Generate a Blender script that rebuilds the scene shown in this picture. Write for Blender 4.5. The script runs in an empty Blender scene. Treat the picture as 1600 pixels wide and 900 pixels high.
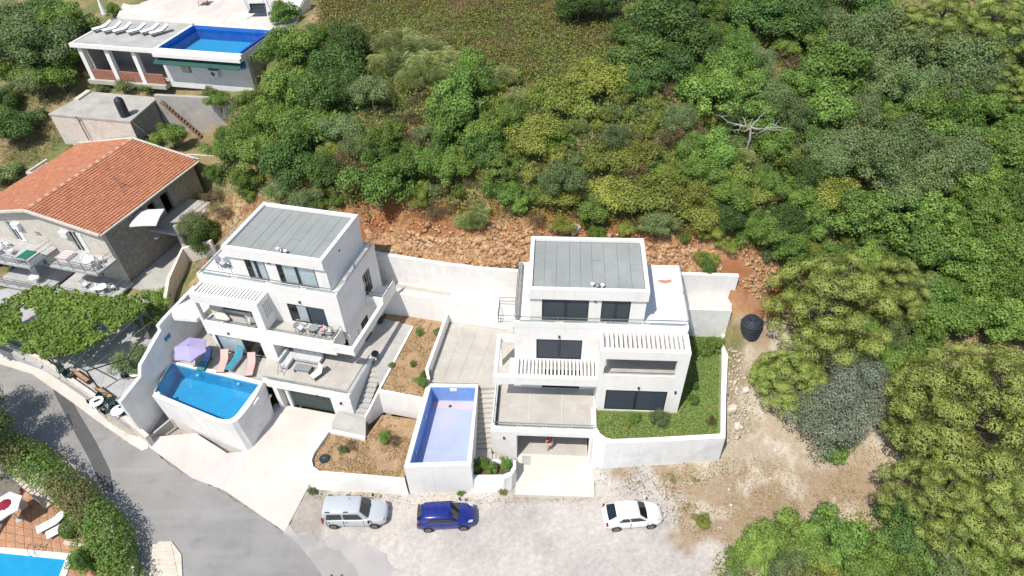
import bpy, math, random
import numpy as np
from mathutils import Vector, Matrix
random.seed(7)
SC = bpy.context.scene
COL = SC.collection
rad = math.radians

# ---------------------------------------------------------------- camera, world, sun, exposure
CF, CTH, CRO, CH = 1070.0, rad(44), rad(-1.5), 43.0        # focal length in px of a 1600 wide frame, pitch down, roll, height
cam = bpy.data.cameras.new('camera'); cam_o = bpy.data.objects.new('camera', cam); COL.objects.link(cam_o)
cam.sensor_width = 36.0; cam.lens = 36.0 * CF / 1600.0; cam.clip_start = 0.5; cam.clip_end = 3000
_c, _s = math.cos(CTH), math.sin(CTH)
_x0, _u0, _f0 = Vector((1, 0, 0)), Vector((0, _s, _c)), Vector((0, _c, -_s))
_cx = _x0 * math.cos(CRO) + _u0 * math.sin(CRO); _cy = _u0 * math.cos(CRO) - _x0 * math.sin(CRO)
_m = Matrix.Identity(4)
for i in range(3):
    _m[i][0], _m[i][1], _m[i][2] = _cx[i], _cy[i], -_f0[i]
_m[2][3] = CH
cam_o.matrix_world = _m
SC.camera = cam_o

SUN_EL, SUN_AZ = 61.0, 52.0                                  # light travels towards azimuth 52 (from +x to +y)
w = bpy.data.worlds.new('World'); SC.world = w; w.use_nodes = True
nt = w.node_tree; nt.nodes.clear()
sky = nt.nodes.new('ShaderNodeTexSky'); sky.sky_type = 'NISHITA'; sky.sun_disc = False
sky.sun_elevation = rad(SUN_EL); sky.sun_rotation = rad(218); sky.air_density = 1.0; sky.dust_density = 1.0
bg = nt.nodes.new('ShaderNodeBackground'); bg.inputs['Strength'].default_value = 0.14
wo = nt.nodes.new('ShaderNodeOutputWorld')
nt.links.new(sky.outputs[0], bg.inputs['Color']); nt.links.new(bg.outputs[0], wo.inputs['Surface'])
sl = bpy.data.lights.new('sun', 'SUN'); sl.energy = 4.6; sl.angle = rad(0.53); sl.color = (1.0, 0.945, 0.865)
so = bpy.data.objects.new('sun', sl); COL.objects.link(so)
_d = Vector((math.cos(rad(SUN_EL)) * math.cos(rad(SUN_AZ)), math.cos(rad(SUN_EL)) * math.sin(rad(SUN_AZ)), -math.sin(rad(SUN_EL))))
so.rotation_euler = _d.to_track_quat('-Z', 'Y').to_euler(); so.location = (-30, -30, 80)
SC.view_settings.view_transform = 'Standard'; SC.view_settings.look = 'None'
SC.view_settings.exposure = 0.15; SC.view_settings.gamma = 1.0

# ---------------------------------------------------------------- measuring helpers
def ray(px, py):
    u, v = px - 800, 450 - py
    cr, sr = math.cos(CRO), math.sin(CRO)
    u, v = (u * cr - v * sr) / CF, (u * sr + v * cr) / CF
    return (u, _c + v * _s, -_s + v * _c)
def at(px, py, z):
    d = ray(px, py); t = (z - CH) / d[2]
    return (d[0] * t, d[1] * t, z)
def at2(px, py, z):
    p = at(px, py, z); return (p[0], p[1])
class Fr:
    """A building's own frame: x along its front, y towards its back, z up (world metres)."""
    def __init__(s, o, ax, ay):
        s.o = o; s.ex = (math.cos(rad(ax)), math.sin(rad(ax))); s.ey = (math.cos(rad(ay)), math.sin(rad(ay))); s.ax = rad(ax)
        det = s.ex[0] * s.ey[1] - s.ex[1] * s.ey[0]; s.det = det
    def __call__(s, x, y, z):
        return (s.o[0] + s.ex[0] * x + s.ey[0] * y, s.o[1] + s.ex[1] * x + s.ey[1] * y, z)
    def loc(s, p):
        dx, dy = p[0] - s.o[0], p[1] - s.o[1]
        return ((dx * s.ey[1] - dy * s.ey[0]) / s.det, (s.ex[0] * dy - s.ex[1] * dx) / s.det)
    def at(s, px, py, z):
        return s.loc(at(px, py, z))
class FrS(Fr):
    def __init__(s, o, ax, ay, k, dz): Fr.__init__(s, o, ax, ay); s.k, s.dz = k, dz
    def __call__(s, x, y, z): return Fr.__call__(s, x * s.k, y * s.k, z + s.dz)
WF = Fr((0, 0), 0, 90)
RV = Fr((0.07, 30.74), -4.2, 85.5)        # right villa
LV = Fr((-22.49, 36.30), -14.0, 70.9)     # left villa

# ---------------------------------------------------------------- object helpers
OFF = {}
def tag(o, label=None, cat=None, group=None, kind=None):
    if label: o['label'] = label
    if cat: o['category'] = cat
    if group: o['group'] = group
    if kind: o['kind'] = kind
    return o
def thing(name, label, cat, loc=(0, 0, 0), rz=0.0, group=None):
    o = bpy.data.objects.new(name, None); COL.objects.link(o)
    o.empty_display_size = 0.3; o.location = loc; o.rotation_euler = (0, 0, rz)
    OFF[o.name] = tuple(loc)
    return tag(o, label, cat, group)
def local(o):            # parts of this thing are modelled round its own origin, not in world metres
    OFF[o.name] = (0, 0, 0); return o
def kids(o): return [c for c in o.children]
def copy_tree(o, parent=None, loc=None, rz=None, scale=None, label=None, group=None):
    c = o.copy(); COL.objects.link(c)
    if parent is not None: c.parent = parent
    if loc is not None: c.location = loc
    if rz is not None: c.rotation_euler = (0, 0, rz)
    if scale is not None: c.scale = scale if hasattr(scale, '__len__') else (scale,) * 3
    if label: c['label'] = label
    if group: c['group'] = group
    for ch in kids(o): copy_tree(ch, c)
    return c

class MB:
    def __init__(s): s.v = []; s.f = []; s.mi = []; s.m = 0
    def pts(s, ps): k = len(s.v); s.v.extend([tuple(p) for p in ps]); return k
    def face(s, ps):
        k = s.pts(ps); s.f.append(tuple(range(k, k + len(ps)))); s.mi.append(s.m); return s
    def quadbox(s, b, t):      # bottom ring and top ring of equal length
        n = len(b); k = s.pts(list(b) + list(t))
        s.f.append(tuple(range(k + n - 1, k - 1, -1))); s.f.append(tuple(range(k + n, k + 2 * n)))
        for i in range(n):
            j = (i + 1) % n; s.f.append((k + i, k + j, k + n + j, k + n + i))
        s.mi.extend([s.m] * (n + 2)); return s
    def box(s, x0, x1, y0, y1, z0, z1, fr=WF):
        q = [(x0, y0), (x1, y0), (x1, y1), (x0, y1)]
        return s.quadbox([fr(a, b, z0) for a, b in q], [fr(a, b, z1) for a, b in q])
    def prism(s, poly, z0, z1, fr=WF):
        """polygon (x, y) or (x, y, ztop) between z0 and z1"""
        a = sum(p[0] * q[1] - q[0] * p[1] for p, q in zip(poly, poly[1:] + poly[:1]))
        if a < 0: poly = poly[::-1]
        return s.quadbox([fr(p[0], p[1], z0 if not callable(z0) else z0(p)) for p in poly],
                         [fr(p[0], p[1], (p[2] if len(p) > 2 else z1)) for p in poly])
    def bar(s, p, q, wd, h=None, up=(0, 0, 1)):
        h = h or wd; p, q = Vector(p), Vector(q); d = (q - p)
        if d.length < 1e-6: return s
        d.normalize(); u = Vector(up)
        if abs(d.dot(u)) > .98: u = Vector((0, 1, 0)) if abs(d.y) < .9 else Vector((1, 0, 0))
        r = d.cross(u).normalized(); u = r.cross(d).normalized()
        c = [(-1, -1), (1, -1), (1, 1), (-1, 1)]
        return s.quadbox([p + r * a * wd / 2 + u * b * h / 2 for a, b in c], [q + r * a * wd / 2 + u * b * h / 2 for a, b in c])
    def tube(s, p, q, r0, r1=None, n=8, caps=True):
        r1 = r0 if r1 is None else r1; p, q = Vector(p), Vector(q); d = (q - p).normalized()
        u = Vector((0, 0, 1)) if abs(d.z) < .9 else Vector((1, 0, 0))
        a = d.cross(u).normalized(); b = d.cross(a)
        cs = [(math.cos(2 * math.pi * i / n), math.sin(2 * math.pi * i / n)) for i in range(n)]
        k = s.pts([p + a * c * r0 + b * e * r0 for c, e in cs] + [q + a * c * r1 + b * e * r1 for c, e in cs])
        for i in range(n):
            j = (i + 1) % n; s.f.append((k + i, k + n + i, k + n + j, k + j)); s.mi.append(s.m)
        if caps:
            s.f.append(tuple(range(k, k + n))); s.f.append(tuple(range(k + 2 * n - 1, k + n - 1, -1))); s.mi.extend([s.m] * 2)
        return s
    def path(s, ps, r, n=6):
        for i in range(len(ps) - 1):
            a = r[i] if hasattr(r, '__len__') else r; b = r[i + 1] if hasattr(r, '__len__') else r
            s.tube(ps[i], ps[i + 1], a, b, n)
        return s
    def lathe(s, c, prof, n=16):      # profile [(r, z)], open ends closed with a fan
        k = len(s.v)
        for r, z in prof:
            s.v.extend([(c[0] + r * math.cos(2 * math.pi * i / n), c[1] + r * math.sin(2 * math.pi * i / n), c[2] + z) for i in range(n)])
        for j in range(len(prof) - 1):
            for i in range(n):
                i2 = (i + 1) % n
                s.f.append((k + j * n + i, k + j * n + i2, k + (j + 1) * n + i2, k + (j + 1) * n + i)); s.mi.append(s.m)
        s.f.append(tuple(range(k + n - 1, k - 1, -1))); e = k + (len(prof) - 1) * n
        s.f.append(tuple(range(e, e + n))); s.mi.extend([s.m] * 2); return s
    def loft(s, rings, closed=True, caps=True):
        n = len(rings[0]); k = len(s.v)
        for r in rings: s.v.extend([tuple(p) for p in r])
        for j in range(len(rings) - 1):
            for i in range(n if closed else n - 1):
                i2 = (i + 1) % n
                s.f.append((k + j * n + i, k + j * n + i2, k + (j + 1) * n + i2, k + (j + 1) * n + i)); s.mi.append(s.m)
        if caps:
            s.f.append(tuple(range(k + n - 1, k - 1, -1))); e = k + (len(rings) - 1) * n
            s.f.append(tuple(range(e, e + n))); s.mi.extend([s.m] * 2)
        return s
    def build(s, name, mat, parent=None, smooth=False, bevel=0.0, kind=None):
        me = bpy.data.meshes.new(name)
        off = (0, 0, 0)
        if parent is not None:
            off = OFF.get(parent.name, (0, 0, 0))
        v = s.v if off == (0, 0, 0) else [(a - off[0], b - off[1], c - off[2]) for a, b, c in s.v]
        me.from_pydata(v, [], s.f); me.update()
        for m in (mat if isinstance(mat, (list, tuple)) else [mat]): me.materials.append(m)
        if any(s.mi): me.polygons.foreach_set('material_index', s.mi)
        if smooth: me.polygons.foreach_set('use_smooth', [True] * len(me.polygons))
        o = bpy.data.objects.new(name, me); COL.objects.link(o)
        if parent is not None: o.parent = parent
        OFF[o.name] = off
        if bevel:
            b = o.modifiers.new('bevel', 'BEVEL'); b.width = bevel; b.segments = 2; b.limit_method = 'ANGLE'
        if kind: o['kind'] = kind
        return o
def box(name, mat, parent, *a, **k):
    fr = k.pop('fr', WF); return MB().box(*a, fr=fr).build(name, mat, parent, **k)

# ---------------------------------------------------------------- materials
def new_mat(name):
    m = bpy.data.materials.new(name); m.use_nodes = True; m.node_tree.nodes.clear(); return m, m.node_tree
def nd(t, ty, **k):
    n = t.nodes.new(ty)
    for a, b in k.items():
        if a in n.inputs.keys() if hasattr(n.inputs, 'keys') else False: n.inputs[a].default_value = b
        else: setattr(n, a, b)
    return n
def rgba(c): return (c[0], c[1], c[2], 1.0)
def surf(name, c1, c2=None, scale=1.5, rough=0.8, bump=0.0, fine=None, metallic=0.0, spec=0.3, lo=0.35, hi=0.65, stain=None, wave=None, alpha=None, attr=None, dist=0.02, streak=None):
    """Principled with two-colour noise, optional fine grain, stains (colour, scale, amount) and bump."""
    m, t = new_mat(name); L = t.links
    out = t.nodes.new('ShaderNodeOutputMaterial'); p = t.nodes.new('ShaderNodeBsdfPrincipled'); L.new(p.outputs[0], out.inputs[0])
    p.inputs['Roughness'].default_value = rough; p.inputs['Metallic'].default_value = metallic; p.inputs['Specular IOR Level'].default_value = spec
    co = t.nodes.new('ShaderNodeNewGeometry')
    c2 = c2 or tuple(x * .88 for x in c1)
    n1 = t.nodes.new('ShaderNodeTexNoise'); n1.inputs['Scale'].default_value = scale; n1.inputs['Detail'].default_value = 8; n1.inputs['Roughness'].default_value = .62
    L.new(co.outputs['Position'], n1.inputs['Vector'])
    r = t.nodes.new('ShaderNodeMapRange'); r.inputs[1].default_value = lo; r.inputs[2].default_value = hi; L.new(n1.outputs['Fac'], r.inputs[0])
    mx = t.nodes.new('ShaderNodeMix'); mx.data_type = 'RGBA'; L.new(r.outputs[0], mx.inputs[0])
    mx.inputs[6].default_value = rgba(c1); mx.inputs[7].default_value = rgba(c2)
    cur = mx.outputs[2]
    if attr:
        a = t.nodes.new('ShaderNodeAttribute'); a.attribute_name = attr
        m2 = t.nodes.new('ShaderNodeMix'); m2.data_type = 'RGBA'; m2.blend_type = 'MULTIPLY'; m2.inputs[0].default_value = 1.0
        L.new(cur, m2.inputs[6]); L.new(a.outputs['Color'], m2.inputs[7]); cur = m2.outputs[2]
    if stain:
        for (sc, ssc, am, l2, h2) in stain:
            n2 = t.nodes.new('ShaderNodeTexNoise'); n2.inputs['Scale'].default_value = ssc; n2.inputs['Detail'].default_value = 6
            L.new(co.outputs['Position'], n2.inputs['Vector'])
            r2 = t.nodes.new('ShaderNodeMapRange'); r2.inputs[1].default_value = l2; r2.inputs[2].default_value = h2; r2.inputs[4].default_value = am; L.new(n2.outputs['Fac'], r2.inputs[0])
            m3 = t.nodes.new('ShaderNodeMix'); m3.data_type = 'RGBA'; L.new(r2.outputs[0], m3.inputs[0]); L.new(cur, m3.inputs[6]); m3.inputs[7].default_value = rgba(sc); cur = m3.outputs[2]
    if streak:                                                    # long marks: run-off on walls, tyre wear on roads
        sc, am, vec, rz, l2, h2 = streak
        mp = t.nodes.new('ShaderNodeMapping'); mp.inputs['Scale'].default_value = vec; mp.inputs['Rotation'].default_value = (0, 0, rz); mp.vector_type = 'TEXTURE' if False else 'POINT'
        L.new(co.outputs['Position'], mp.inputs['Vector']); n2 = t.nodes.new('ShaderNodeTexNoise'); n2.inputs['Scale'].default_value = 1.0; n2.inputs['Detail'].default_value = 5; L.new(mp.outputs[0], n2.inputs['Vector'])
        r2 = t.nodes.new('ShaderNodeMapRange'); r2.inputs[1].default_value = l2; r2.inputs[2].default_value = h2; r2.inputs[4].default_value = am; L.new(n2.outputs['Fac'], r2.inputs[0])
        m3 = t.nodes.new('ShaderNodeMix'); m3.data_type = 'RGBA'; L.new(r2.outputs[0], m3.inputs[0]); L.new(cur, m3.inputs[6]); m3.inputs[7].default_value = rgba(sc); cur = m3.outputs[2]
    if fine:
        fs, fa = fine
        n3 = t.nodes.new('ShaderNodeTexNoise'); n3.inputs['Scale'].default_value = fs; n3.inputs['Detail'].default_value = 4
        L.new(co.outputs['Position'], n3.inputs['Vector'])
        r3 = t.nodes.new('ShaderNodeMapRange'); r3.inputs[1].default_value = .3; r3.inputs[2].default_value = .7; r3.inputs[3].default_value = 1 - fa; r3.inputs[4].default_value = 1 + fa; L.new(n3.outputs['Fac'], r3.inputs[0])
        m4 = t.nodes.new('ShaderNodeMix'); m4.data_type = 'RGBA'; m4.blend_type = 'MULTIPLY'; m4.inputs[0].default_value = 1.0; L.new(cur, m4.inputs[6]); L.new(r3.outputs[0], m4.inputs[7]); cur = m4.outputs[2]
    L.new(cur, p.inputs['Base Color'])
    if bump:
        b = t.nodes.new('ShaderNodeBump'); b.inputs['Strength'].default_value = bump; b.inputs['Distance'].default_value = dist
        nb = t.nodes.new('ShaderNodeTexNoise'); nb.inputs['Scale'].default_value = (fine[0] if fine else scale * 4); nb.inputs['Detail'].default_value = 6
        L.new(co.outputs['Position'], nb.inputs['Vector']); L.new(nb.outputs['Fac'], b.inputs['Height']); L.new(b.outputs[0], p.inputs['Normal'])
    return m
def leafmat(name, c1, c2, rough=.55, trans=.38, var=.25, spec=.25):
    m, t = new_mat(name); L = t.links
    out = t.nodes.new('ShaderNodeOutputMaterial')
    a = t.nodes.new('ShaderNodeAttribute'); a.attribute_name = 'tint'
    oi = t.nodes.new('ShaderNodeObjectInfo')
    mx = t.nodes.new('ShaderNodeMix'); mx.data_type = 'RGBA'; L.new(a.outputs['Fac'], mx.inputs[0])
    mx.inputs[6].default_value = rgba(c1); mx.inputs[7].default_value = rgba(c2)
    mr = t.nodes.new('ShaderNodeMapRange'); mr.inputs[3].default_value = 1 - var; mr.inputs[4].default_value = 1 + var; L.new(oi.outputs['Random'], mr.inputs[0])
    hs = t.nodes.new('ShaderNodeHueSaturation'); L.new(mx.outputs[2], hs.inputs['Color']); L.new(mr.outputs[0], hs.inputs['Value'])
    m7 = t.nodes.new('ShaderNodeMath'); m7.operation = 'MULTIPLY'; m7.inputs[1].default_value = 7.31; L.new(oi.outputs['Random'], m7.inputs[0])
    fr = t.nodes.new('ShaderNodeMath'); fr.operation = 'FRACT'; L.new(m7.outputs[0], fr.inputs[0])
    mh = t.nodes.new('ShaderNodeMapRange'); mh.inputs[3].default_value = .488; mh.inputs[4].default_value = .512; L.new(fr.outputs[0], mh.inputs[0]); L.new(mh.outputs[0], hs.inputs['Hue'])
    p = t.nodes.new('ShaderNodeBsdfPrincipled'); p.inputs['Roughness'].default_value = rough; p.inputs['Specular IOR Level'].default_value = spec
    tr = t.nodes.new('ShaderNodeBsdfTranslucent'); ms = t.nodes.new('ShaderNodeMixShader'); ms.inputs[0].default_value = trans
    L.new(hs.outputs[0], p.inputs['Base Color']); L.new(hs.outputs[0], tr.inputs[0]); L.new(p.outputs[0], ms.inputs[1]); L.new(tr.outputs[0], ms.inputs[2]); L.new(ms.outputs[0], out.inputs[0])
    return m
def glassmat(name, tint, refl=.08, rough=.02):
    m, t = new_mat(name); L = t.links
    out = t.nodes.new('ShaderNodeOutputMaterial'); tr = t.nodes.new('ShaderNodeBsdfTransparent'); tr.inputs[0].default_value = rgba(tint)
    gl = t.nodes.new('ShaderNodeBsdfGlossy'); gl.inputs['Roughness'].default_value = rough
    lw = t.nodes.new('ShaderNodeLayerWeight'); lw.inputs[0].default_value = .12
    mr = t.nodes.new('ShaderNodeMapRange'); mr.inputs[3].default_value = refl; mr.inputs[4].default_value = .6; L.new(lw.outputs['Fresnel'], mr.inputs[0])
    ms = t.nodes.new('ShaderNodeMixShader'); L.new(mr.outputs[0], ms.inputs[0]); L.new(tr.outputs[0], ms.inputs[1]); L.new(gl.outputs[0], ms.inputs[2]); L.new(ms.outputs[0], out.inputs[0])
    return m
def watermat(name, c1, c2, scale=1.2):
    """pool water: glossy, rippled, over blue depth"""
    m, t = new_mat(name); L = t.links
    out = t.nodes.new('ShaderNodeOutputMaterial'); g = t.nodes.new('ShaderNodeNewGeometry')
    n = t.nodes.new('ShaderNodeTexNoise'); n.inputs['Scale'].default_value = 2.2; n.inputs['Detail'].default_value = 3; L.new(g.outputs['Position'], n.inputs['Vector'])
    b = t.nodes.new('ShaderNodeBump'); b.inputs['Strength'].default_value = .25; b.inputs['Distance'].default_value = .05; L.new(n.outputs['Fac'], b.inputs['Height'])
    tr = t.nodes.new('ShaderNodeBsdfTransparent'); tr.inputs[0].default_value = rgba(c1)
    gl = t.nodes.new('ShaderNodeBsdfGlossy'); gl.inputs['Roughness'].default_value = .03; L.new(b.outputs[0], gl.inputs['Normal'])
    fz = t.nodes.new('ShaderNodeFresnel'); fz.inputs['IOR'].default_value = 1.33; L.new(b.outputs[0], fz.inputs['Normal'])
    ms = t.nodes.new('ShaderNodeMixShader'); L.new(fz.outputs[0], ms.inputs[0]); L.new(tr.outputs[0], ms.inputs[1]); L.new(gl.outputs[0], ms.inputs[2])
    L.new(ms.outputs[0], out.inputs[0])
    return m
M = {}
M['white'] = surf('white_stucco', (.80, .785, .76), (.755, .74, .715), 1.1, .85, .08, (40, .02), streak=((.52, .50, .46), .26, (3.2, 3.2, .22), 0, .55, .78), stain=[((.62, .60, .56), .7, .35, .56, .8)])
M['white2'] = surf('white_render_weathered', (.78, .765, .74), (.70, .685, .655), 1.3, .88, .12, (30, .03), streak=((.50, .48, .44), .26, (3.2, 3.2, .22), 0, .54, .76), stain=[((.52, .50, .45), .55, .45, .55, .8), ((.80, .79, .78), 2.5, .5, .55, .7)])
M['block'] = surf('white_block_wall', (.76, .755, .745), (.68, .67, .655), 1.6, .9, .1, (35, .04), streak=((.50, .48, .44), .26, (3.2, 3.2, .22), 0, .54, .76), stain=[((.55, .53, .5), .8, .4, .55, .78)])
M['conc'] = surf('concrete_slab', (.455, .43, .39), (.385, .365, .33), .9, .9, .1, (28, .06), stain=[((.33, .31, .28), .45, .5, .54, .75), ((.56, .53, .48), 1.8, .5, .5, .7)])
M['concgrey'] = surf('grey_concrete', (.44, .43, .40), (.36, .35, .33), .9, .9, .1, (28, .06), stain=[((.27, .26, .24), .5, .5, .54, .75)])
M['drive'] = surf('pale_concrete_drive', (.585, .545, .50), (.52, .48, .44), .5, .9, .08, (22, .05), streak=((.42, .385, .35), .45, (1.3, .12, 1), -.35, .55, .75), stain=[((.74, .67, .60), .3, .6, .48, .7), ((.50, .46, .42), .9, .35, .58, .75)])
M['apron'] = surf('worn_concrete_apron', (.535, .495, .465), (.46, .425, .395), .8, .92, .12, (20, .07), stain=[((.40, .36, .32), .8, .55, .55, .72), ((.63, .55, .54), .4, .6, .48, .68)])
M['asphalt'] = surf('asphalt', (.285, .278, .268), (.222, .217, .210), .35, .92, .15, (30, .07), streak=((.33, .32, .30), .55, (.10, 1.1, 1), .62, .5, .72), stain=[((.285, .275, .262), .18, .8, .45, .62), ((.15, .148, .146), 1.1, .35, .56, .74)])
M['roofsheet'] = surf('grey_roofing_membrane', (.285, .302, .286), (.25, .266, .252), .8, .8, .05, (18, .05), stain=[((.33, .342, .332), .5, .6, .5, .7), ((.24, .24, .23), 1.3, .3, .6, .75)])
M['tar'] = surf('dark_roof_seam', (.15, .16, .16), None, 2, .8)
M['alu'] = surf('anthracite_frame', (.022, .026, .032), None, 2, .45, spec=.5)
M['shutter'] = surf('blue_grey_shutter', (.050, .066, .085), (.043, .058, .076), 1.2, .5, spec=.45)
M['steel'] = surf('steel_rail', (.42, .42, .40), None, 3, .35, metallic=.9)
M['black'] = surf('black_plastic', (.022, .030, .038), (.032, .042, .052), 2.5, .45, spec=.4)
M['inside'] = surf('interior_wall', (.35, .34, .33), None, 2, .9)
M['curtain'] = surf('pale_curtain', (.80, .84, .84), (.70, .76, .77), 3, .9)
M['poolblue'] = surf('blue_pool_mosaic', (.13, .435, .61), (.105, .39, .565), 1.2, .4, fine=(16, .06))
M['pooltile'] = surf('pale_blue_pool_tile', (.41, .46, .68), (.36, .41, .63), 1.0, .5, .03, (11, .09), stain=[((.50, .46, .66), .5, .6, .52, .72)])
M['poolwall'] = surf('light_blue_pool_wall', (.21, .36, .64), (.17, .31, .58), 1.0, .45, .03, (11, .08))
M['water'] = watermat('pool_water', (.46, .81, .93), None)
M['glass'] = glassmat('clear_railing_glass', (.93, .96, .95), .02)
M['pane'] = glassmat('window_glass', (.93, .97, .98), .07)
M['darkpane'] = surf('dark_window_glass', (.018, .024, .030), None, 2, .08, spec=.8)
M['soil'] = surf('dry_soil', (.37, .25, .145), (.29, .185, .10), 1.4, .95, .5, (9, .2), stain=[((.43, .31, .19), .9, .6, .5, .7), ((.42, .33, .20), 5, .5, .55, .7)], dist=.06)
M['redsoil'] = surf('red_soil', (.29, .115, .05), (.22, .085, .037), 1.4, .95, .5, (8, .2), stain=[((.36, .20, .10), .9, .6, .5, .7)], dist=.08)
M['rock'] = surf('ochre_limestone', (.47, .31, .155), (.36, .215, .10), 1.6, .9, .3, (9, .14), stain=[((.60, .46, .29), 2.2, .6, .52, .68)])
M['palerock'] = surf('pale_limestone', (.62, .56, .48), (.52, .46, .39), 1.6, .9, .25, (9, .1))
M['stonewall'] = surf('grey_stone_wall', (.30, .28, .25), (.21, .20, .18), 2.6, .92, .5, (9, .18), stain=[((.36, .33, .29), 4.5, .6, .5, .66)], dist=.04)
M['stonelight'] = surf('pale_stone_wall', (.64, .59, .52), (.54, .50, .44), 2.4, .92, .35, (10, .12), stain=[((.37, .35, .31), 2.0, .45, .55, .72)], dist=.03)
M['oldconc'] = surf('old_board_marked_concrete', (.44, .42, .385), (.35, .335, .31), .8, .93, .25, (12, .1), stain=[((.26, .25, .23), .7, .55, .52, .72)])
M['terracotta'] = surf('terracotta_tile', (.44, .185, .10), (.35, .145, .08), 1.4, .85, .1, (14, .12), stain=[((.55, .27, .15), 2.6, .6, .52, .68), ((.26, .10, .06), .8, .35, .56, .75)])
M['ridge'] = surf('pale_ridge_mortar', (.55, .46, .38), (.42, .33, .26), 3, .9, .2, (14, .1))
M['brick'] = surf('red_brick', (.34, .165, .11), (.27, .12, .08), 2, .9, .2, (14, .12))
M['floortile'] = surf('terracotta_floor_tile', (.42, .245, .155), (.34, .19, .115), .9, .75, .06, (7, .16), stain=[((.54, .31, .18), 1.6, .6, .5, .68)])
M['paver'] = surf('pale_paver', (.44, .44, .435), (.35, .35, .355), 1.3, .9, .1, (10, .12), stain=[((.36, .36, .36), .9, .5, .53, .7)])
M['greenawn'] = surf('dark_green_awning', (.02, .075, .065), (.03, .095, .08), 1.5, .7)
M['plasticw'] = surf('white_plastic', (.80, .80, .80), None, 2, .5)
M['lilac'] = surf('lilac_canvas', (.37, .335, .54), (.34, .305, .50), 2, .85)
M['canvasw'] = surf('white_canvas', (.82, .82, .82), None, 2, .85)
M['bark'] = surf('bark', (.15, .115, .085), (.10, .075, .055), 5, .95, .4, (18, .2))
M['deadwood'] = surf('bleached_dead_wood', (.40, .375, .34), (.30, .28, .25), 5, .9, .2, (18, .1))
M['pinkcloth'] = surf('pink_sling_fabric', (.56, .40, .37), None, 4, .8)
M['tealcloth'] = surf('teal_towel', (.03, .20, .27), (.05, .27, .33), 4, .85)
M['bluecloth'] = surf('blue_towel', (.20, .27, .55), (.26, .33, .62), 4, .85)
M['darkfab'] = surf('charcoal_fabric', (.06, .06, .065), None, 4, .85)
M['greyfab'] = surf('grey_cushion', (.55, .55, .56), (.47, .47, .48), 3, .9)
M['creamfab'] = surf('cream_fabric', (.66, .62, .55), None, 3, .9)
M['wood'] = surf('brown_wood', (.22, .125, .07), (.16, .09, .05), 4, .7)
M['tileglass'] = surf('grey_table_glass', (.25, .28, .29), None, 3, .15, spec=.6)
M['gravelstone'] = surf('gravel_stone', (.52, .48, .43), (.38, .34, .30), 6, .95)
M['redcloth'] = surf('dark_red_cloth', (.26, .02, .045), None, 4, .85)
M['skin'] = surf('skin', (.52, .30, .20), None, 4, .6)
M['hair'] = surf('dark_hair', (.03, .02, .015), None, 4, .6)
M['yellow'] = surf('yellow_flowers', (.75, .50, .03), None, 4, .8)
M['orange'] = surf('orange_plastic', (.60, .18, .03), None, 4, .6)
L_ = {}
L_['dark'] = leafmat('dark_green_leaves', (0.059, 0.115, 0.031), (0.168, 0.267, 0.070))
L_['mid'] = leafmat('mid_green_leaves', (0.097, 0.170, 0.034), (0.270, 0.397, 0.089))
L_['lush'] = leafmat('lush_green_leaves', (0.113, 0.204, 0.043), (0.316, 0.457, 0.105))
L_['olive'] = leafmat('dull_green_leaves', (0.107, 0.159, 0.057), (0.291, 0.368, 0.152))
L_['lime'] = leafmat('yellow_green_leaves', (0.160, 0.203, 0.040), (0.404, 0.447, 0.101))
L_['feather'] = leafmat('feathery_pale_leaves', (.20, .25, .085), (.46, .50, .20))
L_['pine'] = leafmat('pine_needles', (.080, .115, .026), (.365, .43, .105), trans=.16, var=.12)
L_['vine'] = leafmat('vine_leaves', (0.120, 0.210, 0.034), (0.351, 0.505, 0.098))
L_['scrubby'] = leafmat('scrub_leaves', (0.104, 0.140, 0.043), (0.268, 0.311, 0.104))
L_['silver'] = leafmat('silver_olive_leaves', (.110, .140, .088), (.315, .350, .255))
L_['brown'] = leafmat('dry_brown_leaves', (.130, .095, .050), (.270, .205, .115))
L_['straw'] = leafmat('straw_grass', (.235, .175, .075), (.42, .33, .16))
L_['grass'] = leafmat('lawn_grass', (.095, .165, .035), (.225, .325, .080))
L_['rust'] = leafmat('rusty_bracken', (.22, .14, .065), (.36, .26, .125))
# ---------------------------------------------------------------- terrain heights
CP = [(0,15,0),(-10,20,0),(10,15,0),(15,22,.2),(-30,25,0),(-40,38,.1),(-20,10,-1),(0,0,-1),(20,10,-.5),(-20,27,0),(-17,29.5,.2),(-15,24,0),(-4,23.5,0),(6,23,0),
 (-34,34,0),(-27,29,0),(-25,21,0),(-38,31,0),(-46,42,.4),
 (-33,37,1.1),(-36,41,1.3),(-29,34,1.1),(-31,46,2.2),(-40,44,1.5),
 (18,27,.6),(18,33,2.8),(24,26,1.2),(30,18,1),(32,28,2.5),(39,37,6),(26,34,4),(22,38,6),(50,30,5),(20,22,.3),(17.3,30,1.5),
 (-11,43.5,10.4),(-5,42.5,10.8),(0,42,11),(10,41,10.8),(15,39.5,10),(19.5,38.5,8),(-16,46,9.6),(-23,47.5,5.6),(-26,44,3.0),
 (0,67,17),(20,60,15),(40,60,14),(-10,65,16),(52,69,17),(-17,60,14),(-25,51,7.5),(-24,55,9),(-20,55,11),(-34,42.5,1.3),(-29,46,2.4),(-40,47,2.2),(-46,50,2.6),(-36,54,5.6),(-31,53.5,6.0),(-42,55.5,5.6),(-48,57,6.2),(-48,63,8.5),(-30,55.5,6.8),(-26,56,8.4),(-43,67,11.2),(-19,61,13.6),
 (-54,75,13),(-54,50,3),(-62,60,6),(-30,76,16.8),(-14,70,16.6),(-42,74,14.5),(0,100,28),(50,100,27),(-50,100,24),(80,60,16),(80,30,8),(-80,50,2),(-80,20,-3),(80,0,0),(-40,0,-3.5),(40,-10,-2)]
_P = np.array(CP, float)
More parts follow.
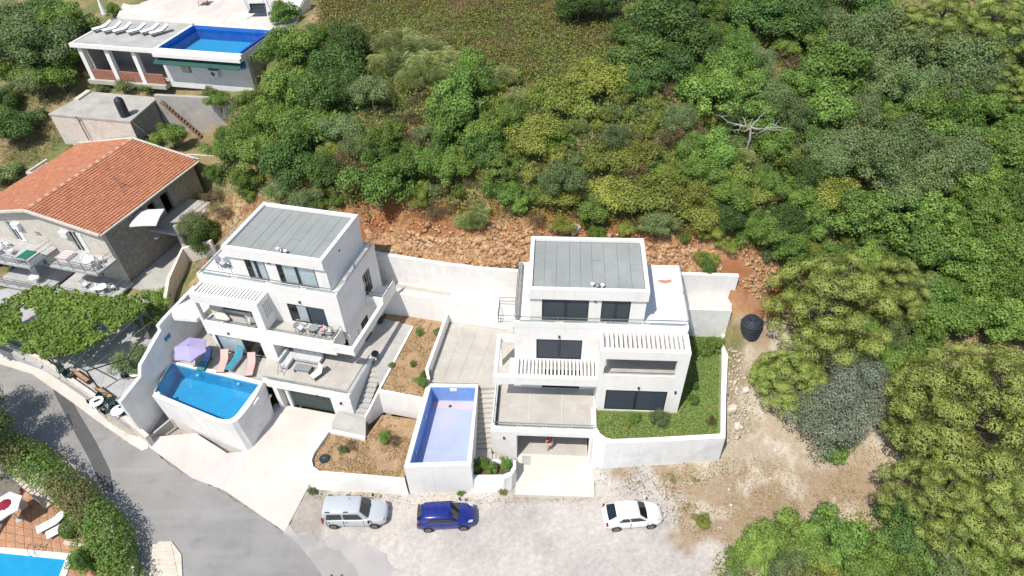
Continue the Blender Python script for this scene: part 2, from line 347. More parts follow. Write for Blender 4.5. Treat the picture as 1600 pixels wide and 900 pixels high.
def _phi(r2): return np.where(r2 > 0, .5 * r2 * np.log(np.maximum(r2, 1e-12)), 0.0)
_n = len(_P); _K = _phi(((_P[:, None, :2] - _P[None, :, :2]) ** 2).sum(-1)) + np.eye(_n) * 2.0
_A = np.zeros((_n + 3, _n + 3)); _A[:_n, :_n] = _K; _A[:_n, _n] = 1; _A[:_n, _n + 1:] = _P[:, :2]; _A[_n:, :_n] = _A[:_n, _n:].T
_W = np.linalg.solve(_A, np.concatenate([_P[:, 2], [0, 0, 0]]))
def tps(x, y):
    x = np.clip(np.asarray(x, float), -85, 85); y = np.clip(np.asarray(y, float), -15, 110); s = x.shape
    X = np.stack([x.ravel(), y.ravel()], -1); out = np.empty(len(X))
    for i in range(0, len(X), 20000):
        q = X[i:i + 20000]
        out[i:i + 20000] = _phi(((q[:, None, :] - _P[None, :, :2]) ** 2).sum(-1)) @ _W[:_n] + _W[_n] + q @ _W[_n + 1:]
    return out.reshape(s)
def inside(poly, x, y):
    r = np.zeros(np.shape(x), bool); n = len(poly)
    for i in range(n):
        (x1, y1), (x2, y2) = poly[i][:2], poly[(i + 1) % n][:2]
        c = ((y1 > y) != (y2 > y)); xx = (x2 - x1) * (y - y1) / ((y2 - y1) if y2 != y1 else 1e-9) + x1
        r ^= c & (x < xx)
    return r
def segdist(poly, x, y, closed=True):
    d = np.full(np.shape(x), 1e9); n = len(poly)
    for i in range(n if closed else n - 1):
        (x1, y1), (x2, y2) = poly[i][:2], poly[(i + 1) % n][:2]; dx, dy = x2 - x1, y2 - y1
        t = np.clip(((x - x1) * dx + (y - y1) * dy) / (dx * dx + dy * dy + 1e-9), 0, 1)
        d = np.minimum(d, np.hypot(x - x1 - t * dx, y - y1 - t * dy))
    return d
def vnoise(x, y, sc, seed=0):
    """smooth value noise in numpy"""
    x, y = np.asarray(x) * sc, np.asarray(y) * sc; xi, yi = np.floor(x).astype(int), np.floor(y).astype(int); fx, fy = x - xi, y - yi
    fx, fy = fx * fx * (3 - 2 * fx), fy * fy * (3 - 2 * fy)
    h = lambda a, b: (np.sin((a * 127.1 + b * 311.7 + seed * 74.7)) * 43758.5453) % 1.0
    return (h(xi, yi) * (1 - fx) + h(xi + 1, yi) * fx) * (1 - fy) + (h(xi, yi + 1) * (1 - fx) + h(xi + 1, yi + 1) * fx) * fy
def fbm(x, y, sc, seed=0): return vnoise(x, y, sc, seed) * .55 + vnoise(x, y, sc * 2.1, seed + 5) * .3 + vnoise(x, y, sc * 4.3, seed + 9) * .15
def sstep(a, b, v): t = np.clip((v - a) / (b - a), 0, 1); return t * t * (3 - 2 * t)

RET = [at2(590, 436, 5.55), at2(700, 453.5, 5.55), at2(770, 458, 5.55), at2(812, 460, 5.55)]      # foot of the white retaining wall behind the villas
RETR = [RV(11.3, 7.0, 0)[:2], RV(16.15, 7.0, 0)[:2]]
PLOT = [LV(-2.5, -7.7, 0)[:2], LV(4.9, -7.5, 0)[:2], LV(7, -4, 0)[:2], (-14.6, 24.7), (-1.0, 24.3), (0.3, 26.0), (5.9, 26.4), (14.1, 26.9), (15.7, 30), (16.9, 37.5), (RETR[1][0] + .5, RETR[1][1] + .75), (RETR[0][0], RETR[0][1] + .75), (0.6, 39.2), (RET[2][0], RET[2][1] + .8), (RET[1][0], RET[1][1] + .8), (RET[0][0], RET[0][1] + .8), (RET[0][0] - 2.4, RET[0][1] + 1.3), LV(8.6, 5.2, 0)[:2], LV(-0.2, 6.0, 0)[:2], LV(-2.7, 1, 0)[:2]]
RLINE = [(-10.2, 42.4), RET[0], RET[1], RET[2], RET[3], (5, 38.2), RETR[0], RETR[1]]
LOT = [at2(*q, 0) for q in ((-200, 520), (0, 535), (60, 560), (130, 611), (200, 664), (262, 716), (350, 762), (440, 760), (486, 768), (760, 776), (800, 735), (935, 735), (1020, 738), (1080, 800), (1080, 980), (200, 1050), (-200, 690))]
PADS = [[LV(5.2, -3, 0)[:2], LV(5.1, -7.6, 0)[:2], at2(350, 764, 0), at2(444, 828, 0), at2(486, 752, 0), LV(12, -6.4, 0)[:2], LV(12, -3, 0)[:2]],
        [LV(-2.3, -7.8, 0)[:2], at2(232, 697, 0), at2(300, 746, 0), at2(350, 765, 0), LV(5.3, -7.3, 0)[:2], LV(3, -6, 0)[:2], LV(0, -5, 0)[:2]],
        [RV(.1, -1, 0)[:2], RV(.2, -6.9, 0)[:2], RV(5.9, -6.8, 0)[:2], RV(6, -1, 0)[:2]]]
_TL = FrS(at2(111, 68, 14.9), -12, 70, 1.032, -.9); _RH = Fr(at2(155, 367, 7.5), -15.5, 66)
CAPS = [([(-46, 56.3), (-44, 60), (-41.3, 63.5), (-33.5, 62), (-26.6, 60), (-25.2, 57), (-26, 54.6), (-33, 53.9), (-36, 55)], 7.2),
        ([_TL(-.3, -2.4, 0)[:2], _TL(17.6, -2.6, 0)[:2], _TL(17.6, 6, 0)[:2], _TL(-.3, 6, 0)[:2]], 11.0),
        ([_TL(-.2, 5.8, 0)[:2], _TL(17.6, 5.8, 0)[:2], _TL(19, 9, 0)[:2], _TL(20, 30, 0)[:2], _TL(0, 30, 0)[:2]], 14.5),
        ([_RH(-14, -4, 0)[:2], _RH(3.3, -4, 0)[:2], _RH(3.3, 9, 0)[:2], _RH(1.0, 12.4, 0)[:2], _RH(-14, 12.4, 0)[:2]], 1.3),
        ([at2(-90, 470, 1.25), at2(-60, 520, 1.25), at2(0, 545, 1.25), at2(60, 566, 1.25), at2(130, 614, 1.25), at2(190, 656, 1.25), at2(222, 676, 1.25), LV(-2.6, -7.7, 0)[:2], LV(-2.6, 1.6, 0)[:2], at2(262, 470, 1.25), at2(60, 440, 1.25)], .9)]
POOLPIT = [(-36.5, 12), (-36.5, 28.9), (-34.2, 28.9), (-30.6, 25.9), (-27.6, 22.9), (-26.2, 20), (-25.6, 12)]
HUTPAD = [at2(75, 178, 8), at2(240, 205, 8), at2(352, 190, 9), at2(320, 215, 8), at2(120, 235, 8)]
def ground(x, y):
    x = np.asarray(x, float); y = np.asarray(y, float)
    z = tps(x, y)
    d = segdist(RLINE, x, y, False)
    up = (y > 38.2) | (d < 6)
    cut = sstep(0.1, 3.0, d) * (x > -15) * (x < 24) + ((x <= -15) | (x >= 24)) * 1.0
    lo = np.minimum(z, 8.0)
    z = np.where(up & (z > 8.0), lo + (z - lo) * np.where((x > -15) & (x < 24), cut, 1), z)
    bumps = (fbm(x, y, .35, 3) - .5) * sstep(2.0, 6.0, z) * .9 + (fbm(x, y, 1.3, 8) - .5) * .12 * sstep(.2, 1.5, z)
    z = z + bumps
    ins = inside(PLOT, x, y) & (segdist(PLOT, x, y) > .45)
    z = np.where(ins, -.6, z)
    fl = inside(LOT, x, y); dl = segdist(LOT, x, y); z = np.where(fl, z * (1 - sstep(0, 1.2, dl)) + (fbm(x, y, .8, 21) - .62) * .05 * sstep(0, 1.2, dl), z)
    for pd in PADS: z = np.where(inside(pd, x, y) & (segdist(pd, x, y) > .12), -.35, z)
    for cp_, zc in CAPS: z = np.where(inside(cp_, x, y), np.minimum(z, zc), z)
    pit = inside(POOLPIT, x, y); z = np.where(pit, -2.4, z)
    return z
def gz(x, y): return float(ground(np.array([x]), np.array([y]))[0])
def hit(px, py, lift=0.0):
    """where the line of sight through a pixel meets the ground raised by lift; returns the ground point under it"""
    d = ray(px, py); t = np.linspace(30, 170, 561); x, y, z = d[0] * t, d[1] * t, CH + d[2] * t
    g = ground(x, y) + lift; k = np.argmax(z < g)
    if z[k] >= g[k]: k = len(t) - 1
    a, b = max(k - 1, 0), k; f = (z[a] - g[a]) / max((z[a] - g[a]) - (z[b] - g[b]), 1e-6)
    X, Y = x[a] + (x[b] - x[a]) * f, y[a] + (y[b] - y[a]) * f
    return (X, Y, gz(X, Y))

# surface colours of the bare ground, per point (gravel, dirt, red soil, dry grass); light is left to the renderer
GRAVEL = [at2(*q, 0) for q in ((430, 905), (445, 830), (480, 766), (800, 765), (930, 738), (1010, 742), (1060, 790), (1045, 840), (1130, 850), (1125, 910), (700, 1000), (440, 1000))]
def groundcol(x, y, z):
    n1, n2, n3 = fbm(x, y, .22, 1), fbm(x, y, .9, 2), fbm(x, y, 2.6, 4)
    C = lambda *c: np.array(c)[None, :]
    lin = lambda a, b, t: a + (b - a) * t[:, None]
    dirt = None
    hill = lin(C(.26, .205, .105), C(.15, .165, .06), sstep(.42, .6, n1))
    hill = lin(hill, C(.34, .25, .14), sstep(.55, .72, n2) * .7)
    dirt = lin(C(.44, .37, .275), C(.345, .26, .175), sstep(.4, .62, n1))
    dirt = lin(dirt, C(.565, .505, .41), sstep(.52, .7, n2) * .8)
    dirt = lin(dirt, C(.26, .20, .11), sstep(.56, .74, n3) * .6)
    grav = lin(C(.51, .475, .44), C(.44, .415, .39), sstep(.4, .62, n1))
    grav = lin(grav, C(.56, .515, .465), sstep(.5, .68, fbm(x, y, .16, 12)) * .7)
    grav = lin(grav, C(.37, .355, .335), sstep(.55, .72, fbm(x, y, .5, 15)) * .5)
    red = lin(C(.30, .125, .055), C(.40, .225, .115), sstep(.45, .65, n2))
    near = (sstep(31, 33.5, y) * 1.0) if False else (1 - sstep(30, 33, y + (n2 - .5) * 3)) * (x > -12) * (1 - sstep(30, 36, x)); col = lin(hill, dirt, near)
    dp = [at2(1150, 900, .3), at2(1000, 740, .3), at2(925, 735, .3), at2(1125, 715, .5), at2(1150, 540, 3), at2(1180, 480, 4), at2(1260, 560, 3.5), at2(1400, 600, 3), at2(1440, 690, 2), at2(1420, 800, 1.4), at2(1200, 830, .5), at2(1130, 905, .3)]
    ins = inside(dp, x, y); d = segdist(dp, x, y) * np.where(ins, 1, -1) + (n2 - .5) * 3
    col = lin(col, dirt, sstep(-.8, 1.0, d))
    ins = inside(GRAVEL, x, y); d = segdist(GRAVEL, x, y) * np.where(ins, 1, -1) + (n2 - .5) * 2.4 + (n3 - .5) * 1.2
    col = lin(col, grav, sstep(-.5, .7, d))
    far = ((y < 27.5) & (x < -13)) | ((y < 36) & (x < -20)); col = np.where(far[:, None], lin(C(.40, .37, .34), C(.33, .29, .24), n2), col)
    d = segdist(RLINE, x, y, False); k = (1 - sstep(3.2, 5.2, d + (n2 - .5) * 2.5)) * (y > 35.5) * (x > -14) * (x < 23)
    col = lin(col, red, np.clip(k, 0, 1))
    ly = inside([at2(325, 330, 6), at2(420, 270, 8), at2(560, 330, 9), at2(430, 320, 8), at2(350, 400, 5), at2(300, 450, 3), at2(280, 470, 2), at2(320, 380, 4)], x, y)
    col = np.where(ly[:, None], lin(C(.42, .30, .17), C(.28, .14, .07), sstep(.45, .65, n2)), col)
    return np.clip(col * (.86 + .28 * n3)[:, None], 0, 1)
def grid_mesh(name, x0, x1, nx, y0, y1, ny, hole=None, drop=0):
    xs, ys = np.linspace(x0, x1, nx), np.linspace(y0, y1, ny); X, Y = np.meshgrid(xs, ys); X, Y = X.ravel(), Y.ravel()
    Z = ground(X, Y) - drop; i = np.arange(nx * ny).reshape(ny, nx)
    q = np.stack([i[:-1, :-1], i[:-1, 1:], i[1:, 1:], i[1:, :-1]], -1).reshape(-1, 4)
    if hole:
        cx, cy = X[q].mean(1), Y[q].mean(1); q = q[~((cx > hole[0]) & (cx < hole[1]) & (cy > hole[2]) & (cy < hole[3]))]
    me = bpy.data.meshes.new(name); me.vertices.add(len(X)); me.vertices.foreach_set('co', np.stack([X, Y, Z], -1).ravel())
    me.loops.add(q.size); me.loops.foreach_set('vertex_index', q.ravel()); me.polygons.add(len(q)); me.polygons.foreach_set('loop_start', np.arange(0, q.size, 4)); me.update(calc_edges=True)
    me.polygons.foreach_set('use_smooth', np.ones(len(q), bool))
    a = me.color_attributes.new('ground', 'FLOAT_COLOR', 'POINT'); c = np.ones((len(X), 4)); c[:, :3] = groundcol(X, Y, Z); a.data.foreach_set('color', c.ravel())
    return me
MG = surf('ground_soil', (1, 1, 1), (.80, .79, .78), 3.2, .95, .35, (12, .11), attr='ground', dist=.04)
me = grid_mesh('ground', -64, 68, 331, 4, 112, 271); me.materials.append(MG)
# a coarse skirt carries the same ground out to the horizon
def skirt(me):
    v = []; f = []
    o = bpy.data.objects.new('ground', me); COL.objects.link(o); o['kind'] = 'structure'
    m = MB()
    ring = [(-64, 4), (68, 4), (68, 112), (-64, 112)]; far = [(-1500, -1500), (1500, -1500), (1500, 1500), (-1500, 1500)]
    N = 24
    def side(a, b, c, d):
        for i in range(N):
            t0, t1 = i / N, (i + 1) / N
            p = [(a[0] + (b[0] - a[0]) * t, a[1] + (b[1] - a[1]) * t) for t in (t0, t1)]; q = [(c[0] + (d[0] - c[0]) * t, c[1] + (d[1] - c[1]) * t) for t in (t1, t0)]
            steps = [0, .02, .06, .2, 1]
            for j in range(4):
                r = [(p[k][0] + (q[1 - k][0] - p[k][0]) * s, p[k][1] + (q[1 - k][1] - p[k][1]) * s) for s, k in ((steps[j], 0), (steps[j], 1), (steps[j + 1], 1), (steps[j + 1], 0))]
                m.face([(x, y, gz(x, y)) for x, y in r])
    for i in range(4): side(ring[i], ring[(i + 1) % 4], far[i], far[(i + 1) % 4])
    so_ = m.build('surrounding_ground', surf('far_scrub_ground', (.11, .12, .05), (.2, .16, .08), .3, .95), kind='structure')
skirt(me)
# ---------------------------------------------------------------- road, drives, pads: sheets and slabs of the setting
def slab(name, poly, z0, z1, mat, fr=WF, kind='structure', parent=None, **k):
    return MB().prism(poly, z0, z1, fr).build(name, mat, parent, kind=kind, **k)
def spx(name, pts, z0, z1, mat, **k): return slab(name, [at2(p[0], p[1], (p[2] if len(p) > 2 else z1)) for p in pts], z0, z1, mat, **k)
road_px = [(-30, 528), (0, 541), (60, 566), (130, 617), (196, 668), (230, 698), (262, 722), (300, 747), (350, 768), (400, 800), (446, 832), (475, 862), (505, 905), (520, 960), (300, 1000), (226, 960), (222, 905), (214, 868), (190, 806), (140, 745), (66, 690), (0, 664), (-60, 640), (-120, 600), (-90, 540)]
def ragged(pts, step=.35, amp=.16, seed=0, closed=True):
    out = []; n = len(pts)
    for i in range(n):
        a, b = pts[i], pts[(i + 1) % n]; L = math.dist(a, b); k = max(1, int(L / step)); nx, ny = -(b[1] - a[1]) / (L + 1e-6), (b[0] - a[0]) / (L + 1e-6)
        for j in range(k):
            x, y = a[0] + (b[0] - a[0]) * j / k, a[1] + (b[1] - a[1]) * j / k; d = (float(fbm(x, y, .9, seed)) - .5) * 2.2 * amp + (float(fbm(x, y, 3.1, seed + 3)) - .5) * amp
            out.append((x + nx * d, y + ny * d))
    return out
def rpx(name, pts, z1, mat, amp, seed): return slab(name, ragged([at2(p[0], p[1], z1) for p in pts], .3, amp, seed), -.2, z1, mat)
rpx('road', road_px, .012, M['asphalt'], .16, 4)
TH = lambda n, a, b: surf(n, a, b, .5, .93, .12, (24, .07), stain=[((.30, .29, .28), .3, .5, .5, .7), ((.46, .43, .40), .7, .5, .52, .7)])
rpx('road_edge', [(440, 832), (490, 842), (535, 868), (575, 905), (600, 960), (500, 960), (490, 900), (462, 860)], .009, TH('worn_asphalt_edge', (.30, .29, .28), (.35, .335, .32)), .5, 7)
rpx('road_edge', [(442, 832), (520, 836), (590, 860), (650, 905), (680, 960), (520, 960), (500, 900), (466, 858)], .006, TH('thin_asphalt_film', (.37, .355, .34), (.42, .395, .37)), .8, 9)
spx('stone_kerb_island', [(238, 858), (248, 846), (268, 846), (283, 866), (285, 905), (284, 960), (232, 960), (234, 880)], -.2, .10, M['palerock'])
isl = bpy.data.objects['stone_kerb_island']
_Q = (at2(238, 850, .1), at2(268, 848, .1), at2(284, 925, .1), at2(234, 925, .1))
def _bil(P, u, v): a, b, c, d = P; return tuple((a[k] * (1 - u) + b[k] * u) * (1 - v) + (d[k] * (1 - u) + c[k] * u) * v for k in (0, 1))
for i in range(11): slab('paving_strip', [_bil(_Q, .02, i / 11 + .008), _bil(_Q, .98, (i + .15) / 11 + .008), _bil(_Q, .98, (i + 1.08) / 11 - .006), _bil(_Q, .02, (i + .95) / 11 - .006)], .05, .13 + random.uniform(0, .012), M['palerock'], kind=None, parent=isl)
# left drive slopes from the garage (0.5) down to the road
def sheet(name, pts, mat, thick=.35, kind='structure'):
    top = [at(x, y, z) for x, y, z in pts]; bot = [(x, y, z - thick) for x, y, z in top]
    m = MB(); a = sum(p[0] * q[1] - q[0] * p[1] for p, q in zip(top, top[1:] + top[:1]))
    if a < 0: top.reverse(); bot.reverse()
    m.quadbox(bot, top); return m.build(name, mat, kind=kind)
m = MB()
g0, g1 = LV(5.3, -3.2, .48), LV(10.75, -3.2, .48); e0, e1 = LV(5.2, -7.5, .22), LV(11.9, -6.4, .3)
f0, f1 = at(350, 766, .03), at(445, 831, .03); c1 = at(486, 752, .06)
m.face([g0, e0, e1, g1]); m.face([e0, f0, f1, c1, e1])
m.build('driveway', M['drive'], kind='structure')
m = MB()
m.face([LV(-2.3, -8.0, .30), at(232, 698, .03), at(300, 747, .03)][::1] + [at(350, 766, .03), e0, LV(4.2, -7.9, .24), LV(1, -6.9, .35)][::1])
m.build('concrete_apron', M['apron'], kind='structure')
# right drive
m = MB(); q = [RV(.3, -1.0, .03), RV(.3, -6.7, .03), RV(5.75, -6.65, .03), RV(5.75, -4.7, .03), RV(5.3, -3.7, .03), RV(5.3, -1.0, .03)]
m.quadbox([(a, b, -.3) for a, b, c in q], q); m.build('driveway', surf('cream_concrete_drive', (.63, .60, .54), (.58, .545, .485), .5, .9, .06, (22, .04), stain=[((.58, .54, .47), .7, .4, .55, .75)]), kind='structure')
box('drain_cover', M['concgrey'], None, .62, 1.25, -4.35, -3.62, .03, .045, fr=RV)['kind'] = 'structure'
# ---------------------------------------------------------------- the two white villas
def wall_x(m, fr, x0, x1, z0, z1, y0, y1, ops=()):
    """wall along x with rectangular openings (xa, xb, za, zb), made of butted boxes"""
    xs = sorted({x0, x1, *[o[0] for o in ops], *[o[1] for o in ops]})
    for a, b in zip(xs, xs[1:]):
        hs = sorted([(o[2], o[3]) for o in ops if o[0] <= a + 1e-6 and o[1] >= b - 1e-6]); z = z0
        for za, zb in hs:
            if za > z + 1e-6: m.box(a, b, y0, y1, z, za, fr)
            z = zb
        if z1 > z + 1e-6: m.box(a, b, y0, y1, z, z1, fr)
def wall_y(m, fr, y0, y1, z0, z1, x0, x1, ops=()):
    ys = sorted({y0, y1, *[o[0] for o in ops], *[o[1] for o in ops]})
    for a, b in zip(ys, ys[1:]):
        hs = sorted([(o[2], o[3]) for o in ops if o[0] <= a + 1e-6 and o[1] >= b - 1e-6]); z = z0
        for za, zb in hs:
            if za > z + 1e-6: m.box(x0, x1, a, b, z, za, fr)
            z = zb
        if z1 > z + 1e-6: m.box(x0, x1, a, b, z, z1, fr)
def shutter_window(fr, x0, x1, z0, z1, y, parent, label=None, slats=True):
    """anthracite frame, centre post, two closed roller shutters of horizontal slats"""
    f = MB(); t = .07; d0, d1 = y + .02, y + .12; xm = (x0 + x1) / 2
    f.box(x0, x0 + t, d0, d1, z0, z1, fr); f.box(x1 - t, x1, d0, d1, z0, z1, fr); f.box(x0 + t, x1 - t, d0, d1, z1 - .10, z1, fr); f.box(x0 + t, x1 - t, d0, d1, z0, z0 + .06, fr)
    f.box(xm - .06, xm + .06, d0 - .01, d1, z0 + .06, z1 - .10, fr)
    o = f.build('window', M['alu'], parent)
    for a, b in ((x0 + t, xm - .06), (xm + .06, x1 - t)):
        s = MB(); n = int((z1 - z0 - .16) / .145); h = (z1 - z0 - .16) / n
        for i in range(n):
            za = z0 + .06 + i * h
            s.quadbox([fr(a, y + .075, za), fr(b, y + .075, za), fr(b, y + .11, za), fr(a, y + .11, za)], [fr(a, y + .06, za + h - .018), fr(b, y + .06, za + h - .018), fr(b, y + .11, za + h - .018), fr(a, y + .11, za + h - .018)])
        s.build('shutter', M['shutter'], o)
    return o
def glazed_window(fr, x0, x1, z0, z1, y, parent, split=.5, curtains=((0.02, .98),), dark_half=None):
    f = MB(); t = .09; d0, d1 = y + .03, y + .10; xm = x0 + (x1 - x0) * split
    f.box(x0, x0 + t, d0, d1, z0, z1, fr); f.box(x1 - t, x1, d0, d1, z0, z1, fr); f.box(x0 + t, x1 - t, d0, d1, z1 - .08, z1, fr); f.box(x0 + t, x1 - t, d0, d1, z0, z0 + .07, fr)
    f.box(xm - .07, xm + .07, d0 - .01, d1, z0 + .07, z1 - .08, fr)
    o = f.build('window', M['alu'], parent)
    for k, (a, b) in enumerate(((x0 + t, xm - .07), (xm + .07, x1 - t))):
        if dark_half == k:
            s = MB(); n = 12; h = (z1 - z0 - .15) / n
            for i in range(n): s.box(a, b, d0 + .02, d1 - .01, z0 + .07 + i * h, z0 + .07 + (i + 1) * h - .012, fr)
            s.build('shutter', M['shutter'], o); continue
        MB().face([fr(a, d0 + .03, z0 + .07), fr(b, d0 + .03, z0 + .07), fr(b, d0 + .03, z1 - .08), fr(a, d0 + .03, z1 - .08)]).build('pane', M['pane'], o)
    for u0, u1 in curtains:
        a, b = x0 + (x1 - x0) * u0, x0 + (x1 - x0) * u1; n = max(4, int((b - a) / .085)); m = MB()
        for i in range(n):
            p, q = a + (b - a) * i / n, a + (b - a) * (i + 1) / n; da, db = (.035 if i % 2 else 0), (.035 if (i + 1) % 2 else 0)
            m.face([fr(p, y + .12 + da, z0 + .05), fr(q, y + .12 + db, z0 + .05), fr(q, y + .12 + db, z1 - .05), fr(p, y + .12 + da, z1 - .05)])
        m.build('curtain', M['curtain'], o)
    return o
def rail(fr, pts, z, h, parent, posts=1.4, glass=True, name='glass_railing'):
    """stainless handrail over glass panes along a polyline of frame points"""
    r = MB()
    for (a, b) in zip(pts, pts[1:]): r.bar(fr(*a, z + h), fr(*b, z + h), .05, .04)
    o = r.build(name, M['steel'], parent)
    for (a, b) in zip(pts, pts[1:]):
        L = math.dist(a, b); n = max(1, round(L / posts))
        for i in range(n):
            t0, t1 = i / n + .02, (i + 1) / n - .02
            p, q = [tuple(a[k] + (b[k] - a[k]) * t for k in (0, 1)) for t in (t0, t1)]
            if glass: MB().bar(fr(*p, z + h / 2), fr(*q, z + h / 2), .014, h - .06).build('glass_panel', M['glass'], o)
            if i or not glass:
                MB().bar(fr(a[0] + (b[0] - a[0]) * i / n, a[1] + (b[1] - a[1]) * i / n, z), fr(a[0] + (b[0] - a[0]) * i / n, a[1] + (b[1] - a[1]) * i / n, z + h), .035).build('post', M['steel'], o)
    return o
def roof_sheets(fr, x0, x1, y0, y1, z, parent, n=9):
    ws = [1.0 + random.uniform(-.12, .12) for _ in range(n)]; s = sum(ws); x = x0
    for i, wd in enumerate(ws):
        b = x + (x1 - x0) * wd / s; g = .010
        cut = y0 + (y1 - y0) * random.uniform(.3, .75)
        h = z + random.uniform(0, .014)
        for a_, b_ in ((y0, cut - .012), (cut + .012, y1)) if i in (0, 5, n - 1) else ((y0, y1),):
            MB().box(x + g, b - g, a_, b_, z - .05, h + random.uniform(0, .006), fr).build('roofing_sheet', M['roofsheet'], parent)
        x = b
def vent(fr, x, y, z, parent):
    for dx in (-.32, 0, .3):
        m = MB(); c = fr(x + dx, y + random.uniform(-.05, .1), z)
        m.lathe(c, [(.06, 0), (.06, .22), (.13, .24), (.13, .30), (.02, .36)], 10); m.build('vent_pipe', M['white'] if dx else M['steel'], parent)
def wall_lamp(fr, x, y, z, parent):
    MB().box(x - .06, x + .06, y - .11, y - .002, z - .12, z + .06, fr).build('wall_lamp', M['alu'], parent)
def penthouse(fr, x0, x1, y0, y1, wx0, wx1, wy0, wy1, zf, zt, ops, parent):
    m = MB(); t = .22
    wall_x(m, fr, wx0, wx1, zf, zt - .85, wy0, wy0 + t, ops)
    wall_x(m, fr, wx0, wx1, zf, zt - .85, wy1 - t, wy1)
    wall_y(m, fr, wy0 + t, wy1 - t, zf, zt - .85, wx0, wx0 + t); wall_y(m, fr, wy0 + t, wy1 - t, zf, zt - .85, wx1 - t, wx1)
    p = m.build('upper_storey_wall', M['white'], parent)
    m = MB(); m.box(x0, x1, y0, y1, zt - .85, zt - .22, fr)
    r = m.build('roof', M['tar'], parent)
    m = MB(); c = .24                                             # raised white rim of the flat roof, deep fascia
    for a in ((x0 - .012, x1 + .012, y0 - .012, y0 + c), (x0 - .012, x1 + .012, y1 - c, y1 + .012), (x0 - .012, x0 + c, y0 + c, y1 - c), (x1 - c, x1 + .012, y0 + c, y1 - c)):
        m.box(*a, zt - .87, zt, fr)
    m.build('parapet', M['white'], r)
    roof_sheets(fr, x0 + c + .03, x1 - c - .03, y0 + c + .03, y1 - c - .10, zt - .20, r)
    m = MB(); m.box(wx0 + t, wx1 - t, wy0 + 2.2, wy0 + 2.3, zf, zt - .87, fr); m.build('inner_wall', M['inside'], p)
    vent(fr, x0 + (x1 - x0) * .575, y0 + .45, zt - .2, r)
    return p
# ======================= right villa: closed shutters, open garage
T, TF, MF = 10.1, 3.3, 6.7
v1 = thing('villa', 'white flat roofed villa with closed dark shutters and an open garage, right of the two', 'house', RV(5, 0, 0), group=None)
m = MB()
wall_x(m, RV, 0, 5.65, TF, T - .35, 0, .25, [(1.9, 4.6, TF + .02, 5.45), (1.48, 4.56, MF - .1, 8.6)])
m.box(5.65, 11.36, -.02, .25, 6.45, T - .35, RV) if False else wall_x(m, RV, 5.65, 11.33, 6.42, T - .35, 0, .25, [(6.7, 10.0, MF + .02, 8.85)])
wall_x(m, RV, 0, 11.33, TF - 1.0, T - .35, 5.65, 5.9)
wall_y(m, RV, .25, 5.65, TF - 1.0, T - .35, 0, .25); wall_y(m, RV, .25, 5.65, TF - 1.0, T - .35, 11.08, 11.33)
m.build('wall', M['white'], v1)
MB().box(.25, 11.08, 2.6, 2.7, TF, T - .36, RV).build('inner_wall', M['inside'], v1)
MB().box(0.25, 11.08, .25, 2.6, 6.3, 6.6, RV).build('floor_slab', M['inside'], v1)
MB().box(-.02, 11.36, -.02, 5.93, T - .35, T, RV).build('roof_terrace', M['white'], v1)
m = MB()                                                          # pale floor finish and low trim of the roof terrace
for a in ((.0, 11.34, -.02, .06), (0, .09, .06, 5.9), (11.25, 11.34, .06, 5.9), (.09, 11.25, 5.83, 5.92)): m.box(*a, T + .002, T + .10, RV)
m.build('terrace_kerb', M['white2'], v1)
penthouse(RV, .93, 8.51, .17, 5.33, 1.02, 8.45, .33, 5.2, T, 13.1, [(1.81, 4.82, T + .02, 12.07), (5.62, 7.48, T + .02, 12.07)], v1)
shutter_window(RV, 1.81, 4.82, T + .02, 12.07, .33, v1); shutter_window(RV, 5.62, 7.48, T + .02, 12.07, .33, v1)
wall_lamp(RV, 5.2, .33, 12.1, v1); wall_lamp(RV, 3.0, 0, 8.95, v1); wall_lamp(RV, 8.45, -1.72, 5.95, v1); wall_lamp(RV, 10.95, -1.72, 5.6, v1)
rail(RV, [(.05, .03), (11.3, .03), (11.3, 5.85)], T + .1, .5, v1, posts=2.8); rail(RV, [(.05, 5.85), (.05, .03)], T + .1, .5, v1, posts=2.0)
MB().box(.18, .30, .3, 5.6, T + .002, T + .42, RV).build('dark_strip', M['stonewall'], v1)  # dark raised strip between the left kerb and the upper storey
# middle-floor window, front block with loggia
shutter_window(RV, 1.48, 4.56, MF - .1, 8.6, 0, v1)
m = MB()
wall_x(m, RV, 5.65, 11.4, TF - .5, 6.42, -1.71, -1.46, [(6.3, 10.45, TF + .05, 5.55)])
wall_y(m, RV, -1.46, 0, TF - .5, 6.42, 5.65, 5.9); wall_y(m, RV, -1.46, -.003, TF - .5, 6.42, 11.15, 11.4)
m.box(5.65, 11.4, -1.71, -.003, 6.42, 6.68, RV); m.box(5.65, 11.4, -1.71, -1.56, 6.68, 7.14, RV)
m.build('front_block', M['white'], v1)
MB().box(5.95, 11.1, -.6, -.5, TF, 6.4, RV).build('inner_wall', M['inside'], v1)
shutter_window(RV, 6.3, 10.45, TF + .05, 5.55, -1.71, v1)
MB().box(5.65, 5.98, -1.71, -1.42, 7.14, 8.78, RV).build('loggia_pillar', M['white'], v1)
m = MB(); m.box(10.66, 11.4, -1.71, -1.42, 7.14, 8.78, RV); m.box(11.18, 11.4, -1.42, -.003, 6.68, 8.78, RV); m.build('loggia_pillar', M['white'], v1)
m = MB(); m.box(5.65, 11.4, -1.71, -1.40, 8.78, 9.55, RV); m.box(5.65, 5.86, -1.40, -.003, 8.78, 9.55, RV); m.box(11.18, 11.4, -1.40, -.003, 8.78, 9.55, RV); pg = m.build('pergola', M['white'], v1)
n = 18
for i in range(n):
    x = 5.86 + (11.18 - 5.86) * (i + .62) / n; MB().box(x, x + .165, -1.40, -.004, 8.95, 9.53, RV).build('slat', M['white'], pg)
MB().box(5.9, 11.15, -1.50, -.01, 6.683, 6.70, RV).build('loggia_floor', M['concgrey'], v1)
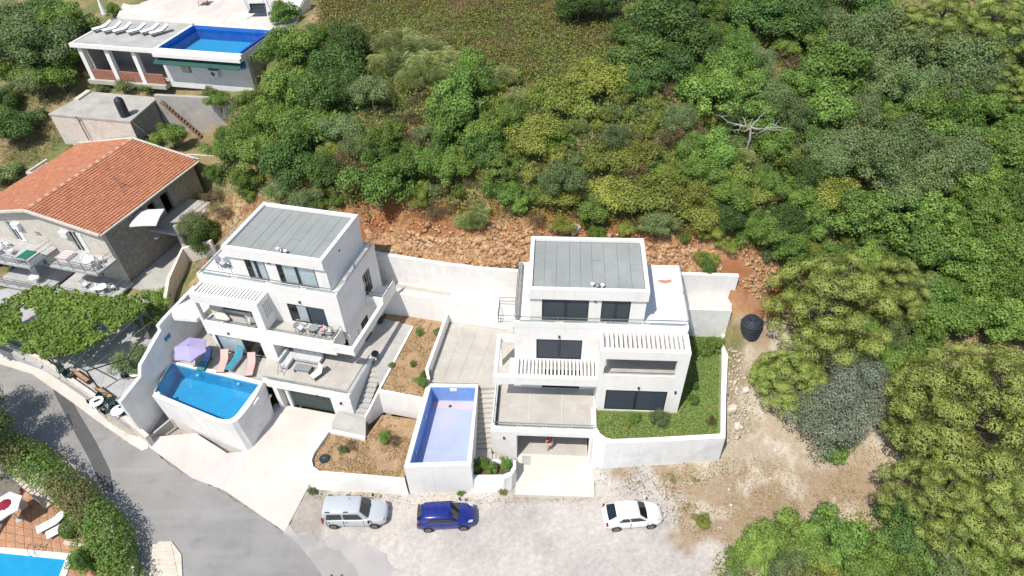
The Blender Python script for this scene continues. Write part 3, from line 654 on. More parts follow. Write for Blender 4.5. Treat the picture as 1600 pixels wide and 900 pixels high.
f = MB().box(6.7, 10.0, .08, .14, MF + .03, 8.85, RV).build('loggia_window', M['darkpane'], v1)
rail(RV, [(6.0, -1.62), (10.64, -1.62)], 7.14, .22, v1, posts=2.3)
# left: slatted pergola over the terrace, open side frame
m = MB(); m.box(-1.36, 5.64, -1.72, -1.42, 5.85, 6.6, RV); m.box(-1.36, -1.12, -1.42, 2.2, 5.95, 6.6, RV); m.box(-1.12, -.003, 1.96, 2.2, 5.95, 6.6, RV); m.box(-.003 - .3, 0.0 + .28, -1.42, -.004, 5.95, 6.598, RV)
m.box(-1.36, -1.1, 1.94, 2.22, TF - .2, 5.95, RV)
pg = m.build('pergola', M['white'], v1)
n = 21
for i in range(n):
    x = .28 + (5.64 - .28) * (i + .6) / n; MB().box(x, x + .125, -1.42, -.004, 6.2, 6.585, RV).build('slat', M['white'], pg)
f = MB(); f.box(1.9, 4.6, .05, .12, TF + .03, 5.45, RV).build('terrace_door', M['darkpane'], v1)
# terrace over the garage
m = MB(); m.box(-1.45, 5.72, -3.78, -.01, 2.88, TF - .004, RV); m.build('terrace_slab', M['white'], v1)
fl = None
for i, (a, b) in enumerate(((-1.2, 1.05), (1.05, 3.35), (3.35, 5.6))):
    for c, d in ((-3.55, -1.8), (-1.8, -.02)):
        MB().box(a + .012, b - .012, c + .012, d - .012, TF - .003, TF + .02 + random.uniform(0, .004), RV).build('paving_slab', M['conc'], v1)
m = MB(); m.box(-1.45, 5.72, -3.80, -3.56, TF - .003, 3.62, RV); m.box(-1.45, -1.22, -3.56, -.02, TF - .003, 3.6, RV); m.build('terrace_kerb', M['white'], v1)
rail(RV, [(-1.3, -.1), (-1.3, -3.68), (5.6, -3.68)], 3.62, .52, v1, posts=1.75)
MB().box(-1.20, -1.12, -3.5, -.1, TF + .02, 3.66, RV).build('kerb_shade_strip', M['alu'], v1)  # dark strip standing in for the shade of kerb and glass
m = MB()                                                          # garage: piers, side and rear walls, open doorway
m.box(-1.50, .27, -3.82, -3.5, -.3, 2.88, RV); m.box(5.3, 5.72, -3.82, -3.5, -.3, 2.88, RV)
m.box(-1.50, -1.25, -3.5, -.02, -.3, 2.88, RV); m.box(5.5, 5.72, -3.5, 3.6, -.3, 2.88, RV); m.box(.02, .27, -3.5, 3.6, -.3, 2.88, RV); m.box(.02, 5.72, 3.6, 3.8, -.3, 2.88, RV)
m.box(-1.50, 5.72, -3.82, -3.5, 2.88, TF - .01, RV)
m.build('garage_wall', M['white2'], v1)
MB().box(.32, 5.25, -3.45, 3.5, .0, .035, RV).build('garage_floor', M['conc'], v1)
MB().box(.30, 5.27, -3.2, -3.0, 2.55, 2.87, RV).build('rolled_door_box', M['black'], v1)
wall_lamp(RV, -.6, -3.82, 2.6, v1)
# steel side balcony by the path
m = MB(); m.box(-1.42, -.02, 3.0, 4.9, 6.45, 6.62, RV); m.build('side_balcony', M['white'], v1)
m = MB()
for z in (6.95, 7.25, 7.6):
    m.bar(RV(-1.36, 3.05, z), RV(-1.36, 4.85, z), .04); m.bar(RV(-1.36, 4.85, z), RV(-.03, 4.85, z), .04); m.bar(RV(-1.36, 3.05, z), RV(-.03, 3.05, z), .04)
for a, b in ((-1.36, 3.05), (-1.36, 4.85), (-.1, 4.85), (-.1, 3.05)): m.bar(RV(a, b, 6.62), RV(a, b, 7.62), .04)
m.build('balcony_railing', M['steel'], v1)
MB().box(8.55, 11.2, .1, 5.8, T + .003, T + .012, RV).build('terrace_floor', surf('white_terrace_floor', (.70, .70, .71), (.66, .66, .67), .8, .8), v1)
m = MB(); c = RV(10.25, 4.35, T + .013)
m.prism([(c[0] - .55, c[1] + .1), (c[0] - .2, c[1] + .16), (c[0] + .05, c[1] + .1), (c[0] + .5, c[1] + .18), (c[0] + .42, c[1] - .1), (c[0] + .2, c[1] - .2), (c[0] - .1, c[1] - .24), (c[0] - .35, c[1] - .12)], T + .011, T + .016)
tag(m.build('rust_stain', surf('rust_brown_patch', (.42, .20, .12), (.50, .28, .18), 5, .9), v1))

# ======================= left villa: lived-in, glass fronts with curtains, pool
v2 = thing('villa', 'white flat roofed villa with curtained windows beside the filled blue pool, left of the two', 'house', LV(5, 0, 0))
m = MB()
wall_x(m, LV, 0, 5.3, 6.45, T - .35, 0, .25, [(.9, 4.3, MF + .02, 8.8)])
wall_x(m, LV, 5.3, 10.71, 6.45, T - .35, 0, .25, [(6.55, 9.42, MF, 8.55)])
wall_x(m, LV, 0, 10.71, TF - .8, T - .35, 5.51, 5.76)
wall_y(m, LV, .25, 5.51, TF - .8, T - .35, 0, .25); wall_y(m, LV, .25, 5.51, TF - .8, T - .35, 10.46, 10.71, [(3.4, 4.5, 6.75, 8.9)])
m.build('wall', M['white'], v2)
MB().box(.25, 10.46, 2.9, 3.0, TF, T - .36, LV).build('inner_wall', M['inside'], v2)
MB().box(-.02, 10.73, -.02, 5.79, T - .35, T, LV).build('roof_terrace', M['white'], v2)
m = MB()
for a in ((.0, 10.72, -.02, .06), (0, .09, .06, 5.76), (10.60, 10.72, .06, 5.76), (.09, 10.60, 5.68, 5.78)): m.box(*a, T + .002, T + .10, LV)
m.build('terrace_kerb', M['white2'], v2)
penthouse(LV, 2.82, 10.2, .15, 5.36, 2.95, 10.18, .34, 5.3, T, 13.1, [(4.04, 5.6, T + .1, 12.26), (6.44, 9.32, T + .1, 12.22)], v2)
glazed_window(LV, 4.04, 5.6, T + .1, 12.26, .34, v2, .5, ((.25, .98),)); glazed_window(LV, 6.44, 9.32, T + .1, 12.22, .34, v2, .5, ((.12, .48), (.5, .98)))
wall_lamp(LV, 6.02, .34, 12.1, v2); wall_lamp(LV, 7.7, 0, 8.95, v2); wall_lamp(LV, 1.9, -1.32, 5.75, v2)
MB().box(10.18, 10.24, 2.2, 2.34, 12.2, 12.34, LV).build('wall_lamp', M['alu'], v2)
rail(LV, [(.05, 5.7), (.05, .03)], T + .1, .62, v2, posts=1.9); rail(LV, [(.05, .03), (10.66, .03), (10.66, 5.7)], T + .1, .5, v2, posts=2.6)
# pergola and front balcony
m = MB(); m.box(-.02, 5.32, -1.35, -1.05, 8.62, 9.45, LV); m.box(-.02, .2, -1.05, -.003, 8.62, 9.45, LV); m.box(5.1, 5.32, -1.05, -.003, 6.7, 9.45, LV) if False else None
wall_y(m, LV, -1.05, -.003, 6.72, 9.45, 5.1, 5.32, [(-.88, -.76, 7.6, 9.0), (-.68, -.56, 7.6, 9.0), (-.48, -.36, 7.6, 9.0), (-.28, -.16, 7.6, 9.0)])
m.box(-.02, .22, -1.35, -1.05, 6.72, 8.62, LV); m.box(4.66, 5.32, -1.35, -1.05, 6.72, 8.62, LV)
pg = m.build('pergola', M['white'], v2)
n = 19
for i in range(n):
    x = .2 + (5.1 - .2) * (i + .6) / n; MB().box(x, x + .15, -1.05, -.004, 8.85, 9.43, LV).build('slat', M['white'], pg)
m = MB(); m.box(-.02, 10.45, -1.35, -.003, 5.3, 6.45, LV); m.box(-.02, 10.45, -1.35, -1.2, 6.45, 6.72, LV); m.box(10.3, 10.45, -1.2, .0 - .003, 6.45, 6.70, LV)
m.build('balcony', M['white'], v2)
MB().box(.24, 10.28, -1.18, -.01, 6.452, 6.47, LV).build('balcony_floor', M['conc'], v2)
rail(LV, [(.24, -1.27), (4.64, -1.27)], 6.72, .3, v2, posts=2.2); rail(LV, [(5.34, -1.27), (10.37, -1.27), (10.37, -.03)], 6.72, .3, v2, posts=2.5)
MB().box(.9, 4.3, .06, .12, MF + .03, 8.8, LV).build('balcony_door', M['darkpane'], v2)
glazed_window(LV, 6.55, 9.42, MF, 8.55, 0, v2, .52, ((.22, .50),), dark_half=1)
# ground floor: glazed room, pillar, roofed lounge
m = MB(); wall_x(m, LV, .3, 5.36, TF - .3, 5.3, -1.34, -1.1, [(.56, 4.3, TF + .05, 5.25)])
wall_y(m, LV, -1.1, .0, TF - .3, 5.3, 5.12, 5.36); wall_y(m, LV, -1.1, 0, TF - .3, 5.3, .3, .5); m.box(5.36, 10.71, 1.3, 1.5, TF, 5.3, LV); wall_y(m, LV, 0.0, 1.3, TF, 6.45, 10.46, 10.71) if False else None
m.box(.0, 5.36, 0, .2, TF, 5.3, LV) if False else None
m.box(5.12, 5.36, 0, 1.3, TF, 5.3, LV); m.box(5.3, 10.46, .25, 1.5, 5.3, 6.45, LV)
m.build('ground_floor_wall', M['white'], v2)
glazed_window(LV, .56, 4.3, TF + .05, 5.25, -1.34, v2, .60, ((.02, .58),))
m = MB(); m.box(6.0, 10.0, 1.24, 1.3, TF + .05, 5.2, LV); o = m.build('lounge_window', M['darkpane'], v2)
for x in (6.0, 7.0, 8.0, 9.0, 9.95): MB().box(x, x + .06, 1.2, 1.24, TF + .05, 5.2, LV).build('frame', M['alu'], o)
# side frame beam, little side balcony
m = MB(); m.box(11.86, 12.12, -1.62, 3.2, 5.95, 6.62, LV); m.box(10.47, 11.86, -1.62, -1.36, 5.95, 6.62, LV); m.build('side_frame', M['white'], v2)
m = MB(); m.box(10.72, 12.12, 3.2, 5.3, 6.0, 6.25, LV); m.box(11.94, 12.12, 3.2, 5.3, 6.25, 7.05, LV); m.box(10.72, 11.94, 3.2, 3.38, 6.25, 7.05, LV); m.build('side_balcony', M['white'], v2)
m = MB()
for z in (7.2, 7.5):
    m.bar(LV(10.74, 3.3, z), LV(12.02, 3.3, z), .04); m.bar(LV(12.02, 3.3, z), LV(12.02, 5.3, z), .04)
for a, b in ((12.02, 3.3), (12.02, 4.3), (12.02, 5.25)): m.bar(LV(a, b, 7.05), LV(a, b, 7.52), .04)
m.build('balcony_railing', M['steel'], v2)
MB().box(10.55, 10.64, 3.4, 4.5, 6.75, 8.9, LV).build('side_door', M['darkpane'], v2)
MB().box(10.72, 10.78, 3.95, 4.02, 6.75, 8.9, LV).build('side_door_frame', M['alu'], v2)
m = MB(); m.box(10.72, 10.74, 1.9, 2.9, TF, 5.4, LV); m.build('back_door', M['black'], v2)
# terrace over the garage
m = MB(); m.box(5.2, 12.1, -3.43, 1.28, 2.9, TF - .004, LV); m.build('terrace_slab', M['white'], v2)
for (a, b) in ((5.1, 7.4), (7.4, 9.7), (9.7, 11.9)):
    for c, d in ((-3.2, -1.2), (-1.2, 1.28)):
        MB().box(a + .012, b - .012, c + .012, d - .012, TF - .003, TF + .02 + random.uniform(0, .004), LV).build('paving_slab', M['conc'], v2)
m = MB(); m.box(5.3, 12.12, -3.47, -3.25, TF - .003, 3.62, LV); m.box(11.9, 12.12, -3.25, .3, TF - .003, 3.62, LV); m.build('terrace_kerb', M['white'], v2)
rail(LV, [(5.4, -3.36), (12.0, -3.36), (12.0, .2)], 3.62, .40, v2, posts=1.8)
m = MB()
m.box(5.9, 6.25, -3.45, -2.9, 0, 2.9, LV); m.box(10.5, 12.1, -3.45, -3.2, .2, 2.9, LV); m.box(11.86, 12.1, -3.2, 1.3, .2, 2.9, LV); m.box(6.6, 6.85, -3.2, 1.3, .2, 2.9, LV); m.box(6.6, 11.86, 1.3, 1.5, .2, 2.9, LV); m.box(10.5, 10.75, -3.2, 1.3, .2, 2.9, LV)
m.build('garage_wall', M['white2'], v2)
m = MB(); m.box(6.85, 10.5, -3.0, -2.92, .45, 2.9, LV); gd = m.build('garage_door', M['shutter'], v2)
for i in range(5): MB().box(6.9, 10.45, -3.03, -3.0, .52 + i * .47, .95 + i * .47, LV).build('door_panel', surf('dark_green_grey_door', (.045, .065, .065), None, 2, .5) if i == 0 else bpy.data.materials['dark_green_grey_door'], gd)
wall_lamp(LV, 9.5, -3.47, 2.95, v2); wall_lamp(LV, 11.3, -3.47, 2.6, v2)
# roof-terrace floor
MB().box(.1, 2.9, .1, 5.66, T + .003, T + .012, LV).build('terrace_floor', bpy.data.materials['white_terrace_floor'], v2)
# slab linking the villa to its boundary wall
m = MB(); q = [LV.at(270, 496, 7), LV.at(306, 499, 7), (.0, -.6), (-.02, 1.5), (-1.3, 1.2), LV.at(268, 482, 7)]
m.prism([(a, b) for a, b in q], 6.7, 7.0, LV); m.build('side_slab', M['white'], v2)
# ---------------------------------------------------------------- walls, pools, beds and steps round the villas
def wall_line(name, pts, z0, thick, mat, label, cat='wall', group=None, parent=None, side=1, cap=None):
    """free-standing or retaining wall along points (x, y, ztop); thickness to one side"""
    m = MB(); P = [Vector((p[0], p[1])) for p in pts]; n = len(P); off = []
    for i in range(n):
        d = (P[min(i + 1, n - 1)] - P[max(i - 1, 0)]).normalized(); off.append(P[i] + Vector((-d.y, d.x)) * thick * side)
    zt = [p[2] for p in pts]; zb = z0 if hasattr(z0, '__len__') else [z0] * n
    a = [(P[i].x, P[i].y, zb[i]) for i in range(n)]; b = [(off[i].x, off[i].y, zb[i]) for i in range(n)]
    c = [(off[i].x, off[i].y, zt[i]) for i in range(n)]; d = [(P[i].x, P[i].y, zt[i]) for i in range(n)]
    m.loft([[a[i], b[i], c[i], d[i]] for i in range(n)])
    if side * 1 > 0: pass
    o = m.build(name, mat, parent)
    if label: tag(o, label, cat, group)
    bpy.context.view_layer.update()
    return o
def fix_normals():
    import bmesh
    for o in bpy.data.objects:
        if o.type == 'MESH' and o.get('_fix'):
            b = bmesh.new(); b.from_mesh(o.data); bmesh.ops.recalc_face_normals(b, faces=b.faces); b.to_mesh(o.data); b.free()
# retaining wall behind the villas, path on top of the lower wall
PZ = 5.55
lowA, lowB, lowC, lowD = at2(600, 489, 3.3), at2(640, 493.5, 3.3), at2(705, 503.5, 3.3), at2(778, 513, 3.3)
wall_line('retaining_wall', [(RET[0][0] - 2.0, RET[0][1] + .45, 8.32), (*RET[0], 8.3), (*RET[1], 8.25), (*RET[2], 8.0), (RET[3][0] + .4, RET[3][1], 7.9)], 4.5, .3, M['white2'], 'long white retaining wall under the red rock bank between the two villas', 'wall')
wall_line('garden_wall', [(*lowA, 5.68), (*lowB, 5.66), (*lowC, 5.64), (*lowD, 5.7), (*RV(0, 5.5, 0)[:2], 5.7)], 2.4, .28, M['white'], 'white wall below the narrow path, at the back of the empty patio', 'wall')
pth = [lowA, lowB, lowC, lowD, RV(0, 5.7, 0)[:2], RET[3], RET[2], RET[1], RET[0]]
slab('path', [(a, b + .05) for a, b in pth], 4.9, PZ, M['drive'])
slab('path_edge', [at2(600, 446, PZ + .02), at2(640, 452, PZ + .02), at2(703, 462, PZ + .02), at2(704, 457, PZ + .02), at2(640, 447, PZ + .02), at2(600, 440, PZ + .02)], PZ - .1, PZ + .03, M['conc'])
wall_line('retaining_wall', [(*RETR[0], 8.35), (*RETR[1], 8.3)], 5.0, .3, M['white'], 'short white retaining wall behind the right villa, next to the black tank', 'wall')
wall_line('garden_wall', [(*RV(11.34, 5.55, 0)[:2], 6.15), (*RV(15.82, 5.55, 0)[:2], 6.15)], 2.6, .3, M['block'], 'white block wall closing off the back of the lawn', 'wall')
slab('ledge', [RV(11.34, 5.86, 0)[:2], RV(15.85, 5.86, 0)[:2], RV(16.15, 6.98, 0)[:2], RV(11.34, 6.98, 0)[:2]], 5.0, 6.1, M['drive'])
# lawn planter on the right
lawn = [(5.75, -.4), (5.75, -3.3), (5.95, -3.8), (6.3, -4.12), (6.8, -4.25), (10, -3.95), (14.05, -3.5), (14.55, -.5), (15.0, 2.0), (15.55, 5.54), (11.36, 5.54), (11.36, -1.4), (11.38, -1.70), (5.75, -1.70)]
lawn = [(5.75, -1.72), (5.75, -3.3), (5.95, -3.8), (6.3, -4.12), (6.8, -4.25), (10, -3.95), (14.05, -3.5), (14.55, -.5), (15.0, 2.0), (15.55, 5.54), (11.34, 5.54), (11.42, -1.72)]
slab('lawn', lawn, 2.4, 3.24, surf('lawn_soil', (.17, .25, .065), (.23, .25, .085), .9, .95, .3, (9, .2), stain=[((.30, .20, .10), .6, .6, .56, .7)]), fr=RV)
inner = [(5.74, -1.72), (5.74, -3.3), (5.95, -3.82), (6.3, -4.14), (6.8, -4.27), (10, -3.97), (14.07, -3.52), (14.57, -.5), (15.02, 2.0), (15.57, 5.54)]
outer_t = [(5.40, -1.72), (5.40, -3.6), (5.50, -4.2), (5.8, -4.5), (6.3, -4.62), (10, -4.32), (14.35, -3.85), (14.93, -.5), (15.42, 2.0), (16.1, 5.54)]
outer_b = [(5.42, -1.72), (5.42, -3.85), (5.52, -4.45), (5.82, -4.72), (6.3, -4.85), (10, -4.45), (14.5, -3.75), (15.0, -.5), (15.5, 2.0), (16.2, 5.54)]
m = MB(); ZT = 3.52
rings = [[RV(*outer_b[i], -.4), RV(*outer_t[i], ZT), RV(*inner[i], ZT), RV(*inner[i], 2.2)] for i in range(len(inner))]
m.loft(rings); tag(m.build('planter_wall', M['block'], None), 'curved white block wall holding the green lawn beside the right villa', 'wall')
# empty pool of the right villa
EO = [at2(667, 599, 3.6), at2(747, 600.5, 3.6), at2(736, 727, 3.6), at2(631, 730, 3.6)]; EI = [at2(673, 603.5, 3.6), at2(743.5, 604.5, 3.6), at2(729.5, 720.5, 3.6), at2(640, 723.5, 3.6)]
ep = thing('pool', 'empty tiled swimming pool with a white rim, in front of the bare patio', 'pool', (EO[3][0], EO[3][1], 0))
m = MB()
for i in range(4):
    j = (i + 1) % 4; m.quadbox([(*EO[i], -.4), (*EO[j], -.4), (*EI[j], -.4), (*EI[i], -.4)], [(*EO[i], 3.6), (*EO[j], 3.6), (*EI[j], 3.6), (*EI[i], 3.6)])
m.build('pool_shell', M['white'], ep)
cx, cy = sum(p[0] for p in EI) / 4, sum(p[1] for p in EI) / 4
def inset(poly, d): return [(p[0] + (cx - p[0]) * d, p[1] + (cy - p[1]) * d) for p in poly]
E1 = inset(EI, .006)
slab('pool_floor', E1, 1.6, 2.0, M['pooltile'], kind=None, parent=ep)
for i in range(4):
    j = (i + 1) % 4; E2 = inset(EI, .02)
    MB().quadbox([(*E1[i], 2.0), (*E1[j], 2.0), (*E2[j], 2.0), (*E2[i], 2.0)], [(*E1[i], 3.52), (*E1[j], 3.52), (*E2[j], 3.52), (*E2[i], 3.52)]).build('tiled_wall', M['poolwall'], ep)
tl = [(0.0, .12), (1.0, .12)]
def bil(poly, u, v): a, b, c, d = poly; return tuple((a[k] * (1 - u) + b[k] * u) * (1 - v) + (d[k] * (1 - u) + c[k] * u) * v for k in (0, 1))
q = inset(EI, .03); slab('sandy_sediment', [bil(q, .02, .02), bil(q, .98, .02), bil(q, .98, .15), bil(q, .6, .12), bil(q, .3, .10), bil(q, .02, .11)], 1.9, 2.006, surf('sandy_sediment', (.52, .44, .52), (.56, .42, .38), 1, .8, fine=(11, .08)), kind=None, parent=ep)
c = bil(q, .42, .08); MB().lathe((*c, 2.0), [(.12, 0), (.12, .02), (.02, .025)], 10).build('drain', M['black'], ep)
for v in (.35, .82):
    a = bil(E1, 0.003, v); MB().box(a[0] + .03, a[0] + .10, a[1] - .1, a[1] + .1, 2.9, 3.1).build('pool_lamp', M['plasticw'], ep)
a = bil(EI, .5, 0.0); MB().box(a[0] - .25, a[0] + .25, a[1] - .13, a[1] + .0, 3.2, 3.45).build('skimmer', M['white'], ep)
# bare patio
pat = [at2(704, 504, 3.3), at2(778, 514, 3.3), RV(-.02, 5.5, 0)[:2], RV(-.02, -.03, 0)[:2], RV(-1.45, -.03, 0)[:2], at2(752, 606, 3.3), at2(747, 599, 3.3), at2(668, 597, 3.3)]
patio = slab('patio', pat, 2.3, 3.28, M['conc'])
for (u0, u1) in ((.02, .30), (.31, .62), (.63, .97)):          # large pale floor panels with joints
    A, B, C_, D = at2(704, 505, 3.3), at2(775, 515, 3.3), at2(742, 597, 3.3), at2(670, 595, 3.3); Q = (A, B, C_, D)
    for v0, v1 in ((.01, .5), (.51, .99)):
        slab('floor_panel', [bil(Q, u0, v0), bil(Q, u1, v0), bil(Q, u1, v1), bil(Q, u0, v1)], 3.2, 3.30 + random.uniform(0, .004), M['conc'], kind=None, parent=patio)
# dividing wall between bed and patio
wall_line('dividing_wall', [(*at2(701, 489, 4.25), 4.25), (*at2(669, 577, 4.25), 4.25), (*at2(672, 592, 3.7), 3.7)], 1.4, .22, M['white'], 'white dividing wall between the planted bed and the bare patio', 'wall', side=-1)
# upper bed, walkway and stairs of the left villa
ub = [at2(593, 609, 3.3), at2(660, 623, 3.3), at2(668, 600, 3.3), at2(674, 577, 3.3), at2(700, 503, 3.3), lowB, lowA, LV(10.75, 6.6, 0)[:2], LV(10.75, 5.2, 0)[:2], at2(585, 520, 3.3)]
slab('flower_bed', ub, .8, 3.22, M['soil'])
slab('walkway', [LV(10.73, 4.6, 0)[:2], at2(646, 509, 3.3), at2(593, 606, 3.3), LV(12.14, .3, 0)[:2], LV(10.73, .3, 0)[:2]], 2.4, 3.30, M['concgrey'])
wall_line('bed_wall', [(*at2(590, 611, 3.38), 3.38), (*at2(662, 625, 3.38), 3.38)], .8, .22, M['white'], 'white wall along the front of the upper planted bed', 'wall', side=1)
wall_line('bed_wall', [(*at2(643, 510, 3.36), 3.36), (*at2(590, 609, 3.36), 3.36), (*at2(575, 640, 2.2), 2.2), (*at2(569, 650, 1.8), 1.8)], .8, .16, M['white'], 'white kerb wall running down beside the stairs of the left villa', 'wall', side=1)
st = thing('staircase', 'grey concrete garden stairs along the garage wall of the left villa', 'stairs', LV(12.6, -1, 0))
s0, s1 = LV.at(583, 575, 3.2), (12.95, -3.9); N = 11
for i in range(N):
    y1 = .28 - i * .36; y0 = y1 - .36; z = 3.3 - (i + 1) * .17
    MB().box(12.14, 13.05 - i * .005, y0, y1 + .02, z - .6, z, LV).build('step', M['concgrey'], st)
slab('landing', [LV(12.14, -3.68, 0)[:2], LV(13.1, -3.68, 0)[:2], at2(571, 684, 1.45), at2(518, 668, 1.45), at2(519, 660, 1.35), LV(10.8, -3.48, 0)[:2]], -.4, 1.40, M['concgrey'])
# lower bed with white rim
lb = [at2(514, 674, 1.5), at2(570, 686, 1.5), at2(597, 648, 1.5), at2(657, 656, 1.5), at2(631, 747, 1.5), at2(560, 741, 1.5), at2(500, 736, 1.5), at2(489, 729, 1.5), at2(487, 719, 1.5), at2(492, 708, 1.5)]
slab('flower_bed', lb, -.3, 1.48, M['soil'])
it = [at2(570, 686, 1.75), at2(514, 674, 1.75), at2(491, 707, 1.75), at2(487, 718, 1.75), at2(489, 728, 1.75), at2(499, 735.5, 1.75), at2(560, 740.5, 1.75), at2(632, 746.5, 1.75)]
ot = [at2(571, 682, 1.75), at2(511, 668.5, 1.75), at2(487, 703, 1.75), at2(482, 715, 1.75), at2(482, 728, 1.75), at2(490, 738, 1.75), at2(560, 746, 1.75), at2(633, 752, 1.75)]
ob = [at2(569, 700, 0), at2(509, 700, 0), at2(487, 737, 0), at2(482, 750, 0), at2(484, 761, 0), at2(491, 767, 0), at2(560, 772, 0), at2(640, 776.5, 0)]
m = MB(); m.loft([[(*ob[i], -.2), (*ot[i], 1.75), (*it[i], 1.75), (*it[i], .9)] for i in range(len(it))])
tag(m.build('bed_wall', M['white'], None), 'low curved white wall round the lower dry bed with the round black cover', 'wall')
c = at(507, 717, 1.5); t = thing('inspection_cover', 'round black plastic cover in the corner of the dry bed', 'cover', c)
MB().lathe(c, [(.36, -.1), (.36, .07), (.33, .11), (.1, .13), (.02, .13)], 20).build('lid', M['black'], t); MB().box(c[0] - .1, c[0] + .1, c[1] - .03, c[1] + .03, .13 + c[2], .17 + c[2]).build('handle', M['steel'], t)
# small planter with shrubs at the foot of the right villa's stairs
pi = [at2(739, 741, 1.5), at2(786, 741, 1.5), at2(796, 737, 1.5), at2(801, 729, 1.5), at2(801, 724, 1.5), at2(739, 722, 1.5)]
slab('planter_bed', pi, .0, 1.38, surf('dark_planter_soil', (.07, .08, .03), (.12, .09, .05), 2, .95))
it = [at2(737, 742, 1.6), at2(786, 741.5, 1.6), at2(796, 737, 1.6), at2(801, 729, 1.6), at2(801, 723, 1.6), at2(770, 722, 1.6), at2(737, 720, 1.6)]
ot = [at2(737, 749, 1.6), at2(788, 748, 1.6), at2(800, 742, 1.6), at2(806.5, 731, 1.6), at2(806.5, 719, 1.6), at2(770, 717.5, 1.6), at2(737, 716, 1.6)]
ob = [at2(735, 774, 0), at2(785, 772, 0), at2(799, 766, 0), at2(807, 755, 0), at2(807, 744, 0), at2(770, 742, 0), at2(737, 741, 0)]
m = MB(); m.loft([[(*ob[i], -.2), (*ot[i], 1.6), (*it[i], 1.6), (*it[i], .9)] for i in range(len(it))])
tag(m.build('planter_wall', M['white'], None), 'small white rounded planter wall between the empty pool and the right drive', 'wall')
st = thing('staircase', 'pale concrete stairs between the empty pool and the right villa garage', 'stairs', (-2.2, 29, 0))
N = 14; ya, yb = 31.2, 26.75
for i in range(N):
    y1 = ya - (ya - yb) * i / N; y0 = ya - (ya - yb) * (i + 1) / N; z = 3.28 - (i + 1) * .158
    xr = RV(-1.52, (y0 - 30.74), 0)[0]
    xl = EO[1][0] + (EO[2][0] - EO[1][0]) * (EO[1][1] - y0) / (EO[1][1] - EO[2][1]) + .01
    MB().box(xl, xr, y0, y1 + .015, z - .7, z - random.uniform(0, .01), WF).build('step', M['conc'], st)
N = 7
for i in range(N):
    x0 = -2.0 + 1.85 * i / N; z = 1.0 - i * .14
    MB().box(x0, x0 + 1.85 / N + .012, 25.95, 26.78, -.3, z, WF).build('step', M['conc'], st)
MB().box(-3.0, -2.0, 25.95, 26.75, -.3, 1.06, WF).build('step', M['conc'], st)
# pool of the left villa
lp = thing('pool', 'filled blue swimming pool with one rounded corner, on the terrace of the left villa', 'pool', LV(1, -5, 0))
pi = [LV.at(*q, 3.4) for q in ((268.5, 568.5), (337, 585, ), (406, 601.5), (393, 619), (381, 635), (371, 648), (366, 653), (359, 656.5), (350, 657), (340, 654.5), (290, 634), (241, 613.5))]
po = [LV.at(*q, 3.5) for q in ((266, 564), (340, 579), (412, 596), (401, 617), (389, 636), (378, 650), (371, 657), (362, 661), (350, 661.5), (338, 658.5), (288, 638.5), (238, 619))]
pb = [LV.at(*q, 3.5) for q in ((266, 564), (340, 579), (412, 596))] + [LV.at(*q, z) for q, z in (((428, 652), .4), ((412, 673), .3), ((400, 692), .25), ((396, 699), .2), ((388, 704.5), .2), ((378, 705), .2), ((362, 699), .2), ((312, 676), .25), ((266, 655), .45))]
m = MB(); n = len(pi)
rings = [[LV(*pb[i], -.4 if i > 2 else 2.5), LV(*po[i], 3.48), LV(*pi[i], 3.48), LV(*pi[i], 1.7)] for i in range(n)]
m.loft(rings + [rings[0]], caps=False); m.build('pool_shell', M['white2'], lp)
slab('pool_floor', [(a, b) for a, b in pi], 1.4, 1.95, M['poolblue'], fr=LV, kind=None, parent=lp)
m = MB()
for i in range(n):
    j = (i + 1) % n; a, b = pi[i], pi[j]; k = lambda p: (p[0] + (1.6 - p[0]) * .012, p[1] + (-5 - p[1]) * .012)
    m.face([LV(*k(a), 1.95), LV(*k(b), 1.95), LV(*k(b), 3.46), LV(*k(a), 3.46)])
m.build('tiled_wall', M['poolblue'], lp)
m = MB(); m.face([LV(p[0], p[1], 3.36) for p in pi]); m.build('water', M['water'], lp)
m = MB(); m.loft([[LV(p[0], p[1], 3.481), LV(q_[0], q_[1], 3.481), LV(q_[0], q_[1], 3.52), LV(p[0], p[1], 3.52)] for p, q_ in zip(pi + pi[:1], po + po[:1])], caps=False); m.build('coping', M['white'], lp)
for q in ((307, 584), (371, 597.5)):
    c = at(*q, 3.3); MB().lathe((c[0], c[1], 3.1), [(.12, 0), (.12, .05), (.02, .06)], 10).build('pool_lamp', M['plasticw'], lp)
c = at(244.5, 614, 3.6); MB().lathe((c[0] + .1, c[1], 3.36), [(.05, 0), (.13, .08), (.16, .16), (.13, .25), (.04, .30)], 12).build('chlorine_float', M['plasticw'], lp)
m = MB(); m.box(5.32, 5.62, -5.0, -3.5, 1.9, 2.05, LV); m.box(5.45, 5.75, -5.8, -4.4, 1.0, 1.12, LV); m.build('wall_ledge', M['white2'], lp)
m = MB(); m.box(5.2, 5.75, -5.35, -4.75, 3.1, 3.3, LV); m.bar(LV(5.6, -5.3, 3.1), LV(5.6, -5.0, 2.2), .12); m.build('overflow_spout', M['white'], lp)
MB().box(.45, 5.18, -3.22, -1.36, 2.5, 3.33, LV).build('pool_terrace', M['conc'])['kind'] = 'structure'
MB().box(-2.38, .43, -3.22, 1.0, 2.5, 3.335, LV).build('pool_terrace', M['conc'])['kind'] = 'structure'
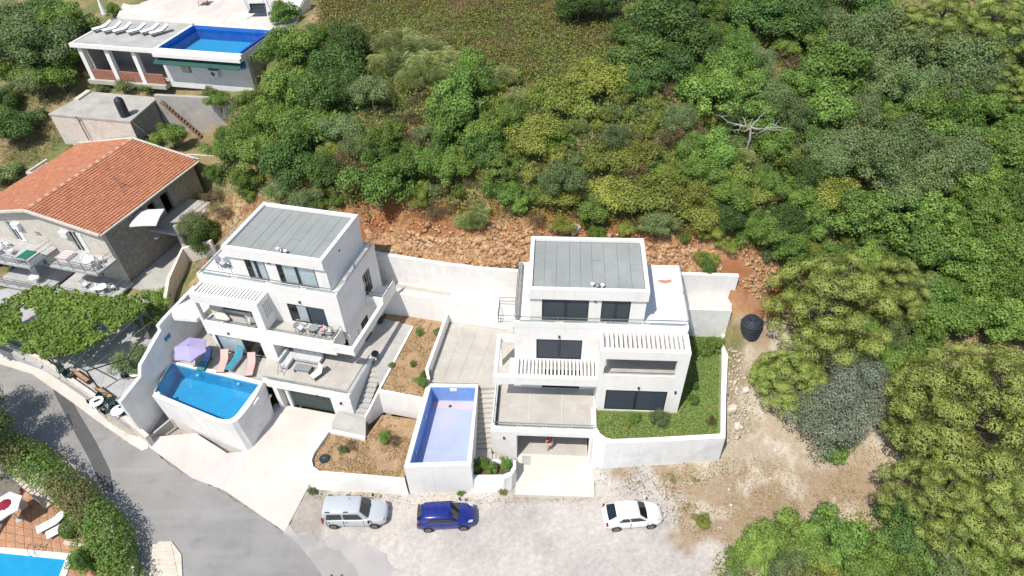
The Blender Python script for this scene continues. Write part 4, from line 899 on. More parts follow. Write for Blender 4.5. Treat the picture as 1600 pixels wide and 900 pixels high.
# tall boundary wall on the left of the pool
bw = [(1.6, 7.0), (-1.9, 7.02), (-2.7, 6.95), (-2.72, 6.5), (-5.4, 5.6), (-5.85, 4.85), (-8.05, 4.65), (-8.0, -.3), (1.6, -.3)]
m = MB(); A = [LV(-2.4, y, z) for y, z in bw]; B = [LV(-2.66, y, z) for y, z in bw]; m.quadbox(B, A)
tag(m.build('boundary_wall', M['white2'], None), 'tall stepped white boundary wall beside the filled pool', 'wall')
m = MB(); c = LV(-2.38, -2.55, 5.5)
for k in range(5): m.box(-2.395, -2.36, -2.85 + k * .12, -2.74 + k * .12, 5.35 + .05 * (k % 3), 5.75 - .06 * (k % 2), LV)
tag(m.build('wall_ornament', surf('turquoise_ceramic', (.02, .28, .40), (.03, .20, .33), 5, .4), None), 'small turquoise ornament hung on the tall boundary wall', 'ornament')
wall_line('kerb_wall', [(*at2(230, 686, .5), .5), (*at2(266, 656, .75), .75)], -.2, .14, M['conc'], 'low concrete kerb from the boundary wall to the pool corner', 'kerb')
MB().bar(LV(-2.0, -1.0, 7.06), LV(-.35, -.62, 7.1), .16, .07).build('plank', M['creamfab']); tag(bpy.data.objects['plank'], 'cream plank lying on the white slab over the pool terrace corner', 'plank')
# black water tank on the bank
tc = at(1168, 526, 3.5); t = thing('water_tank', 'black ribbed plastic water tank beside the lawn wall', 'tank', tc)
prof = [(.72, 0)]
for i in range(7): prof += [(.72, .04 + i * .24), (.82, .08 + i * .24), (.82, .20 + i * .24), (.72, .24 + i * .24)]
prof += [(.72, 1.74), (.60, 1.90), (.36, 1.98), (.33, 1.98), (.33, 2.10), (.03, 2.13)]
MB().lathe(tc, prof, 28).build('tank_body', M['black'], t)
slab('tank_base', [(tc[0] + a, tc[1] + b) for a, b in ((-1, -1), (1, -.9), (1, 1), (-1, 1))], 2.0, 3.5, M['conc'], kind=None, parent=t)
MB().tube((tc[0] - .3, tc[1] - .4, tc[2] + 1.95), (tc[0] + .1, tc[1] - .2, tc[2] + 2.05), .03).build('pipe', M['steel'], t)
# ---------------------------------------------------------------- rock bank, rubble, boulders
def stones(name, P, sizes, mat, tints=None, flat=.6, seed=1, sink=.25, kind='stuff'):
    """many angular stones in one mesh: skewed eight-cornered lumps at points P (n,3)"""
    rng = np.random.default_rng(seed); n = len(P)
    base = np.array([(-1, -1, -1), (1, -1, -1), (1, 1, -1), (-1, 1, -1), (-1, -1, 1), (1, -1, 1), (1, 1, 1), (-1, 1, 1)], float) * .5
    V = base[None] * rng.uniform(.55, 1.15, (n, 8, 1)) * np.array([1, 1, flat]) + rng.uniform(-.12, .12, (n, 8, 3))
    V[:, 4:, :2] *= .72
    a = rng.uniform(0, 6.28, n); ca, sa = np.cos(a), np.sin(a); x = V[..., 0] * ca[:, None] - V[..., 1] * sa[:, None]; y = V[..., 0] * sa[:, None] + V[..., 1] * ca[:, None]
    tl = rng.normal(0, .3, n)[:, None]; z = V[..., 2] + x * tl
    V = np.stack([x, y, z], -1) * np.asarray(sizes)[:, None, None] + P[:, None, :]
    V[..., 2] += (np.asarray(sizes) * flat * (.5 - sink))[:, None]
    F = np.array([(0, 3, 2, 1), (4, 5, 6, 7), (0, 1, 5, 4), (1, 2, 6, 5), (2, 3, 7, 6), (3, 0, 4, 7)])
    q = (F[None] + (np.arange(n) * 8)[:, None, None]).reshape(-1, 4)
    me = bpy.data.meshes.new(name); me.vertices.add(n * 8); me.vertices.foreach_set('co', V.ravel())
    me.loops.add(q.size); me.loops.foreach_set('vertex_index', q.ravel()); me.polygons.add(len(q)); me.polygons.foreach_set('loop_start', np.arange(0, q.size, 4)); me.update(calc_edges=True)
    c = np.ones((n, 8, 4)); t = rng.uniform(.75, 1.2, (n, 1)); c[..., :3] = (t * np.ones((1, 3)))[:, None, :]
    me.color_attributes.new('stone', 'FLOAT_COLOR', 'POINT').data.foreach_set('color', c.ravel())
    me.materials.append(mat); o = bpy.data.objects.new(name, me); COL.objects.link(o)
    if kind: o['kind'] = kind
    return o
rng = np.random.default_rng(5)
M['rockT'] = surf('ochre_bank_stone', (.46, .30, .165), (.33, .18, .09), 1.6, .9, .35, (9, .16), attr='stone', stain=[((.54, .42, .28), 2.2, .6, .52, .68), ((.27, .12, .06), .9, .5, .55, .72)])
M['rubble'] = surf('pale_rubble', (.54, .475, .40), (.44, .365, .29), 1.6, .9, .25, (9, .1), attr='stone')
def scatter_px(n, poly, seed, lift=0):
    r = np.random.default_rng(seed); xs = [p[0] for p in poly]; ys = [p[1] for p in poly]
    px = r.uniform(min(xs), max(xs), n * 3); py = r.uniform(min(ys), max(ys), n * 3); k = inside(poly, px, py); px, py = px[k][:n], py[k][:n]
    return px, py
_gx, _gy = np.linspace(-64, 68, 331), np.linspace(4, 112, 271); _GX, _GY = np.meshgrid(_gx, _gy); _GZ = ground(_GX, _GY)
def gfast(x, y):
    u = np.clip((np.asarray(x) + 64) / .4, 0, 329.999); v = np.clip((np.asarray(y) - 4) / .4, 0, 269.999); i, j = u.astype(int), v.astype(int); f, g = u - i, v - j
    return (_GZ[j, i] * (1 - f) + _GZ[j, i + 1] * f) * (1 - g) + (_GZ[j + 1, i] * (1 - f) + _GZ[j + 1, i + 1] * f) * g
def pix_to_ground(px, py, lift=0.0):
    """vectorised sight line to the terrain"""
    px, py = np.asarray(px, float), np.asarray(py, float)
    u, v = px - 800, 450 - py; cr, sr = math.cos(CRO), math.sin(CRO); u, v = (u * cr - v * sr) / CF, (u * sr + v * cr) / CF
    d = np.stack([u, _c + v * _s, -_s + v * _c], -1); t = np.full(len(px), 160.0); found = np.zeros(len(px), bool)
    for s in np.arange(30, 160, .5):
        q = d * s; new = (~found) & (CH + q[:, 2] < gfast(q[:, 0], q[:, 1]) + lift); t[new] = s; found |= new
    lo, hi = t - .5, t.copy()
    for _ in range(9):
        m_ = (lo + hi) / 2; q = d * m_[:, None]; b_ = CH + q[:, 2] < gfast(q[:, 0], q[:, 1]) + lift; hi = np.where(b_, m_, hi); lo = np.where(b_, lo, m_)
    q = d * hi[:, None]; return np.stack([q[:, 0], q[:, 1], gfast(q[:, 0], q[:, 1])], -1)
bank = [(572, 362), (640, 368), (720, 372), (812, 362), (835, 352), (835, 430), (810, 424), (700, 412), (600, 398), (575, 392)]
px, py = scatter_px(8500, bank, 3); P1 = pix_to_ground(px, py)
bank2 = [(1000, 380), (1060, 384), (1120, 392), (1130, 432), (1060, 420), (1010, 424)]
px, py = scatter_px(2400, bank2, 4); P2 = pix_to_ground(px, py)
bank3 = [(1120, 375), (1160, 385), (1210, 410), (1220, 440), (1190, 470), (1150, 440), (1185, 425), (1140, 395)]
px, py = scatter_px(1000, bank3, 6); P3 = pix_to_ground(px, py)
P = np.concatenate([P1, P2, P3]); sz = rng.gamma(1.0, .075, len(P)) + .075 + .3 * (rng.uniform(0, 1, len(P)) > .985)
stones('bank_stones', P, sz, M['rockT'], seed=2, flat=.5, sink=.42)
top = [(565, 340), (700, 352), (830, 350), (1010, 366), (1120, 380), (1120, 392), (1000, 384), (820, 366), (700, 374), (570, 362)]
px, py = scatter_px(420, top, 8); P = pix_to_ground(px, py); stones('bank_stones', P, rng.gamma(2.2, .06, len(P)) + .06, M['rockT'], seed=3)
rub = [(1125, 560), (1180, 640), (1230, 690), (1300, 740), (1290, 770), (1180, 790), (1130, 840), (1060, 800), (1010, 745), (1120, 715)]
px, py = scatter_px(1100, rub, 9); P = pix_to_ground(px, py); stones('rubble_stones', P, rng.gamma(.9, .045, len(P)) + .025, M['rubble'], seed=4)
rub = [(1130, 540), (1165, 550), (1185, 640), (1170, 690), (1135, 690)]
px, py = scatter_px(500, rub, 10); P = pix_to_ground(px, py); stones('rubble_stones', P, rng.gamma(1.5, .05, len(P)) + .04, M['rubble'], seed=5)
edge = [(490, 766), (640, 775), (760, 779), (930, 776), (1010, 740), (1060, 790), (1030, 830), (930, 782), (760, 788), (490, 776)]
px, py = scatter_px(900, edge, 11); P = pix_to_ground(px, py); stones('gravel_stones', P, rng.gamma(1.5, .025, len(P)) + .03, M['rubble'], seed=6)
for (px_, py_, s, lab) in ((898, 360, .95, 'pale boulder at the top of the red bank beside the right villa roof'), (866, 357, .55, 'small ochre boulder on the red bank, left of the pale boulder'), (1140, 640, .8, 'white rock beside the outer lawn wall'), (1163, 612, .6, 'white rock on the dirt slope under the pine'), (1150, 668, .55, 'white rock lowest on the dirt beside the lawn wall corner')):
    p = hit(px_, py_); o = stones('boulder', np.array([p]), [s], M['palerock'] if 'white' in lab or 'pale' in lab else M['rock'], seed=int(px_), flat=.75, kind=None)
    m_ = o.modifiers.new('round', 'BEVEL'); m_.width = .09 * s; m_.segments = 2
    tag(o, lab, 'boulder')
# ---------------------------------------------------------------- furniture kit: one of each kind, then copies
def base_lounger(frame, cloth, back=45, towel=None):
    t = local(thing('sun_lounger', 'x', 'sun lounger'))
    m = MB()
    for s in (-.3, .3): m.bar((s, -.95, .32), (s, .25, .32), .05); m.bar((s, .25, .32), (s, .25 + .75 * math.cos(rad(back)), .32 + .75 * math.sin(rad(back))), .05)
    for y in (-.95, .25): m.bar((-.3, y, .32), (.3, y, .32), .04)
    m.build('frame', frame, t)
    for s in (-.29, .29):
        for y in (-.8, .35): MB().bar((s, y, 0), (s, y * .93, .32), .045).build('leg', frame, t)
    m = MB(); c, d = math.cos(rad(back)), math.sin(rad(back)); pr = [(-.95, .34), (-.4, .345), (-.1, .33), (.25, .35), (.25 + .4 * c, .35 + .4 * d), (.25 + .78 * c, .35 + .76 * d)]
    m.loft([[(-.29, y, z), (.29, y, z), (.29, y, z + .045), (-.29, y, z + .045)] for y, z in pr]); m.build('sling', cloth, t, smooth=False)
    if towel:
        m = MB(); a = pr[2:] if towel[1] == 'top' else pr
        m.loft([[(-.25, y, z + .05), (.25, y, z + .05), (.25, y, z + .075), (-.25, y, z + .075)] for y, z in a]); m.build('towel', towel[0], t)
    return t
def base_chair(fr, seat, arms=True):
    t = local(thing('garden_chair', 'x', 'chair'))
    MB().box(-.23, .23, -.23, .23, .41, .45).build('seat', seat, t)
    MB().quadbox([(-.23, .20, .45), (.23, .20, .45), (.23, .23, .45), (-.23, .23, .45)], [(-.21, .30, .88), (.21, .30, .88), (.21, .33, .88), (-.21, .33, .88)]).build('backrest', seat, t)
    for a in (-.21, .21):
        for b in (-.21, .21): MB().bar((a * 1.05, b * 1.1, 0), (a, b, .41), .035).build('leg', fr, t)
    if arms:
        for s in (-.26, .26): m = MB(); m.bar((s, -.2, .65), (s, .26, .66), .045, .025); m.bar((s, -.2, .43), (s, -.2, .65), .03); m.build('armrest', fr, t)
    return t
def base_table(fr, top, r=.42, h=.72):
    t = local(thing('round_table', 'x', 'table'))
    MB().lathe((0, 0, h - .03), [(r, 0), (r, .03)], 20).build('tabletop', top, t); MB().tube((0, 0, 0), (0, 0, h - .03), .035).build('pedestal', fr, t)
    for k in range(3): a = k * 2.094; MB().bar((0, 0, .06), (.3 * math.cos(a), .3 * math.sin(a), .015), .04).build('foot', fr, t)
    return t
def base_parasol(cloth, pole, R=1.5, H=2.35, n=8, rise=.5, sq=False):
    t = local(thing('parasol', 'x', 'parasol'))
    MB().tube((0, 0, 0), (0, 0, H + .1), .025).build('pole', pole, t)
    MB().lathe((0, 0, 0), [(.26, 0), (.26, .07), (.06, .10)], 14).build('base', M['concgrey'], t)
    m = MB(); ap = (0, 0, H)
    k0 = math.pi / n
    ring = [(R * math.cos(2 * math.pi * i / n + k0), R * math.sin(2 * math.pi * i / n + k0), H - rise) for i in range(n)]
    for i in range(n):
        a, b = ring[i], ring[(i + 1) % n]; md = tuple((a[j] + b[j]) / 2 * (.965 if j < 2 else 1) + (.03 if j == 2 else 0) for j in range(3))
        m.face([ap, a, md]); m.face([ap, md, b]); m.face([a, (a[0], a[1], a[2] - .12), (md[0], md[1], md[2] - .12), md]); m.face([md, (md[0], md[1], md[2] - .12), (b[0], b[1], b[2] - .12), b])
    cn = m.build('canopy', cloth, t)
    for i in range(n): MB().bar((0, 0, H - .05), (ring[i][0] * .98, ring[i][1] * .98, ring[i][2] - .02), .02).build('rib', pole, cn)
    return t
used = {}
def put(key, base, loc, rz, label, group=None, scale=None):
    if key not in used:
        used[key] = base; o = base; o.location = loc; o.rotation_euler = (0, 0, rz); o['label'] = label
        if group: o['group'] = group
        if scale: o.scale = (scale,) * 3
        return o
    return copy_tree(used[key], loc=loc, rz=rz, label=label, group=group, scale=scale)
LG = 'sun loungers by the filled pool'
z = 3.335
lo_pink = base_lounger(M['wood'], M['pinkcloth'], 40)
a0 = LV.ax
put('pink', lo_pink, at(350, 568, z + .2)[:2] + (z,), a0 + .25, 'pink sun lounger standing between the blue towelled and the teal towelled lounger', LG)
put('pink', None, at(393, 573, z + .2)[:2] + (z,), a0 + .3, 'pink sun lounger nearest the lounge, rightmost of those by the pool', LG)
lo_teal = base_lounger(M['black'], M['tealcloth'], 40, (M['bluecloth'], 'top'))
put('teal', lo_teal, at(322, 565, z + .2)[:2] + (z,), a0 + .12, 'teal sun lounger with a blue towel over its backrest, beside the lilac parasol', LG)
lo_t2 = base_lounger(M['steel'], M['bluecloth'], 42, (M['tealcloth'], 'all'))
put('teal2', lo_t2, at(369, 565, z + .2)[:2] + (z,), a0 - .1, 'sun lounger under a long teal towel, between the two pink ones', LG)
pb_ = base_parasol(M['lilac'], M['alu'], 1.27, 2.3, 6, .42)
p = at(296, 544, z + 2.0); put('parasol', pb_, (p[0], p[1], z), .35, 'open lilac parasol by the boundary wall of the filled pool')
# pool ladder
t = thing('pool_ladder', 'steel pool ladder at the back corner of the filled pool', 'ladder', at(278, 562, 3.5))
for s in (0, .42):
    c = at(274 + s * 20, 563, 3.45); m = MB(); m.path([(c[0], c[1] + .35, 3.5), (c[0], c[1] + .3, 4.15), (c[0], c[1] - .05, 4.2), (c[0], c[1] - .25, 3.9), (c[0], c[1] - .28, 2.6)], .022); m.build('handrail', M['steel'], t)
# lounge corner of the left villa
sf = thing('corner_sofa', 'light grey corner sofa under the balcony of the left villa', 'sofa', LV(6, -.3, 3.32)); z = 3.325
def lvb(n, mat, par, *a): return MB().box(*a, LV).build(n, mat, par, bevel=.03)
lvb('seat', M['greyfab'], sf, 6.45, 8.55, -1.08, -.42, z + .12, z + .44); lvb('seat', M['greyfab'], sf, 5.78, 6.44, -1.98, -.42, z + .12, z + .44)
for i in range(4): lvb('back_cushion', M['greyfab'], sf, 6.2 + i * .59, 6.75 + i * .59, -.55, -.36, z + .44, z + .82)
for i in range(2): lvb('back_cushion', M['greyfab'], sf, 5.66, 5.86, -1.9 + i * .68, -1.26 + i * .68, z + .44, z + .82)
lvb('base', M['darkfab'], sf, 6.46, 8.53, -1.05, -.44, z, z + .12); lvb('base', M['darkfab'], sf, 5.8, 6.42, -1.95, -.44, z, z + .12)
ct = thing('coffee_table', 'low grey table in front of the corner sofa', 'table', LV(7.6, -1.8, z)); lvb('tabletop', M['tileglass'], ct, 7.0, 8.25, -2.08, -1.5, z + .36, z + .42)
for a in (7.05, 8.2):
    for b in (-2.03, -1.55): MB().box(a - .04, a + .04, b - .04, b + .04, z, z + .36, LV).build('leg', M['alu'], ct)
ac = base_lounger(M['darkfab'], M['creamfab'], 55); put('recl', ac, LV(*LV.at(497, 583, z + .3), z), a0 - .5, 'cream reclining chair alone on the terrace over the left garage'); ac.name = 'reclining_chair'; ac['category'] = 'chair'; ac.scale = (.9, .62, 1)
t = thing('folding_stand', 'thin metal drying stand at the edge of the roofed lounge', 'stand', LV(6, -2.2, z)); m = MB()
m.bar(LV(5.85, -2.5, z), LV(6.05, -2.1, z + 1.0), .03); m.bar(LV(6.4, -2.5, z), LV(6.05, -2.1, z + 1.0), .03); m.build('frame', M['steel'], t); MB().bar(LV(5.92, -2.38, z + .3), LV(6.3, -2.38, z + .3), .025).build('crossbar', M['steel'], t)
# balcony furniture of the left villa
ch = base_chair(M['alu'], M['greyfab']); tb = base_table(M['alu'], M['tileglass'], .36)
zb = 6.47; BG = 'balcony chairs of the left villa'
for i, (x, r, lab) in enumerate(((7.55, 1.2, 'grey chair at the left end of the balcony table set'), (8.25, 2.9, 'grey chair against the wall behind the balcony table'), (9.2, -1.0, 'grey chair right of the balcony table, beside the pink cushion'), (9.75, -1.5, 'grey chair in the right corner of the front balcony'))):
    put('bch', ch, LV(x, -.72 + .12 * (i % 2), zb), a0 + r, lab, BG)
put('btb', tb, LV(8.7, -.66, zb), 0, 'small round dark table on the front balcony of the left villa', 'small round tables of the left villa')
lvb('pink_cushion', surf('pink_cushion', (.75, .30, .36), None, 3), None, 9.1, 9.36, -.72, -.45, zb + .46, zb + .56); tag(bpy.data.objects['pink_cushion'], 'pink cushion on the balcony chair of the left villa', 'cushion')
put('bch', ch, LV(3.6, -.75, zb), a0 + .7, 'grey chair inside the slatted loggia, beside the pillar', BG); put('btb', tb, LV(4.15, -.8, zb), 0, 'small round table inside the slatted loggia of the left villa', 'small round tables of the left villa')
hc = base_lounger(M['plasticw'], M['creamfab'], 60); put('hang', hc, LV(1.05, -.6, zb), a0 + 1.0, 'cream folded deck chair in the left corner of the slatted loggia'); hc['category'] = 'deck chair'; hc.name = 'deck_chair'
put('btb', tb, LV(1.85, 1.3, T + .012), 0, 'small round table on the top terrace of the left villa', 'small round tables of the left villa')
for i, (x, y, r, lab) in enumerate(((1.4, 1.05, 1.0, 'grey chair in front of the small table on the top terrace'), (1.55, 1.9, -2.6, 'grey chair behind the small table on the top terrace'), (2.3, 1.0, 2.2, 'grey chair next to the upper wall on the top terrace'))): put('bch', ch, LV(x, y, T + .012), r, lab, BG)
t = thing('kettle_grill', 'small dark grill beside the walkway of the left villa', 'grill', at(582, 553, 3.3)); c = at(574, 505, 3.3)
MB().lathe(at(588, 562, 3.31), [(.05, .45), (.28, .62), (.30, .72), (.2, .86), (.04, .93)], 14).build('bowl', M['black'], t)
for k in range(3): q = at(588, 562, 3.31); MB().bar((q[0], q[1], 3.8), (q[0] + .25 * math.cos(k * 2.1), q[1] + .25 * math.sin(k * 2.1), 3.31), .025).build('leg', M['black'], t)
t = thing('plant_pot', 'dark round pot in the shade beside the walkway of the left villa', 'pot', at(594, 503, 3.3)); MB().lathe(at(594, 503, 3.3), [(.22, 0), (.32, .35), (.34, .38), (.28, .38), (.05, .34)], 14).build('pot', M['black'], t)
# person at the open garage of the right villa
def person(loc, rz):
    t = thing('person', 'person in a dark red top and pale shorts standing at the open garage', 'person', loc, rz); OFF[t.name] = (0, 0, 0)
    J = {'pel': (0, 0, .95, .125), 'wai': (0, .0, 1.08, .115), 'che': (0, .01, 1.30, .135), 'nek': (0, .0, 1.46, .06), 'hdb': (0, -.01, 1.54, .07), 'hdm': (0, -.02, 1.64, .098), 'hdt': (0, -.01, 1.73, .075),
         'lsh': (-.17, 0, 1.40, .065), 'lel': (-.27, .02, 1.13, .045), 'lwr': (-.24, -.16, .98, .032), 'lha': (-.22, -.24, .95, .035), 'rsh': (.17, 0, 1.40, .065), 'rel': (.24, .04, 1.12, .045), 'rwr': (.23, -.06, .90, .032), 'rha': (.22, -.09, .81, .035),
         'lhi': (-.09, 0, .90, .105), 'lkn': (-.12, -.06, .50, .062), 'lan': (-.13, .02, .08, .042), 'lto': (-.14, -.14, .04, .035), 'rhi': (.09, 0, .90, .105), 'rkn': (.11, .03, .50, .062), 'ran': (.12, .10, .08, .042), 'rto': (.13, -.06, .04, .035)}
    E = [('pel', 'wai'), ('wai', 'che'), ('che', 'nek'), ('nek', 'hdb'), ('hdb', 'hdm'), ('hdm', 'hdt'), ('che', 'lsh'), ('lsh', 'lel'), ('lel', 'lwr'), ('lwr', 'lha'), ('che', 'rsh'), ('rsh', 'rel'), ('rel', 'rwr'), ('rwr', 'rha'), ('pel', 'lhi'), ('lhi', 'lkn'), ('lkn', 'lan'), ('lan', 'lto'), ('pel', 'rhi'), ('rhi', 'rkn'), ('rkn', 'ran'), ('ran', 'rto')]
    def fing(side):
        s = -1 if side == 'l' else 1; h = J[side + 'ha']
        for k in range(5):
            n1 = f'{side}f{k}'; ln = (.05, .075, .082, .076, .06)[k]; J[n1] = (h[0] + s * ((k - 2) * .012 if k else -.03), h[1] - .02 + (.0 if k else -.01), h[2] - ln * .6, .011); J[n1 + 'b'] = (J[n1][0], J[n1][1] - .015, h[2] - ln * 1.25 if k else h[2] - .05, .008); E.append((side + 'ha', n1)); E.append((n1, n1 + 'b'))
    fing('l'); fing('r')
    ks = list(J); me = bpy.data.meshes.new('body'); me.from_pydata([J[k][:3] for k in ks], [(ks.index(a), ks.index(b)) for a, b in E], []); me.update()
    o = bpy.data.objects.new('body', me); COL.objects.link(o); o.parent = t
    import bmesh
    bm = bmesh.new(); bm.from_mesh(me); bm.verts.layers.skin.verify(); bm.to_mesh(me); bm.free()
    sk = o.modifiers.new('skin', 'SKIN'); lay = me.skin_vertices[0].data
    for i, k in enumerate(ks): lay[i].radius = (J[k][3], J[k][3] * (.8 if k in ('che', 'wai', 'pel') else 1))
    lay[0].use_root = True
    sb = o.modifiers.new('sub', 'SUBSURF'); sb.levels = 1; sb.render_levels = 2
    me.materials.append(M['skin'])
    m = MB(); el = lambda w_, d_, z_: [(w_ * math.cos(k * math.pi / 6), d_ * math.sin(k * math.pi / 6) + .005, z_) for k in range(12)]
    m.loft([el(.165, .125, .93), el(.155, .12, 1.08), el(.18, .14, 1.28), el(.205, .12, 1.40), el(.12, .09, 1.475)]); m.build('top', M['redcloth'], t, smooth=True)
    m = MB(); m.loft([el(.165, .13, 1.0), el(.175, .14, .88), el(.18, .14, .82)]); 
    for s in (-1, 1): m.loft([[(s * .095 + a * .55, b * .8, z_) for a, b, z_ in el(.165, .13, .86)], [(s * .11 + a * .58, b * .85 - .02, z_) for a, b, z_ in el(.165, .13, .56)]])
    m.build('shorts', M['creamfab'], t, smooth=True)
    m = MB(); m.loft([[(.112 * math.cos(k * math.pi / 6) * c, .118 * math.sin(k * math.pi / 6) * c + y, z_) for k in range(12)] for c, y, z_ in ((.86, .05, 1.55), (1.0, .025, 1.64), (.95, .01, 1.71), (.6, 0, 1.765), (.1, 0, 1.78))]); m.build('hair', M['hair'], t, smooth=True)
    for s in (-.033, .033): MB().lathe((s, -.108, 1.635), [(.006, -.008), (.012, 0), (.006, .008)], 8).build('eye', M['black'], t)
    MB().quadbox([(-.014, -.105, 1.595), (.014, -.105, 1.595), (.010, -.132, 1.60), (-.010, -.132, 1.60)], [(-.006, -.105, 1.64), (.006, -.105, 1.64), (.004, -.112, 1.64), (-.004, -.112, 1.64)]).build('nose', M['skin'], t)
    MB().box(-.022, .022, -.112, -.100, 1.566, 1.573).build('mouth', M['redcloth'], t)
    return t
pp = at(858, 703, .04); person(pp, .5)
# ---------------------------------------------------------------- cars
def paint(name, c, rough=.28, dust=.16):
    m, t = new_mat(name); p = t.nodes.new('ShaderNodeBsdfPrincipled'); o = t.nodes.new('ShaderNodeOutputMaterial'); t.links.new(p.outputs[0], o.inputs[0])
    p.inputs['Base Color'].default_value = rgba(c); p.inputs['Roughness'].default_value = rough; p.inputs['Coat Weight'].default_value = .6; p.inputs['Coat Roughness'].default_value = .06; p.inputs['Specular IOR Level'].default_value = .5
    g = t.nodes.new('ShaderNodeNewGeometry'); n = t.nodes.new('ShaderNodeTexNoise'); n.inputs['Scale'].default_value = 2.5; n.inputs['Detail'].default_value = 5; t.links.new(g.outputs['Position'], n.inputs['Vector'])
    r = t.nodes.new('ShaderNodeMapRange'); r.inputs[1].default_value = .4; r.inputs[2].default_value = .75; r.inputs[4].default_value = dust; t.links.new(n.outputs['Fac'], r.inputs[0])
    mx = t.nodes.new('ShaderNodeMix'); mx.data_type = 'RGBA'; mx.inputs[6].default_value = rgba(c); mx.inputs[7].default_value = (.42, .38, .33, 1); t.links.new(r.outputs[0], mx.inputs[0]); t.links.new(mx.outputs[2], p.inputs['Base Color'])
    return m
CARGLASS = surf('car_window_glass', (.012, .018, .02), None, 2, .05, spec=.9)
LAMP = surf('lamp_glass', (.55, .56, .57), None, 2, .1, spec=.8); TAIL = surf('tail_lamp', (.22, .015, .015), None, 2, .15, spec=.7)
TYRE = surf('tyre_rubber', (.02, .02, .02), None, 2, .8); RIM = surf('alloy_rim', (.36, .36, .37), None, 2, .35, metallic=.7); TRIM = surf('dark_plastic_trim', (.035, .036, .038), None, 2, .55)
def car(name, label, mat, L, W, H, wins, rear, hood, ws, roof_r, van=False, trim=True):
    """x = length (front at +x), y = width, z up. wins: window spans along x on each side"""
    t = local(thing(name, label, 'car')); h = L / 2; w_ = W / 2
    # lower body sections: x, half width, belt/deck height, lower edge
    zs = hood; belt = .98 if not van else 1.06
    st = [(-h, .80, .62, .36), (-h + .05, .90, belt - .12, .28), (-h + .25, .97, belt, .22), (-h + .8, 1.0, belt, .20), (0, 1.0, belt - .01, .20), (ws + .25, 1.0, belt - .02, .20), (ws + .5, .985, hood + .03, .20), (h - .55, .95, hood - .06, .20), (h - .22, .86, hood - .17, .22), (h - .06, .70, hood - .30, .28), (h, .58, .50, .36)]
    m = MB(); rg = []
    for x, k, zt, zl in st:
        b = w_ * k
        rg.append([(x, -b + .10, zl), (x, -b + .01, zl + .12), (x, -b, (zl + zt) * .5), (x, -b + .015, zt - .18), (x, -b + .06, zt - .05), (x, -b + .16, zt), (x, 0, zt + .035), (x, b - .16, zt), (x, b - .06, zt - .05), (x, b - .015, zt - .18), (x, b, (zl + zt) * .5), (x, b - .01, zl + .12), (x, b - .10, zl)])
    m.loft(rg); body = m.build('body', mat, t, smooth=True); body.modifiers.new('sub', 'SUBSURF').levels = 1; body.modifiers['sub'].render_levels = 2
    # cabin
    xr0, xr1, xf1, xf0 = rear[0], rear[1], roof_r, ws + .35
    wb, wt = w_ - .10, w_ - .24; zt = H
    def cab(x): pass
    secs = [(xr0, wb - .06, belt - .06, wb - .09), (xr1, wb, zt - .09, wt - .04), (xr1 + .22, wb, zt - .015, wt), ((xr1 + xf1) / 2, wb, zt, wt + .01), (xf1 - .12, wb, zt - .02, wt), (xf1 + .03, wb, zt - .08, wt - .03), (xf0, wb - .04, belt - .07, wb - .08)]
    m = MB(); rg = []
    for x, a, z_, b in secs: rg.append([(x, -a, belt - .10), (x, -(a * .25 + b * .75), belt * .3 + z_ * .7 - .02), (x, -b, z_ - .05), (x, -b + .10, z_), (x, 0, z_ + .02), (x, b - .10, z_), (x, b, z_ - .05), (x, (a * .25 + b * .75), belt * .3 + z_ * .7 - .02), (x, a, belt - .10)])
    m.loft(rg); cb = m.build('cabin', mat, t, smooth=True); cb.modifiers.new('edge', 'BEVEL').width = .02
    # glass: windscreen, rear window, side windows, a few mm proud of the cabin
    def pane(n, pts, mt=CARGLASS): return MB().face(pts).build(n, mt, t)
    e = .014; zb = belt + .02
    # windscreen lies between (xf1, roof) and (xf0, belt)
    def lerp(a, b, f): return a + (b - a) * f
    def scr(xt, zt_, wt_, xb, zb_, wb_, dx, n):
        a, b = .05, .95; m = MB(); k = 8; pr = []
        for f in (a, b):
            x, z_, w2 = lerp(xt, xb, f) + dx, lerp(zt_, zb_, f) + e * 1.3, lerp(wt_, wb_, f)
            pr.append([(x + (.05 if dx > 0 else -.03) * (1 - (2 * i / k - 1) ** 2) * f, -w2 + 2 * w2 * i / k, z_ + .012 * (1 - (2 * i / k - 1) ** 2)) for i in range(k + 1)])
        m.loft(pr, closed=False, caps=False); return m.build(n, CARGLASS, t, smooth=True)
    scr(xf1 + .03, zt - .07, wt - .10, xf0, belt - .02, wb - .12, .022, 'windscreen')
    scr(xr1, zt - .09, wt - .13, xr0, belt + (.12 if not van else .25), wb - .16, -.022, 'rear_window')
    for s in (-1, 1):
        for (xa, xb, xc, xd) in wins:
            zT = zt - .17; f1 = .30 if False else 0
            yb, yt = wb + .012, wt + .085
            o = pane('side_window', [(xa, s * yb, zb), (xb, s * yb, zb), (xc, s * (yt - .01), zT), (xd, s * (yt - .01), zT)][::1 if s < 0 else -1])
    for s in (-1, 1):                                             # door shut lines and handles
        xs_ = sorted({round(w__[0] - .05, 2) for w__ in wins} | {round(w__[1] + .05, 2) for w__ in wins})
        for x in xs_: MB().quadbox([(x - .006, s * (w_ - .02), .32), (x + .006, s * (w_ - .02), .32), (x + .006, s * (w_ + .004), .32), (x - .006, s * (w_ + .004), .32)], [(x - .006, s * (w_ - .06), belt - .05), (x + .006, s * (w_ - .06), belt - .05), (x + .006, s * (w_ - .004), belt - .10), (x - .006, s * (w_ - .004), belt - .10)]).build('door_seam', TRIM, t)
        for (xa, xb, xc, xd) in wins: MB().box(xa + .06, xa + .22, s * w_ - .012, s * w_ + .02, belt - .22, belt - .19).build('door_handle', TRIM if van else mat, t)
